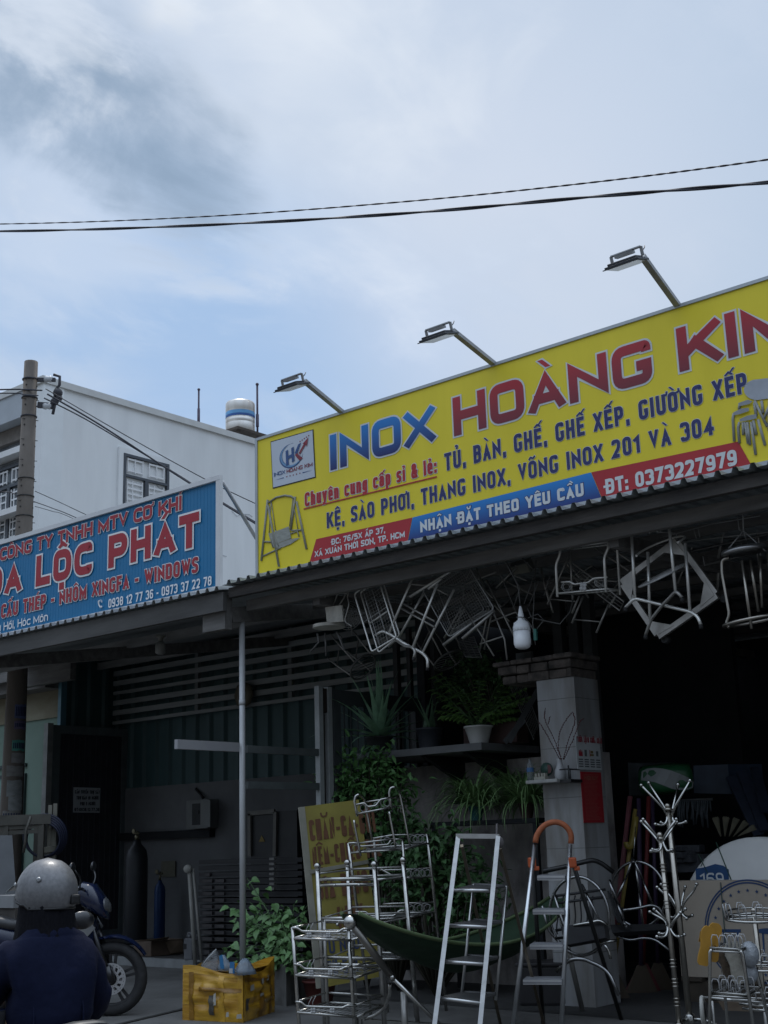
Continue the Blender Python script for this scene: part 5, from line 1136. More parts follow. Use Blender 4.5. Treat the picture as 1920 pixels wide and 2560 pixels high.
pot('pot', c, .10, .125, .20, mat('pot_slate', (.030, .035, .045), .5), t); mb = MB(); R = random.Random(8)
for k in range(11): blade(mb, c+V((R.uniform(-.05, .05), R.uniform(-.05, .05), .18)), R.uniform(0, 6.28), R.uniform(1.0, 1.5), R.uniform(.25, .5), .034, .25, 5)
obj('foliage', mb, green('spike', (.04, .06, .045)), t)
c = at(1240, 1856, y=YL+.42); c.z = LZ-.01; t = thing('potted_plant', 'dark bushy plant in a long brown trough behind the white pot', 'potted plant', c)
mb = MB(); mb.box(c+V((0, 0, .1)), (.62, .20, .2), bev=.015); obj('trough', mb, mat('trough_brown', (.055, .028, .024), .7), t)
cc = at(1195, 1700, y=YL+.5); bush(t, cc, (.46, .24, .28), 1500, .065, .038, green('deep', (.04, .066, .034)), 31, stems=c+V((0, 0, .2)))
t = thing('mesh_panel', 'bent wire mesh panel leaning behind the plants beside the pillar', 'mesh panel', at(1330, 1850, y=9.95))
Q = [at(1250, 1660, y=9.95), at(1285, 1650, y=9.95), at(1347, 1810, y=9.95), at(1335, 1850, y=9.95)]
mb = MB(); mb.tube(Q, .005, 5, closed=True); mesh_fill(mb, Q, 7, 24, .0024); obj('mesh', mb, mat('mesh_grey', (.16, .16, .15), .5, .5), t)
mb = MB(); mb.bar(at(1345, 1725, y=9.9), at(1272, 1855, y=9.7), .02, .05); mb.bar(at(1310, 1800, y=9.8), at(1262, 1856, y=9.72), .02, .05); solo('plank', mb, mat('plank_grey', (.055, .058, .06), .8), 'two crossed grey planks leaning on the ledge beside the pillar', 'planks')
# spider plants on a dark bench
bz = at(1190, 2052, y=9.75).z
t = thing('plant_bench', 'dark plant bench holding the spider plants before the stained wall', 'bench', (-6.6, 9.75, 0))
xa, xb = at(1100, 2052, y=9.75).x, at(1365, 2052, y=9.75).x; mb = MB(); mb.b2((xa, 9.6, bz-.04), (xb, 9.95, bz)); obj('bench_top', mb, M_dark, t)
for x in (xa+.03, xb-.03):
    for y in (9.63, 9.92): mb = MB(); mb.b2((x-.02, y-.02, 0), (x+.02, y+.02, bz-.041)); obj('leg', mb, M_dark, t)
def spider(px, py, y, n, L, rs, label, mp, pr=.07, ph=.13, hang=None):
    c = at(px, py, y=y); c0 = V((c.x, y, hang if hang is not None else bz+.001)); R = random.Random(rs); t = thing('spider_plant', label, 'spider plant', c0)
    pot('pot', c0, pr*.7, pr, ph, mp, t); mb = MB()
    for k in range(n): blade(mb, c0+V((R.uniform(-.04, .04), R.uniform(-.04, .04), ph*.85)), R.uniform(0, 6.28), R.uniform(.35, 1.35), L*R.uniform(.65, 1.25), R.uniform(.02, .03), R.uniform(1.2, 2.6), 8)
    obj('foliage', mb, green('spider', (.09, .125, .062), .4), t)
spider(1192, 2052, 9.72, 170, .60, 41, 'bushy spider plant in a teal pot on the dark bench', mat('pot_teal', (.03, .12, .13), .5))
spider(1318, 2050, 9.74, 190, .64, 42, 'bushy spider plant near the pillar in a brown pot', mat('pot_brown', (.06, .035, .03), .6))
sz = bz+.20
mb = MB(); mb.b2((xa-.1, 10.10, sz-.025), (xb+.05, 10.28, sz)); solo('wall_shelf', mb, M_dark, 'narrow dark shelf fixed on the stained wall behind the spider plants', 'shelf')
spider(1150, 1960, 10.18, 70, .33, 43, 'small spider plant on the wall shelf, left of its pair', mat('pot_black', (.015, .016, .018), .5), .05, .09, sz+.001)
spider(1272, 1955, 10.18, 90, .40, 44, 'spider plant with drooping leaves on the wall shelf close to the pillar', mat('pot_black', (.015, .016, .018)), .05, .09, sz+.001)
# pillar: posters, tray, vase
XF = PB.x+.006; fp = lambda px, py: at(px, py, x=XF)
t = thing('safety_poster', 'white fire safety poster with red heading and four pictures on the pillar side', 'poster', fp(1470, 1925))
q = [fp(1437, 1840), fp(1500, 1842), fp(1508, 1925), fp(1444, 1923)]
y0_, y1_ = q[0].y+.005, q[2].y-.03; z1_, z0_ = q[0].z, q[3].z
S = lambda u, v, l=.004: V((XF+l, y0_+(y1_-y0_)*u, z1_+(z0_-z1_)*v)); mb = MB(); mb.b2(S(0, 0, 0), S(1, 1, .003)); obj('sheet', mb, mat('poster_white', (.45, .47, .47), .6, 0, .1, 6), t)
def rects(name, rs, m, root, Sf, l=.004):
    mb = MB()
    for u0, v0, u1, v1 in rs: mb.face([Sf(u0, v0, l), Sf(u1, v0, l), Sf(u1, v1, l), Sf(u0, v1, l)])
    return obj(name, mb, m, root)
mb = MB(); lettering(mb, 'TIÊU LỆNH CHỮA CHÁY', S(.06, .175), (0, 1, 0), uz, (S(.92, 0)-S(.06, 0)).length, .045, .26, .1, 0, .2, .002); obj('lettering', mb, mat('poster_red', (.34, .03, .045), .6), t)
rects('picture', [(.08, .48, .24, .6), (.09, .42, .13, .48), (.15, .40, .18, .48), (.2, .43, .23, .48), (.53, .40, .56, .6)], mat('poster_red', (.34, .03, .045)), t, S, .005); rects('picture', [(.58, .42, .68, .5), (.56, .52, .7, .58)], mat('poster_ochre', (.18, .13, .03), .6), t, S, .005)
rects('picture', [(.32, .40, .42, .6), (.8, .42, .9, .58)], mat('poster_grey', (.12, .13, .13), .6), t, S, .005); rects('caption', [(.06+.24*k, v, .24+.24*k, v+.035) for k in range(4) for v in (.68, .75, .82, .89)], mat('poster_ink', (.07, .075, .08), .7), t, S, .005)
t = thing('red_poster', 'tall red notice with fine print below the safety poster on the pillar', 'poster', fp(1480, 2057))
q = [fp(1450, 1929), fp(1503, 1930), fp(1508, 2057), fp(1458, 2057)]; y0b, y1b, z1b, z0b = q[0].y, q[1].y-.01, q[0].z, q[3].z
S2 = lambda u, v, l=.004: V((XF+l, y0b+(y1b-y0b)*u, z1b+(z0b-z1b)*v)); mb = MB(); mb.b2(S2(0, 0, 0), S2(1, 1, .003)); obj('sheet', mb, mat('notice_red', (.30, .012, .018), .6, 0, .12, 5), t)
R = random.Random(2); rects('print_line', [(.12, .05+k*.026, .12+R.uniform(.5, .76), .056+k*.026) for k in range(35)], mat('notice_print', (.36, .10, .08), .6), t, S2, .0045)
mb = MB(); lettering(mb, 'NỘI QUY', S2(.16, .155), (0, 1, 0), uz, (S2(.8, 0)-S2(.16, 0)).length, .028, .26, .1, 0, .2, .003); obj('lettering', mb, mat('notice_title', (.28, .10, .06), .6), t)
a, b = at(1317, 1956, y=PY-.2), at(1396, 1955, y=PY-.2); tz_ = a.z-.015
t = thing('tray_shelf', 'small shelf with a white tray edge fixed on the pillar front', 'shelf', (a.x+.2, PY-.1, tz_))
mb = MB(); mb.b2((a.x, PY-.22, tz_), (b.x, PY-.002, tz_+.03), bev=.008); obj('tray', mb, mat('tray_white', (.36, .36, .34), .6, 0, .3, 8), t)
mb = MB(); e = at(1440, 1950, y=PY-.1); mb.b2((b.x+.004, PY-.18, tz_-.005), (e.x, PY-.002, tz_+.02)); obj('bracket', mb, M_black, t)
mb = MB(); zz = tz_+.10
mb.tube(fillet([V((b.x, PY-.17, zz)), V((e.x-.02, PY-.17, zz)), V((e.x-.02, PY-.01, zz))], .02), .006, 6); mb.tube([V((e.x-.02, PY-.17, tz_+.02)), V((e.x-.02, PY-.17, zz+.03))], .007, 6); mb.tube([V((b.x+.1, PY-.17, tz_+.02)), V((b.x+.1, PY-.17, zz))], .005, 6); obj('guard_rail', mb, M_black, t)
c = at(1402, 1950, y=PY-.1); c.z = tz_+.021; t = thing('vase', 'white porcelain vase with thin red budded twigs on the pillar shelf', 'vase', c)
mb = MB(); mb.lathe([(.034, 0), (.045, .01), (.050, .04), (.044, .08), (.026, .12), (.021, .155), (.026, .175), (.022, .175), (.018, .15)], c, seg=22); obj('vase_body', mb, mat('porcelain', (.34, .345, .35), .3, 0, .08, 5), t)
f = zp(1260, 1700, .1808, lambda px, py, d: at(px, py, y=PY-.1+d)); mb = MB(); bd = MB(); R = random.Random(6)
for l in (((770, 1090), (640, 850), (550, 680), (475, 570)), ((790, 1090), (690, 800), (590, 620), (550, 480), (575, 385)), ((610, 600), (640, 500)), ((790, 1090), (740, 900), (780, 680), (850, 560), (950, 440)), ((820, 1090), (890, 830), (960, 650), (985, 540), (950, 445)), ((830, 1090), (940, 860), (1010, 680), (1060, 560), (1110, 525))):
    P = [f(x, y, -.03+.02*math.sin(x)) for x, y in l]; P2 = fillet(P, .05); mb.tube(P2, .0022, 5)
    for a_, b_ in zip(P2, P2[1:]):
        n_ = max(1, int((b_-a_).length/.017))
        for j in range(n_): bd.ball(a_+(b_-a_)*(j/n_)+V((R.uniform(-.004, .004), R.uniform(-.004, .004), 0)), .0052, 5, 4, (1, 1, 1.3))
obj('twig', mb, mat('twig_dark', (.05, .012, .015), .7), t); obj('bud', bd, mat('bud_red', (.075, .01, .014), .6), t)
def on_tray(px): q = at(px, 1950, y=PY-.13); return V((q.x, PY-.13, tz_+.031))
c = on_tray(1327); t = thing('water_bottle', 'clear water bottle with a blue label on the pillar shelf', 'bottle', c); mb = MB(); mb.lathe([(.028, 0), (.03, .02), (.03, .12), (.014, .155), (.013, .175), (.0, .176)], c, seg=16); obj('bottle_body', mb, mat('bottle_clear', (.20, .22, .23), .15, trans=.55), t); mb = MB(); mb.lathe([(.0305, .07), (.0305, .105)], c, seg=16, cap=False); obj('label_band', mb, mat('label_blue', (.04, .12, .26), .5), t)
c = on_tray(1360); t = thing('round_clock', 'small round green and red disc standing on the pillar shelf', 'disc', c+V((0, .05, 0))); mb = MB(); mb.lathe([(.0, 0), (.055, 0), (.055, .02), (.0, .02)], c+V((0, .06, .085)), (0, -1, 0), 28, cap=False); obj('disc', mb, mat('disc_green', (.02, .06, .045), .5), t)
mb = MB(); mb.face([c+V((.018, .038, .05))]+[c+V((.054*math.cos(a), .038, .085+.054*math.sin(a))) for a in (-.6, -.3, 0, .3, .6)]+[c+V((.018, .038, .125))]); obj('red_segment', mb, mat('disc_red', (.11, .03, .03), .5), t)
c = on_tray(1358)+V((0, -.03, 0)); mb = MB(); mb.box(c+V((0, 0, .012)), (.11, .05, .024), bev=.004)
for k in (-.04, -.01, .02, .045): mb.box(c+V((k, 0, .038)), (.018, .035, .028), bev=.003)
solo('block_set', mb, mat('cream_block', (.32, .31, .26), .6), 'small cream holder of stubby blocks on the pillar shelf', 'holder')

# ------------------------------------------------------------------ goods standing on the pavement
def toground(p, q):
    """the line p->q carried on to the ground"""
    p, q = V(p), V(q); t = (0-p.z)/(q.z-p.z); return p+(q-p)*t
def mdl(fn): return lambda pts, D: [fn(x, y, D) for x, y in pts]
zA = zp(720, 2240, .229, atd); zB = zp(720, 1950, .229, atd); zC = zp(860, 2020, .3255, atd); zD = zp(1300, 1980, .3737, atd); zE = zp(1300, 1600, .3737, atd); zF = zp(1600, 2200, .193, atd); zG = zp(1340, 2080, .205, atd)
def post(root, pts, r, m, name='upright', ground=True, seg=8):
    P = [V(q) for q in pts]
    if ground: P[-1] = toground(P[-2], P[-1])
    mb = MB(); mb.tube(P, r, seg); obj(name, mb, m, root); return P
def clover(mb, c, r=.011):
    for k in range(4): a = k*math.pi/2+.785; mb.ball(c+RT*(math.cos(a)*r)+V((0, 0, math.sin(a)*r)), r, 7, 5)
M_orn = mat('ornament_pale', (.45, .45, .44), .4, .2)
# low three tier rack in front
t = thing('shelf_rack', 'low three tier steel rack standing in front of the leaning yellow board', 'rack', toground(zA(50, 345, 9.0), zA(120, 1397, 9.0)))
dF, dR = 9.0, 9.32
post(t, [zA(50, 340, dF), zA(85, 850, dF), zA(120, 1397, dF)], .0125, M_steel); post(t, [zA(660, 355, dF), zA(690, 850, dF), zA(725, 1397, dF)], .0125, M_steel)
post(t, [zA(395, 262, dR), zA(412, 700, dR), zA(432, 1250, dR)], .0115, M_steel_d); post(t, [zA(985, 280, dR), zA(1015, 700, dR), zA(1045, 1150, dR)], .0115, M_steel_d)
for k, (dec, lo, re) in enumerate(((((45, 345), (105, 350), (150, 385), (550, 395), (600, 360), (675, 355)), ((62, 462), (690, 483)), ((398, 268), (1000, 288))), (((65, 745), (130, 750), (180, 795), (580, 805), (620, 775), (700, 770)), ((80, 865), (715, 900)), ((405, 665), (1015, 695))), (((85, 1155), (150, 1160), (195, 1205), (600, 1220), (640, 1195), (745, 1190)), ((100, 1270), (745, 1322)), ((415, 1055), (1045, 1092))))):
    mb = MB(); mb.tube(fillet([zA(x, y, dF-.01) for x, y in dec], .012), .0085, 7); mb.tube([zA(*lo[0], dF-.008), zA(*lo[1], dF-.008)], .0095, 7)
    mb.tube([zA(*re[0], dR), zA(*re[1], dR)], .008, 7); dy = 105
    mb.tube([zA(re[0][0]+3, re[0][1]+dy, dR), zA(re[1][0]+3, re[1][1]+dy, dR)], .008, 7)
    mb.tube([zA(*dec[0], dF), zA(*re[0], dR)], .006, 6); mb.tube([zA(*dec[-1], dF), zA(*re[1], dR)], .006, 6); mb.tube([zA(*lo[0], dF), zA(re[0][0]+3, re[0][1]+dy, dR)], .008, 6); mb.tube([zA(*lo[1], dF), zA(re[1][0]+3, re[1][1]+dy, dR)], .008, 6); obj('shelf_rail', mb, M_steel, t)
    mb = MB()
    for j in range(1, 12):
        u = j/12; a = zA(lo[0][0]*(1-u)+lo[1][0]*u, lo[0][1]*(1-u)+lo[1][1]*u, dF); b = zA((re[0][0])*(1-u)+re[1][0]*u+3, (re[0][1])*(1-u)+re[1][1]*u+dy, dR); mb.rod(a, b, .0028, 5)
    for u in (.3, .65): mb.rod(zA(lo[0][0], lo[0][1], dF)*(1-u)+zA(re[0][0]+3, re[0][1]+dy, dR)*u, zA(lo[1][0], lo[1][1], dF)*(1-u)+zA(re[1][0]+3, re[1][1]+dy, dR)*u, .0035, 5)
    for u in (.42, .55): q0 = zA(dec[0][0], dec[0][1]+60, dF)*(1-u)+zA(re[0][0], re[0][1]+60, dR)*u; mb.tube([q0+V((0, 0, -.05)), q0, q0+V((.02, .01, .04))], .003, 5)
    obj('shelf_wire', mb, M_wire, t); mb = MB()
    for x in (230, 440): clover(mb, zA(x+k*22, dec[3][1]+32, dF-.012))
    obj('ornament', mb, M_orn, t)
# rack with ball finials
t = thing('shelf_rack', 'heavy steel rack with round ball finials on its four posts', 'rack', toground(zB(322, 985, 9.9), zA(395, 1190, 9.9)))
dF, dR = 9.85, 10.2
for top, low, D in (((322, 975), (395, 1190), dF), ((943, 955), (1040, 1200), dF-.05), ((650, 935), (735, 1190), dR), ((1258, 905), (1345, 600), dR-.05)):
    mb = MB(); a = zB(*top, D); b = toground(a, zA(*low, D)); mb.rod(b, a, .0175, 10); mb.ball(a+V((0, 0, .022)), .026, 12, 8); mb.lathe([(.014, 0), (.022, .004), (.014, .01)], a-V((0, 0, .004)), seg=10); obj('post', mb, M_steel, t)
for k, (y0, y1, fn, xa_, xb_) in enumerate(((1085, 1075, zB, 335, 945), (1148, 1138, zB, 338, 947), (245, 240, zA, 365, 985), (278, 290, zA, 372, 990), (668, 690, zA, 385, 1010), (740, 762, zA, 388, 1014))):
    mb = MB(); a, b = fn(xa_, y0, dF), fn(xb_, y1, dF-.05); mb.rod(a, b, .014 if k % 2 == 0 else .013, 8)
    if k % 2 == 0:
        for u in (.28, .72): c = a*(1-u)+b*u; mb.ball(c+V((0, 0, -.04))-FW*.012, .013, 8, 6)
    obj('rail', mb, M_steel, t)
for fn, a, b in ((zB, (655, 975), (1258, 948)), (zB, (660, 1055), (1262, 1035)), (zA, (692, 122), (1300, 112)), (zA, (700, 205), (1305, 180)), (zA, (720, 540), (1330, 520)), (zB, (325, 1022), (652, 985)), (zB, (945, 1100), (1262, 1050)), (zA, (365, 240), (690, 150)), (zA, (985, 300), (1305, 235)), (zA, (390, 700), (715, 560))):
    same = abs(a[0]-b[0]) > 400; mb = MB(); mb.rod(fn(*a, dR if same else dF), fn(*b, dR-.03), .008 if same else .006, 6); obj('rail', mb, M_steel_d, t)
# tall rack with scroll work
t = thing('shelf_rack', 'tall four tier steel rack with scroll ornaments behind the ball post rack', 'rack', toground(zB(665, 700, 10.5), zB(715, 1200, 10.5)))
dF, dR = 10.5, 10.85
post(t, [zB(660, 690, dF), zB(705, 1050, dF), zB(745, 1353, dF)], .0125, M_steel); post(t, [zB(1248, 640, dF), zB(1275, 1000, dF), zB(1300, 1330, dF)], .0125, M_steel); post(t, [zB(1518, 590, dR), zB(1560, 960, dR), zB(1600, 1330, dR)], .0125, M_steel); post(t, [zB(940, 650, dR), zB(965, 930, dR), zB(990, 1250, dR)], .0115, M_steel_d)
def scroll_shelf(dec, lo, re, rl, rings):
    mb = MB(); mb.tube(fillet([zB(x, y, dF-.01) for x, y in dec], .012), .0085, 7); mb.tube([zB(*lo[0], dF), zB(*lo[1], dF)], .0095, 7); mb.tube([zB(*q, dR) for q in re], .0085, 7); mb.tube([zB(*q, dR) for q in rl], .008, 7)
    mb.tube([zB(*lo[0], dF), zB(*rl[0], dR)], .007, 6); mb.tube([zB(*lo[1], dF), zB(*rl[1], dR)], .007, 6); obj('shelf_rail', mb, M_steel, t); mb = MB()
    for k in range(1, 11): u = k/11; mb.rod(zB(lo[0][0]*(1-u)+lo[1][0]*u, lo[0][1]*(1-u)+lo[1][1]*u, dF), zB(rl[0][0]*(1-u)+rl[1][0]*u, rl[0][1]*(1-u)+rl[1][1]*u, dR), .003, 5)
    for x, y, r in rings: mb.ring(zB(x, y, dF if x < 1150 else dR), r, .0028, FW, 16, 5); mb.ring(zB(x+26, y+5, dF if x < 1150 else dR), r*.8, .0026, FW, 14, 5)
    obj('scroll_wire', mb, M_wire, t)
scroll_shelf(((660, 690), (745, 685), (790, 725), (1095, 705), (1130, 650), (1262, 640)), ((680, 795), (1270, 755)), ((920, 640), (1150, 600), (1510, 590)), ((960, 740), (1535, 690)), ((720, 745, .035), (850, 760, .02), (1060, 660, .035), (1160, 720, .03), (1370, 645, .03), (1420, 640, .035), (1470, 640, .035)))
scroll_shelf(((705, 975), (900, 970), (1000, 965), (1150, 1050), (1170, 1035), (1270, 1030)), ((715, 1100), (1290, 1065)), ((1000, 985), (1200, 980), (1562, 960)), ((1000, 1085), (1572, 1060)), ((1300, 1020, .03), (1380, 1015, .035), (1440, 1015, .035), (1500, 1012, .035)))
scroll_shelf(((735, 1440), (850, 1440), (905, 1485), (1160, 1480), (1220, 1425), (1300, 1420)), ((745, 1530), (1310, 1500)), ((1030, 1355), (1250, 1345), (1605, 1338)), ((1030, 1455), (1612, 1442)), ((1330, 1400, .03), (1420, 1395, .035), (1500, 1390, .035)))
scroll_shelf(((790, 1840), (900, 1840), (950, 1880), (1180, 1890), (1230, 1850), (1330, 1850)), ((800, 1960), (1340, 1950)), ((1080, 1790), (1350, 1785), (1650, 1780)), ((1080, 1880), (1655, 1870)), ((1400, 1830, .03), (1480, 1830, .035)))
# small rack standing on it
t = thing('small_rack', 'small tilted wire rack with looped ends standing on top of the tall rack', 'rack', zB(800, 830, dF))
dF, dR = 10.45, 10.7
for pts, D in ((((755, 398), (735, 300), (724, 235), (738, 175), (775, 155), (830, 205), (850, 295), (885, 480), (925, 690)), dF), (((1135, 312), (1112, 200), (1103, 150), (1118, 85), (1170, 75), (1215, 125), (1250, 290), (1300, 560), (1332, 720)), dF), (((722, 438), (728, 500), (765, 690), (795, 830)), dF), (((1105, 345), (1115, 400), (1155, 620), (1178, 745)), dF)):
    n_ = len(pts); mb = MB(); mb.tube(fillet([zB(x, y, D if i < n_-4 or n_ < 6 else dR) for i, (x, y) in enumerate(pts)], .03), .0095, 8); obj('upright', mb, M_steel, t)
mb = MB(); mb.tube(fillet([zB(x, y, dF-.01) for x, y in ((742, 270), (835, 250), (872, 292), (960, 280), (1010, 213), (1120, 190))], .012), .0078, 7); mb.rod(zB(757, 370, dF), zB(1138, 295, dF), .009); mb.rod(zB(850, 240, dR), zB(1185, 192, dR), .007); mb.rod(zB(757, 370, dF), zB(860, 350, dR), .006); mb.rod(zB(1138, 295, dF), zB(1240, 280, dR), .006)
mb.rod(zB(770, 690, dF), zB(1165, 640, dF), .007); obj('shelf_rail', mb, M_steel, t); mb = MB()
for x, y, r in ((800, 312, .036), (830, 305, .03), (1060, 250, .036), (1085, 245, .03), (960, 270, .016)): mb.ring(zB(x, y, dF), r, .003, FW, 16, 5)
for k in range(1, 9): u = k/9; mb.rod(zB(757+381*u, 370-75*u, dF), zB(860+380*u, 350-70*u, dR), .0028, 5)
obj('scroll_wire', mb, M_wire, t)

# leaning yellow board
t = thing('yellow_board', 'leaning faded yellow board with painted brown and blue letters', 'board', at(800, 2470, y=7.75))
B0, B1, B2, B3 = atd(757, 2017, 10.9), atd(897, 1999, 11.05), atd(962, 2440, 10.95), atd(803, 2470, 10.8)
lean_n = (B1-B0).cross(B3-B0).normalized(); 
if lean_n.dot(CAM-B0) < 0: lean_n = -lean_n
bp = lambda u, v, l=.0: (B0*(1-u)+B1*u)*(1-v)+(B3*(1-u)+B2*u)*v+lean_n*l
M_bd = mat('board_yellow', (.275, .235, .042), .65, 0, .3, 3, col2=(.19, .155, .03))
mb = MB(); mb.prism([bp(0, 0), bp(1, 0), bp(1, .36), bp(0, .36)], -lean_n*.02); mb.prism([bp(.0, .38, -.008), bp(1, .37, -.008), bp(1, 1, -.008), bp(0, 1, -.008)], -lean_n*.02); obj('panel', mb, M_bd, t)
mb = MB(); mb.bar(bp(-.02, 0, -.01), bp(-.02, 1.0, -.01), .05, .03, up=lean_n); mb.bar(bp(0, .37, .004), bp(1, .362, .004), .012, .03); obj('frame', mb, mat('board_frame', (.26, .25, .20), .7, 0, .3, 5), t)
def btxt(s, u0, u1, v, hv, m): O = bp(u0, v, .001); U = (bp(u1, v)-bp(u0, v)); wd = U.length; U.normalize(); W_ = (bp(u0, v-hv)-bp(u0, v)); hh = W_.length; W_.normalize(); mb = MB(); Nn = U.cross(W_); lettering(mb, s, O+lean_n*.003, U, W_, wd, hh, .15, .07); return obj('lettering', mb, m, t)
M_pb = mat('paint_brown', (.135, .055, .022), .7, 0, .3, 12); M_pbl = mat('paint_blue', (.03, .045, .11), .7)
btxt('CHĂN-GA-GỐI', .07, 1.0, .20, .12, M_pb); btxt('NỆM-CHIẾU TRE', .07, .9, .34, .105, M_pb); btxt('GIA DỤNG', .10, .93, .53, .125, M_pb); btxt('INOX', .38, .80, .70, .115, M_pb); btxt('TỦ NHÔM', .08, .8, .83, .075, M_pbl); btxt('TỦ SẮT', .12, .62, .95, .085, M_pbl)
# hammock on its frame
t = thing('hammock_stand', 'steel hammock stand with a fat sloping tube and a shiny ball end', 'hammock stand', at(1000, 2560, z=0))
dH = 8.6; ba = zA(680, 285, dH); mb = MB(); mb.tube([ba, zA(1145, 905, 8.75)], .024, 12); obj('fat_tube', mb, mat('tube_dark_steel', (.22, .21, .19), .35, .9, .3, 5), t)
mb = MB(); mb.ball(ba, .044, 16, 10); obj('ball_cap', mb, M_steel, t)
e = at(1150, 2600, z=.03); mb = MB(); mb.tube([zA(1130, 885, 8.74), zA(1640, 1390, 8.9), e], .0135, 9); mb.ball(zA(1140, 888, 8.72), .017); obj('thin_tube', mb, M_steel, t)
g0 = at(903, 2553, z=.02); g1 = at(1250, 2575, z=.02); mb = MB(); mb.bar(g0, g1, .04, .035); mb.box(g0+V((0, 0, .01)), (.05, .05, .06), .7); obj('base_bar', mb, M_steel, t)
mb = MB(); q = zA(1262, 1045, 8.95); b_ = toground(q, zA(1278, 1390, 8.95)); mb.rod(q, b_, .022, 10); obj('prop', mb, M_steel_d, t)
mb = MB(); mb.tube(fillet([zA(1112, 960, 8.75), zA(1112, 1060, 8.8), zA(1060, 1220, 8.95), zA(960, 1300, 9.0), zA(840, 1345, 9.05)], .08), .012, 8); obj('curved_brace', mb, M_steel, t)
far = atd(1395, 2262, 10.6); fb0 = V((far.x+.1, far.y+.1, 0)); mb = MB(); mb.tube([far, fb0], .02, 8); obj('far_post', mb, M_steel_d, t)
ta = thing('hammock', 'dark green cloth hammock slung from the ball ended stand behind the stepladder', 'hammock', (ba+far)/2-V((0, 0, .6)))
ax = far-ba; axh = V((ax.x, ax.y, 0)).normalized(); sd_ = V((-axh.y, axh.x, 0))
def ham(u, v):
    w = .31*math.sin(math.pi*min(1, max(0, u*.94+.03)))**.6; s = (v-.5)*2; c = ba+ax*u
    sag = .27*math.sin(math.pi*u)**.8; cup = (.17*(1-s*s))*math.sin(math.pi*u); fold = .012*math.sin(s*9+u*3)*math.sin(math.pi*u)
    return c + sd_*(-s*w) - V((0, 0, sag+cup-.05+fold))
mb = MB(); mb.grid(ham, 36, 20); obj('cloth', mb, mat('hammock_green', (.010, .034, .013), .8, 0, .35, 5, stretch=(1, 1, 4)), ta)
mb = MB()
for v in (0, 1): mb.tube([ham(u/24, v)+V((0, 0, .006)) for u in range(25)], .013, 6)
obj('hem', mb, mat('hammock_hem', (.085, .125, .05), .8), ta)
# stepladder of square steel bars
M_lad = mat('ladder_steel', (.55, .55, .54), .3, .95, .25, 9, bump=.05)
t = thing('step_ladder', 'bare square tube steel stepladder with four rungs at the front', 'stepladder', at(1140, 2640, z=0))
dt, db = 8.65, 8.35
mb = MB(); mb.bar(zC(862, 215, dt), zC(1195, 218, dt-.05), .03, .03); obj('top_bar', mb, M_lad, t)
Lf = toground(zC(877, 215, dt), zC(700, 1620, db)); Rf = toground(zC(1182, 218, dt-.05), zC(1045, 1650, db-.05))
for a, b in ((zC(877, 215, dt), Lf), (zC(1182, 218, dt-.05), Rf)): mb = MB(); mb.bar(a, b, .028, .028, up=RT); obj('front_upright', mb, M_lad, t)
for i, (y0, y1, x0_, x1_, ry, rx0, rx1) in enumerate(((633, 635, 845, 1125, 600, 990, 1250), (903, 915, 812, 1098, 873, 995, 1215), (1180, 1200, 775, 1070, 1148, 950, 1185), (1460, 1500, 737, 1048, 1428, 905, 1170))):
    u = i/3; D = dt-.06-u*.2; mb = MB(); mb.rod(zC(x0_, y0, D), zC(x1_, y1, D-.05), .0125, 8); obj('rung', mb, M_lad, t)
    mb = MB(); q = [zC(x0_+30, y0-5, D+.01), zC(x1_-5, y1-5, D-.03), zC(rx1, ry+12, D+.22), zC(rx0, ry, D+.24)]; mb.prism(q, (0, 0, .012)); mb.rod(q[2]+V((0, 0, .01)), q[3]+V((0, 0, .01)), .011, 7); obj('tread', mb, mat('tread_dark', (.10, .10, .10), .5, .6, .3, 8), t)
for pts in (((995, 585), (905, 1420)), ((1250, 600), (1165, 1475))): mb = MB(); mb.rod(zC(*pts[0], dt+.15), zC(*pts[1], db+.27), .0095, 8); obj('rear_rod', mb, M_lad, t)
for a, b in (((905, 290), (1130, 1330)), ((1198, 305), (1490, 1480))): mb = MB(); p0 = zC(*a, dt+.03); mb.bar(p0, toground(p0, zC(*b, 9.5)), .026, .02, up=RT); obj('rear_leg', mb, mat('leg_bronze', (.19, .16, .12), .45, .7, .35, 5), t)
mb = MB(); mb.tube([zC(1175, 120, dt), zC(1172, 205, dt), zC(1190, 260, dt-.02), zC(1200, 300, dt)], .006, 5); mb.ball(zC(1195, 265, dt-.02), .03, 9, 6, (1, 1, 1.3)); obj('tie_cloth', mb, mat('tie_grey', (.11, .10, .10), .8), t)
# folding ladder with orange hoop
t = thing('step_ladder', 'folding aluminium stepladder with an orange padded hoop on top', 'stepladder', at(1380, 2570, z=0))
dt, db = 9.4, 9.15; M_al = mat('bright_aluminium', (.62, .63, .64), .3, .95, .12, 8); M_or = mat('orange_foam', (.36, .10, .035), .7, 0, .3, 9, bump=.2); M_org = mat('orange_plastic', (.42, .075, .015), .45)
L0, R0 = zD(100, 352, dt), zD(335, 352, dt-.04); Lg, Rg = toground(L0, zD(35, 930, (dt+db)/2)), toground(R0, zD(287, 1480, db))
hp_ = [zD(x, y, dt-.02) for x, y in ((103, 340), (108, 300), (135, 250), (170, 217), (230, 197), (290, 213), (330, 255), (345, 300), (340, 345))]
mb = MB(); mb.tube(fillet(hp_, .04), .020, 12); obj('hoop_pad', mb, M_or, t)
for a, b in ((L0, Lg), (R0, Rg)): mb = MB(); mb.tube([a, b+V((0, 0, .06))], .0155, 10); obj('front_upright', mb, M_al, t); mb = MB(); mb.tube([b+V((0, 0, .06)), b], .019, 10); obj('foot', mb, M_rubber, t)
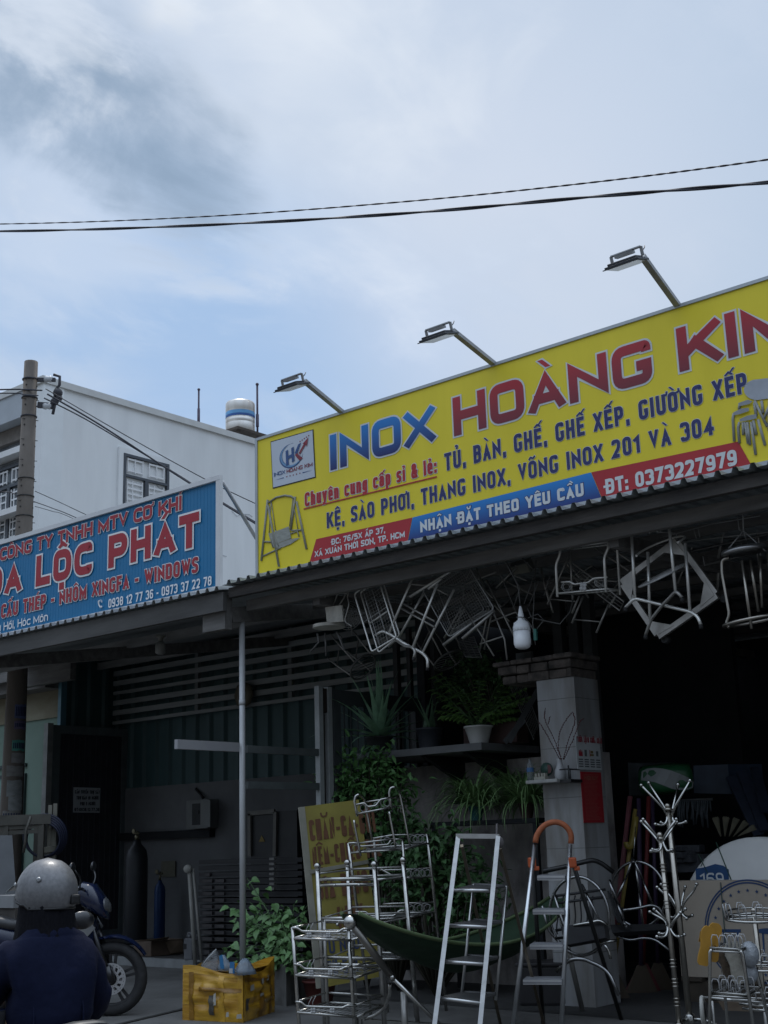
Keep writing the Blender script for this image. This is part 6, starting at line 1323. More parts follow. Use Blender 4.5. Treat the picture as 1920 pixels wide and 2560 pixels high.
for x, y, D in ((80, 472, dt), (350, 472, dt-.06)): mb = MB(); mb.box(zD(x, y, D), (.055, .05, .07), rad(40), bev=.01); mb.box(zD(x, y, D)+V((0.02, 0.02, -.04)), (.04, .04, .03), rad(40), bev=.008); obj('joint', mb, M_org, t)
for i, (x0_, x1_, y) in enumerate(((115, 300, 575), (85, 295, 803), (65, 285, 1037), (20, 280, 1272))):
    D = dt-.08-.05*i; a, b = zD(x0_, y, D), zD(x1_, y, D-.03); mb = MB(); ux_ = (b-a).normalized(); nn_ = V((-ux_.y, ux_.x, 0)); mb.prism([a+nn_*0-V((0, 0, .016)), b-V((0, 0, .016)), b+nn_*.22-V((0, 0, .016)), a+nn_*.22-V((0, 0, .016))], (0, 0, .03)); so_ = obj('tread', mb, M_al, t)
    mb = MB()
    for k in range(5): mb.bar(a+nn_*(.02+.045*k)+V((0, 0, .0155)), b+nn_*(.02+.045*k)+V((0, 0, .0155)), .012, .004)
    mb.bar(a-nn_*.002-V((0, 0, .004)), b-nn_*.002-V((0, 0, .004)), .004, .012); obj('grip_strip', mb, mat('grip_grey', (.20, .20, .21), .6), so_)
for a, b in (((357, 485), (640, 1400)), ((85, 485), (150, 1470))): p0 = zD(*a, dt+.05); mb = MB(); mb.tube([p0, toground(p0, zD(*b, 10.05 if a[0] > 200 else 9.9))], .016, 9); obj('rear_leg', mb, mat('leg_black', (.018, .018, .018), .35, .3), t)
# coat stands
def knob(mb, c, r=.0125): mb.ball(c, r, 10, 7)
def coat(label, D, pole, prings, arms, r, base):
    a, b = zD(*pole[0], D), zD(*pole[1], D); b = toground(a, b); t = thing('coat_stand', label, 'coat stand', b, 'coat stands beside the printed carton')
    mb = MB(); mb.rod(b, a, r, 12); d = (a-b).normalized(); knob(mb, a+d*.012, .021); mb.lathe([(r*1.3, 0), (r*1.6, .01), (r*1.1, .02)], a-d*.02, d, 12)
    for y in prings: 
        u = (y-pole[0][1])/(pole[1][1]-pole[0][1]); c = zD(pole[0][0]+(pole[1][0]-pole[0][0])*u, y, D)
        for k in (-.022, 0, .022): mb.lathe([(r, -.005), (r*1.45, 0), (r, .005)], c+d*k, d, 12, cap=False)
    obj('pole', mb, M_brass, t)
    for pts, dd in arms:
        mb = MB(); P = fillet([zD(x, y, D+dd*i/(len(pts)-1) if len(pts) > 1 else D) for i, (x, y) in enumerate(pts)], .05); mb.tube(P, .0082, 8); knob(mb, P[-1]); obj('hook_arm', mb, M_steel, t)
    for k in range(base):
        an = k*2*math.pi/base+.4; u = V((math.cos(an), math.sin(an), 0)); mb = MB(); mb.tube(fillet([b+u*.02+V((0, 0, .09)), b+u*.12+V((0, 0, .08)), b+u*.24+V((0, 0, .014))], .06), .0125, 8); mb.ball(b+u*.24+V((0, 0, .014)), .015); obj('foot', mb, M_steel, t)
    mb = MB(); mb.lathe([(.03, .05), (.034, .06), (.034, .11), (.024, .125)], b, seg=14); obj('collar', mb, M_steel, t); return t
coat('front coat stand, lower, with ringed pole and curled ball hooks', 9.0, ((938, 300), (1065, 1552)), (505, 630, 750, 1145, 1275, 1405),
     [(((938, 330), (905, 280), (825, 183)), -.08), (((938, 340), (900, 295), (812, 198)), .08), (((950, 330), (975, 280), (1046, 182)), -.08), (((950, 340), (985, 290), (1050, 200)), .08), (((937, 320), (947, 365), (935, 392), (905, 398), (876, 396)), -.06), (((938, 325), (950, 360), (925, 390), (888, 384)), .06), (((955, 320), (963, 355), (985, 398), (1014, 388)), -.05), (((957, 320), (966, 350), (995, 400), (1020, 396)), .06),
      (((985, 905), (978, 865), (870, 802)), .08), (((988, 900), (985, 865), (898, 785)), -.08), (((985, 890), (990, 930), (975, 965), (945, 972), (917, 968)), -.06), (((986, 890), (990, 925), (965, 952), (932, 945)), .06), (((1005, 920), (1015, 880), (1075, 806)), -.08), (((1008, 920), (1030, 860), (1106, 782)), .08), (((1003, 890), (1012, 930), (1040, 965), (1062, 968)), -.06), (((1005, 890), (1016, 935), (1060, 970), (1100, 955)), .06)], .0165, 3)
coat('rear coat stand, taller, with four raised arms over the front one', 9.45, ((990, 105), (1135, 1510)), (),
     [(((985, 160), (960, 110), (812, -45)), -.08), (((990, 160), (975, 115), (862, -62)), .09), (((1010, 165), (1020, 120), (1058, -50)), .09), (((1015, 165), (1030, 110), (1138, -77)), -.09), (((985, 150), (985, 195), (955, 225), (907, 215)), -.06), (((988, 150), (985, 190), (970, 215), (945, 203)), .06), (((1015, 150), (1022, 190), (1056, 212)), .06), (((1018, 150), (1028, 205), (1070, 215), (1110, 198)), -.06),
      (((1045, 790), (1020, 735), (918, 637)), -.08), (((1048, 780), (1030, 730), (945, 618)), .08), (((1075, 780), (1085, 720), (1105, 634)), .08), (((1080, 790), (1100, 735), (1165, 660), (1182, 616)), -.08), (((1045, 770), (1052, 810), (1035, 838), (1012, 838)), .05), (((1080, 780), (1085, 820), (1115, 846)), -.05), (((1082, 780), (1095, 825), (1125, 838), (1152, 826)), .06)], .021, 3)
# printed carton, white table top pack
YC = 9.9; cx = lambda px, py, l=0: at(px, py, y=YC-l); a, b = cx(1684, 2202), cx(1691, 2440)
mb = MB()
for k in range(7): mb.b2((a.x+.02+k*.25, YC-.05, b.z-.03), (a.x+.20+k*.25, YC+.62, b.z-.002))
for y in (-.03, .26, .55): mb.b2((a.x+.02, YC+y, .0), (a.x+1.70, YC+y+.05, b.z-.031))
solo('pallet', mb, mat('pallet_wood', (.07, .055, .04), .85, 0, .4, 5), 'low dark wooden pallet under the printed carton', 'pallet')
t = thing('flat_carton', 'big flat brown carton printed with a blue ring of stars', 'carton', (a.x+.7, YC, 0))
M_card = mat('carton_tan', (.42, .36, .29), .85, 0, .14, 2, bump=.06, bscale=40); mb = MB(); mb.b2((a.x, YC, b.z), (a.x+1.75, YC+.08, a.z)); obj('carton_body', mb, M_card, t)
cc = cx(1880, 2332, .004); Rc = .404; M_cb = mat('print_blue', (.028, .065, .16), .8, 0, .2, 8)
def ringflat(r0, r1, n=64): 
    mb = MB()
    for k in range(n): A0, A1 = 2*math.pi*k/n, 2*math.pi*(k+1)/n; mb.face([cc+V((math.cos(x)*r, 0, math.sin(x)*r)) for x, r in ((A0, r0), (A1, r0), (A1, r1), (A0, r1))])
    return mb
obj('ring_print', ringflat(Rc-.012, Rc), M_cb, t); obj('ring_print', ringflat(Rc-.032, Rc-.02), M_cb, t); mb = MB()
for k in range(26):
    an = 2*math.pi*k/26+.13; c = cc+V((math.cos(an), 0, math.sin(an)))*(Rc-.085); P5 = []
    for j in range(10): q = math.pi/2+j*math.pi/5; rr = .017 if j % 2 == 0 else .007; P5.append(c+V((math.cos(q)*rr, 0, math.sin(q)*rr)))
    for j in range(10): mb.face([c, P5[j], P5[(j+1) % 10]])
obj('star_print', mb, M_cb, t)
mb = MB()
for x0_, y0_, x1_, y1_ in ((1800, 2323, 1852, 2331), (1808, 2331, 1812, 2360), (1842, 2331, 1847, 2352), (1818, 2338, 1836, 2341)): mb.face([cx(*q, .004) for q in ((x0_, y0_), (x1_, y0_), (x1_, y1_), (x0_, y1_))])
c2 = cx(1925, 2328, .004)
mb.face([c2+V((math.cos(k*.3142)*.115, 0, math.sin(k*.3142)*.022)) for k in range(20)])
for dx in (-.06, .06): mb.face([c2+V((dx-.008, 0, -.015)), c2+V((dx+.008, 0, -.015)), c2+V((dx*1.2+.008, 0, -.22)), c2+V((dx*1.2-.004, 0, -.22))])
obj('furniture_print', mb, M_cb, t)
mb = MB(); q0, q1 = cx(1802, 2206, .003), cx(1818, 2392, .003); mb.bar(q0, q1, .026, .003); obj('tape_strip', mb, mat('tape_green', (.10, .15, .14), .4), t)
YT = 10.12; dc = at(1905, 2300, y=YT); rT = .73; top_z = at(1868, 2093, y=YT).z; dcz = top_z-rT
t = thing('table_top_pack', 'white wrapped round table tops with a blue number label behind the carton', 'table top pack', (dc.x, YT, b.z))
mb = MB(); mb.lathe([(.0, 0), (rT-.02, 0), (rT, .02), (rT, .13), (rT-.02, .15), (0, .15)], (dc.x, YT+.15, dcz), (0, -1, 0), 64, cap=False); obj('pack', mb, mat('foam_white', (.82, .82, .80), .7, 0, .14, 2, bump=.15, bscale=6), t)
fT = lambda px, py, l=.004: at(px, py, y=YT-l); mb = MB(); mb.face([fT(*q) for q in ((1739, 2172), (1765, 2167), (1788, 2160), (1808, 2164), (1822, 2174), (1822, 2199), (1740, 2199))]); obj('number_label', mb, mat('label_blue_deep', (.015, .075, .21), .5), t)
mb = MB(); O = fT(1752, 2212, .006); lettering(mb, '169', O, ux, uz, (fT(1810, 2203)-O).length, .095, .15, .16); obj('lettering', mb, M_bw, t); mb = MB(); mb.bar(fT(1752, 2166, .006), fT(1760, 2150, .006), .004, .004); mb.bar(fT(1790, 2105, .006), fT(1828, 2200, .006), .012, .004); mb.bar(fT(1746, 2135, .006), fT(1770, 2185, .006), .006, .004); obj('packing_string', mb, mat('string_green', (.03, .09, .06), .6), t)
# shoe racks, sandals, cart
M_sw = mat('white_wire', (.45, .45, .45), .4, .5, .15, 8)
t = thing('shoe_rack', 'small square steel shoe rack with wire loops and yellow sandals on top', 'shoe rack', toground(zF(905, 905, 7.8), zF(905, 1866, 7.8)))
dF, dR = 7.8, 8.12
for pts, D in ((((930, 900), (905, 930), (903, 1866)), dF), (((1300, 915), (1330, 960), (1465, 1866)), dF), (((1040, 850), (1050, 930), (1135, 1866)), dR), (((1395, 845), (1440, 900), (1680, 1866)), dR)): mb = MB(); P = fillet([zF(x, y, D) for x, y in pts], .03); P[-1] = toground(P[-2], P[-1]); mb.tube(P, .0095, 8); obj('leg', mb, M_steel, t)
for k, (f0, f1, r0, r1) in enumerate((((915, 885), (1335, 905), (1050, 830), (1400, 848)), ((905, 1462), (1400, 1492), (1090, 1362), (1560, 1392)))):
    mb = MB(); mb.tube([zF(*f0, dF), zF(*f1, dF), zF(*r1, dR), zF(*r0, dR)], .0085, 7, closed=True); mb.tube([zF(f0[0], f0[1]+35, dF), zF(f1[0], f1[1]+35, dF)], .006, 6); obj('shelf_rail', mb, M_steel, t); mb = MB()
    for j in range(4):
        u = (j+.5)/4; a, b = zF(*f0, dF)*(1-u)+zF(*f1, dF)*u, zF(*r0, dR)*(1-u)+zF(*r1, dR)*u; mb.rod(a, b, .003, 5)
        for w in (.1, .6): c = a*(1-w)+b*w; sv = (zF(*f1, dF)-zF(*f0, dF)).normalized()*.02; mb.tube([c-sv, c-sv+V((0, 0, .05)), c-sv*.6+V((0, 0, .07)), c+sv*.6+V((0, 0, .07)), c+sv+V((0, 0, .05)), c+sv], .0032, 5)
    obj('wire_loop', mb, M_sw, t)
def sandal(P0, P1, wd, m, label, group, thick=.018):
    """flat sandal from heel P0 to toe P1, sole facing the camera side"""
    d = (P1-P0); L = d.length; d.normalize(); s = d.cross(FW).normalized(); n = s.cross(d).normalized(); t = thing('sandal', label, 'sandal', P1 if P1.z < P0.z else P0, group); prof = ((0, .55), (.06, .8), (.2, .85), (.45, .75), (.7, .98), (.88, .95), (.96, .7), (1, .4))
    A = [P0+d*L*u+s*wd*.5*w for u, w in prof]+[P0+d*L*u-s*wd*.5*w for u, w in reversed(prof)]; mb = MB(); mb.prism(A, n*thick); obj('sole', mb, m, t)
    mb = MB(); mb.grid(lambda u, v: P0+d*L*(.55+.27*v)+s*wd*.5*math.cos(math.pi*u)*1.02+n*(thick+.05*math.sin(math.pi*u)), 12, 4); mb.grid(lambda u, v: P0+d*L*(.56+.25*v)+s*wd*.47*math.cos(math.pi*u)*1.02+n*(thick+.042*math.sin(math.pi*u)), 12, 4); obj('strap', mb, m, t); return t
M_sy = mat('sandal_yellow', (.42, .215, .02), .55, 0, .25, 8)
sandal(zF(815, 1110, 7.86), zF(900, 600, 7.86), .078, M_sy, 'yellow slip on sandal hanging on the shoe rack, the lower one', 'yellow sandals on the shoe rack'); sandal(zF(940, 1060, 7.94), zF(985, 560, 7.94), .078, M_sy, 'yellow slip on sandal hanging on the shoe rack, the upper one', 'yellow sandals on the shoe rack')
M_sb = mat('slipper_cream', (.33, .31, .26), .75, 0, .35, 18, bump=.3)
sandal(zF(1320, 1340, 8.0), zF(1190, 800, 8.0), .11, M_sb, 'cream ribbed slipper lying over the shoe rack, light sole out', 'cream slippers on the shoe rack'); sandal(zF(1190, 1250, 8.06), zF(1070, 880, 8.06), .10, mat('slipper_brown', (.15, .11, .075), .8, 0, .6, 22), 'brown patterned slipper behind the cream one on the shoe rack', 'cream slippers on the shoe rack')
mb = MB(); mb.ball(zF(1420, 960, 8.0), .055, 14, 10, (1, 1, 1.3)); mb.ball(zF(1400, 1210, 8.05), .06, 12, 9, (1, .8, 1)); solo('plastic_bag', mb, mat('bag_clear', (.30, .32, .34), .25, 0, .3, 20, bump=.6, bscale=40), 'crumpled clear plastic bag stuffed beside the cream slipper', 'plastic bag')
t = thing('shoe_tower', 'round steel shoe tower with hooked ring shelves at the right frame edge', 'shoe rack', toground(zF(1475, 440, 8.6), zF(1620, 1866, 8.6)))
a, b = zF(1478, 440, 8.6), zF(1640, 1866, 8.6); b = toground(a, b); mb = MB(); mb.rod(b, a, .016, 10); mb.ball(a+V((0, 0, .02)), .02); mb.lathe([(.2, .01), (.2, .03), (.02, .05)], b, seg=24); obj('pole', mb, M_brass, t); dirp = (b-a).normalized()
for k, (cxp, cyp, r) in enumerate(((1480, 490, .175), (1555, 1120, .15), (1600, 1540, .17))):
    c = zF(cxp, cyp, 8.6); mb = MB(); mb.ring(c, r, .009, (.05, -.08, 1), 36, 7); mb.ring(c+V((0, 0, .035)), r*.96, .006, (.05, -.08, 1), 36, 6)
    for j in range(6): an = j*math.pi/3; u = V((math.cos(an), math.sin(an), 0))*r; mb.rod(c, c+u, .005, 5)
    mb.ball(c+V((0, 0, .03)), .018); obj('ring_shelf', mb, M_steel, t); mb = MB()
    for j in range(11): an = j*2*math.pi/11+.2; u = V((math.cos(an), math.sin(an), 0)); s = V((-u.y, u.x, 0))*.022; q = c+u*r*.97; mb.tube([q-s, q-s+V((0, 0, .06))+u*.01, q-s*.6+V((0, 0, .085))+u*.012, q+s*.6+V((0, 0, .085))+u*.012, q+s+V((0, 0, .06))+u*.01, q+s], .0035, 5)
    obj('wire_loop', mb, M_sw, t)
t = thing('hand_cart', 'small folding cart with white rimmed wheel and brown board under the shoe racks', 'cart', at(1790, 2580, z=0))
mb = MB()
for p0, p1 in (((820, 1518), (1640, 1590)), ((1290, 1600), (1659, 1640)), ((1330, 1660), (1640, 1695)), ((915, 1545), (1420, 1560))): mb.rod(zF(*p0, 8.3), zF(*p1, 8.25), .009, 7)
obj('cart_frame', mb, M_steel, t); mb = MB(); wc = zF(815, 1690, 8.35); wn = V((1.0, .42, 0)).normalized(); wz_ = wc.z
rw = .085; wc = V((wc.x, wc.y, max(wc.z, rw))); mb.ring(wc, rw-.012, .013, wn, 28, 8); obj('wheel', mb, mat('wheel_white', (.45, .44, .40), .5), t); mb = MB(); mb.lathe([(.02, -.02), (rw-.02, -.012), (rw-.02, .012), (.02, .02)], wc+wn*.0, wn, 22); obj('hub', mb, M_black, t)
mb = MB(); q = [zF(1010, 1565, 8.5), zF(1420, 1600, 8.45), zF(1440, 1705, 8.45), zF(1080, 1690, 8.5)]; mb.prism(q, (.05, .12, 0)); obj('board', mb, mat('board_brown', (.13, .095, .065), .8), t); mb = MB()
for x in (930, 1600): p0 = zF(x, 1530, 8.4); mb.rod(p0, V((p0.x, p0.y, 0)), .01, 7)
obj('cart_leg', mb, M_steel_d, t)
# round backed rocking chairs
M_ch = mat('chrome_dark', (.34, .34, .34), .25, 1, .25, 7)
def tub(root, name, pts, D0, D1, r, m, fil=.06): n_ = len(pts)-1; P = [zG(x, y, D0+(D1-D0)*i/n_) for i, (x, y) in enumerate(pts)]; mb = MB(); mb.tube(fillet(P, fil) if n_ > 1 else P, r, 8); return obj(name, mb, m, root)
def oval(root, cx_, cy_, rx, ry, tilt, D, r, m):
    mb = MB(); P = []
    for k in range(40): a = 2*math.pi*k/40; x, y = rx*math.cos(a), ry*math.sin(a); P.append(zG(cx_+x*math.cos(tilt)-y*math.sin(tilt), cy_+x*math.sin(tilt)+y*math.cos(tilt), D-.12*math.cos(a)))
    mb.tube(P, r, 8, closed=True); obj('round_back', mb, m, root)
t = thing('rocking_chair', 'rocking chair frame with a large oval steel back behind the orange ladder', 'rocking chair', at(1440, 2490, z=0))
oval(t, 530, 1025, 360, 480, -.12, 10.2, .0125, M_ch)
tub(t, 'rocker', ((250, 1700), (400, 1560), (560, 1540), (790, 1640), (900, 1730), (1010, 1990)), 9.9, 9.7, .014, M_ch); tub(t, 'rocker', ((80, 900), (150, 1200), (280, 1340), (470, 1500), (600, 1500), (760, 1430)), 10.3, 10.3, .011, M_ch)
tub(t, 'arm', ((80, 480), (370, 420), (560, 370), (700, 340), (800, 380), (945, 490)), 10.0, 10.1, .018, mat('arm_black', (.02, .02, .02), .35, .2)); tub(t, 'support', ((560, 640), (770, 1070)), 10.15, 10.0, .010, M_ch, 0); tub(t, 'support', ((455, 1140), (690, 1100), (770, 1075), (880, 1140)), 10.0, 10.0, .011, M_steel); tub(t, 'support', ((220, 745), (300, 1020), (420, 1330)), 10.1, 10.0, .010, M_ch); tub(t, 'support', ((770, 1360), (990, 1318)), 9.95, 9.95, .010, M_steel, 0); tub(t, 'support', ((840, 1380), (890, 1450), (910, 1545)), 9.9, 9.9, .011, M_steel)
mb = MB()
for k in range(7):
    x = 260+k*72; pts = [zG(x+10*math.sin(y*.02), y, 10.12) for y in (760+k*4, 850, 950, 1050, 1150, 1250)]; mb.tube(fillet(pts, .03), .006, 5)
for y in (770, 860, 1190, 1290): mb.rod(zG(235, y+10, 10.1), zG(850, y-70, 10.1), .010, 6)
mb.prism([zG(300, 1150, 10.0), zG(820, 1080, 10.05), zG(850, 1290, 9.9), zG(360, 1380, 9.85)], (0, .06, -.02)); obj('back_slats', mb, mat('slat_dark', (.03, .03, .032), .5, .3), t)
t = thing('rocking_chair', 'second round backed chair frame hanging by a string before the brooms', 'rocking chair', at(1590, 2420, z=0))
oval(t, 1250, 760, 330, 400, -.15, 10.9, .0115, M_ch)
for pts in (((1180, 310), (1100, 560), (985, 800)), ((1195, 330), (1300, 580), (1420, 880)), ((1215, 400), (1260, 750), (1305, 1150)), ((1215, -60), (1190, 300))): tub(t, 'rod', pts, 10.85, 10.8, .009 if pts[0][1] > 0 else .004, M_ch, 0)
tub(t, 'seat_rail', ((1040, 960), (1240, 930), (1410, 890), (1500, 920), (1580, 1080)), 10.7, 10.7, .012, M_ch); tub(t, 'support', ((890, 580), (1000, 880), (1070, 1090), (1105, 1165)), 10.6, 10.5, .011, M_ch, 0); tub(t, 'rocker', ((960, 1250), (1150, 1330), (1300, 1290), (1460, 1310), (1620, 1440)), 10.6, 10.4, .011, M_ch); mb = MB()
for k in range(6): mb.tube([zG(880+k*34, 720+k*40, 10.6), zG(960+k*25, 1000+k*25, 10.55), zG(1010+k*30, 1110+k*12, 10.5)], .008, 5)
mb.prism([zG(900, 1130, 10.6), zG(1560, 1120, 10.7), zG(1580, 1190, 10.6), zG(930, 1230, 10.5)], (0, .05, -.03)); obj('seat_sling', mb, mat('sling_black', (.012, .012, .013), .7), t)
t = MB(); q = at(1352, 2512, z=.005); t.box(q+V((0, .1, .15)), (.42, .3, .3), rad(25), bev=.02); t.box(q+V((0, .1, .312)), (.45, .33, .03), rad(25), bev=.01); solo('storage_bin', t, mat('bin_dark', (.03, .028, .03), .5, 0, .3, 4), 'dark lidded storage bin standing behind the orange ladder at the pillar foot', 'bin')
# brooms and shop goods inside
def broom(top, bot, D, rp, mp, head, mh, label):
    a, b = zE(*top, D), zE(*bot, D); t = thing('broom', label, 'broom', V((b.x, b.y, 0)), 'brooms leaning inside the shop'); e = toground(a, b); e = a+(e-a)*.86; mb = MB(); mb.rod(a, e, rp, 7); obj('handle', mb, mp, t); g_ = toground(a, b); w = V((RT.x, RT.y, 0)).normalized(); mb = MB()
    mb.grid(lambda u, v: e*(1-v)+g_*v + w*(u-.5)*(.08+head*v) + V((0, .03*math.sin(u*40)*v*.2, 0)), 14, 4); mb.grid(lambda u, v: e*(1-v)+g_*v + w*(u-.5)*(.08+head*v) + V((0, .05*(1-abs(2*u-1)), 0)), 14, 4); obj('bristles', mb, mh, t)
B_ = [mat('broom_'+n, c, .6) for n, c in (('red', (.16, .02, .02)), ('pink', (.17, .05, .06)), ('yellow', (.19, .14, .03)), ('purple', (.05, .03, .07)), ('straw', (.07, .05, .03)), ('darkred', (.10, .012, .015)))]
broom((738, 1045), (700, 1380), 11.6, .022, B_[1], .22, B_[4], 'broom with a faded pink handle, leftmost of the brooms'); broom((772, 1130), (735, 1400), 11.4, .018, B_[2], .26, B_[4], 'broom with a yellow handle beside the pink one'); broom((795, 1060), (800, 1400), 11.8, .02, B_[3], .2, B_[4], 'broom with a purple handle in the middle'); broom((862, 1045), (845, 1560), 11.9, .02, B_[0], .24, B_[5], 'broom with bright red handle and red bristles'); broom((885, 1060), (900, 1500), 12.0, .018, B_[3], .2, B_[4], 'broom with a dull purple handle at the right end')
mb = MB(); mb.tube(fillet([zE(775, 1180, 11.35), zE(765, 1300, 11.35), zE(740, 1390, 11.35), zE(715, 1380, 11.35), zE(712, 1350, 11.35)], .06), .026, 8); solo('yellow_hook', mb, mat('hook_yellow', (.20, .15, .02), .5), 'curved yellow plastic handle hanging before the brooms', 'handle')
t = thing('pillow_pack', 'green and white packaged pillow lying high inside the dark shop', 'pillow pack', zE(970, 1030, 12.2)); c = zE(975, 930, 12.2); hu = (zE(1160, 915, 12.2)-zE(790, 940, 12.2))/2; hvv = V((0, 0, (zE(975, 825, 12.2)-c).z))
def pil_(u, v, s): x, y = u*2-1, v*2-1; return c+hu*x*(1-.1*y*y)+hvv*y*(1-.12*x*x)+V((FW.x, FW.y, 0)).normalized()*(-s*.13*max(0, (1-x**4)*(1-y**4))**.5)
mb = MB(); mb.grid(lambda u, v: pil_(u, v, 1), 16, 10); mb.grid(lambda u, v: pil_(u, v, -1), 16, 10); obj('cover', mb, mat('pack_green', (.018, .105, .04), .35, 0, .2, 3), t)
mb = MB(); LN = [(.03, .50, .82), (.12, .46, .88), (.25, .40, .88), (.4, .28, .82), (.55, .16, .74), (.7, .10, .62), (.85, .08, .48), (.97, .12, .30)]
for (u0, a0, b0), (u1, a1, b1) in zip(LN, LN[1:]): mb.face([pil_(u, v, 1)-V((FW.x, FW.y, 0))*.012 for u, v in ((u0, a0), (u1, a1), (u1, b1), (u0, b0))])
obj('white_leaf', mb, mat('pack_white', (.26, .28, .28), .35, 0, .2, 4), t)
t = MB(); q = [zE(1160, 840, 12.6), zE(1390, 832, 12.6), zE(1410, 1030, 12.6), zE(1165, 1025, 12.6)]; t.prism(q, (.2, .3, 0)); solo('blue_box', t, mat('box_navy', (.014, .035, .07), .5, 0, .4, 6), 'dark blue box beside the green pillow pack', 'box')
t = MB(); q = [zE(722, 820, 12.5), zE(820, 825, 12.5), zE(830, 1040, 12.5), zE(730, 1040, 12.5)]; t.prism(q, (.2, .3, 0)); solo('grey_box', t, mat('box_slate', (.035, .045, .05), .6, 0, .4, 8), 'grey carton left of the green pillow pack', 'box')
t = thing('straw_fans', 'bunch of beige straw fans standing behind the white table tops', 'fans', zE(1420, 1310, 11.6))
for k in range(5): 
    a = zE(1340+k*28, 1315, 11.7-.04*k); mb = MB(); an0 = 1.75-k*.32; T0 = [a]; 
    for j in range(7): q = an0-.16+.32*j/6; rr = .21+.015*(j % 2); T0.append(a+V((RT.x, RT.y, 0)).normalized()*rr*math.cos(q)*.8+V((0, 0, rr*math.sin(q)*.75)))
    mb.prism(T0, (.004, .012, 0)); obj('fan', mb, mat('straw_beige', (.13, .12, .08), .8, 0, .4, 12), t)
for k, (p0, p1) in enumerate((((1410, 915), (1600, 1310)), ((1480, 880), (1640, 1280)), ((1570, 860), (1650, 1150)))):
    t = MB(); t.bar(zE(*p0, 12.4), zE(*p1, 12.0), .09, .03, up=FW); solo('navy_plank', t, mat('plank_navy', (.02, .028, .05), .6, 0, .4, 6), ('navy plank with pale edge leaning left of its two mates inside the shop', 'navy plank leaning between two others inside the shop', 'navy plank leaning nearest the right frame edge inside the shop')[k], 'plank', 'navy planks leaning inside the shop')
t = thing('clothes_rail', 'rail of dark hangers with a few pale cords inside the shop', 'clothes rail', zE(1180, 1380, 12.3)); mb = MB(); mb.rod(zE(1040, 1075, 12.3), zE(1290, 1065, 12.3), .012); obj('rail', mb, M_dwire, t); R = random.Random(9); mb = MB()
for k in range(16): x = 1060+k*14; y1 = R.uniform(1130, 1270); mb.tube([zE(x, 1070, 12.28), zE(x+R.uniform(-8, 12), (1070+y1)/2, 12.27), zE(x+R.uniform(-10, 10), y1, 12.28)], .008, 5)
obj('hanger', mb, mat('hanger_grey', (.075, .09, .10), .6, 0, .5, 20), t)
t = MB(); t.b2(zE(1060, 1440, 12.2), zE(1210, 1552, 11.8)); R = random.Random(4)
for k in range(9): q = zE(R.uniform(1040, 1200), R.uniform(1390, 1470), 11.9); t.box(q, (R.uniform(.1, .3), .12, R.uniform(.03, .07)), R.uniform(-.6, .6), bev=.01)
solo('folded_cloths', t, mat('cloth_grey', (.06, .065, .075), .85, 0, .5, 9), 'pile of folded greyish cloths behind the front coat stand', 'cloths')

# ------------------------------------------------------------------ taped box, planter, leafy plant, left goods
A0, A1, A2 = at(608, 2557, z=0), at(456, 2550, z=0), at(687, 2529, z=0); A3 = A1+A2-A0; hB = .40
t = thing('taped_box', 'foam box wrapped in wrinkled brown tape and full of rubbish bags', 'box', (A0+A3)/2)
def wall(mb, a, b, R, inner=0, rect=(0, 1, 0, 1), off=0, n_=(26, 18)):
    d = (b-a); n = V((d.y, -d.x, 0)).normalized(); 
    if n.dot(CAM-a) < 0 and not inner: pass
    def f(u, v):
        e = math.sin(math.pi*u)*math.sin(math.pi*v); ed = math.sin(math.pi*u)
        lip = .03*math.sin(u*5+a.x*3)*v**4 - .03*math.sin(math.pi*u)*v**6
        w = (.012*math.sin(u*23+v*7)+.010*math.sin(v*31+u*5)+.012*math.sin(u*9-v*14))*ed*math.sin(math.pi*min(1, v*1.02))
        return a+d*u+V((0, 0, hB*v+lip))+n*(w+.02*e)
    u0, u1, v0, v1 = rect; nn_ = V((d.y, -d.x, 0)).normalized()*off
    mb.grid(lambda u, v: f(u0+(u1-u0)*u, v0+(v1-v0)*v)+nn_, *n_)
M_tape = mat('brown_tape', (.53, .31, .028), .3, 0, .6, 5, bump=.55, bscale=9, col2=(.33, .15, .012), stretch=(.5, .5, 2.4), coat=.25)
mb = MB(); R = random.Random(1)
for a, b in ((A1, A0), (A0, A2), (A2, A3), (A3, A1)): wall(mb, a, b, R)
c_ = (A0+A3)/2; ins = [c_+(q-c_)*.86 for q in (A1, A0, A2, A3)]; 
for i in range(4): a, b = ins[i], ins[(i+1) % 4]; mb.face([a+V((0, 0, .12)), b+V((0, 0, .12)), b+V((0, 0, hB-.03)), a+V((0, 0, hB-.03))])
O4 = [A1, A0, A2, A3]
for i in range(4):
    for j in range(1): a, b = O4[i], O4[(i+1) % 4]; c, d = ins[(i+1) % 4], ins[i]; mb.face([a+V((0, 0, hB-.028)), b+V((0, 0, hB-.028)), c+V((0, 0, hB-.03)), d+V((0, 0, hB-.03))])
mb.face([q+V((0, 0, .2)) for q in ins]); obj('box_body', mb, M_tape, t)
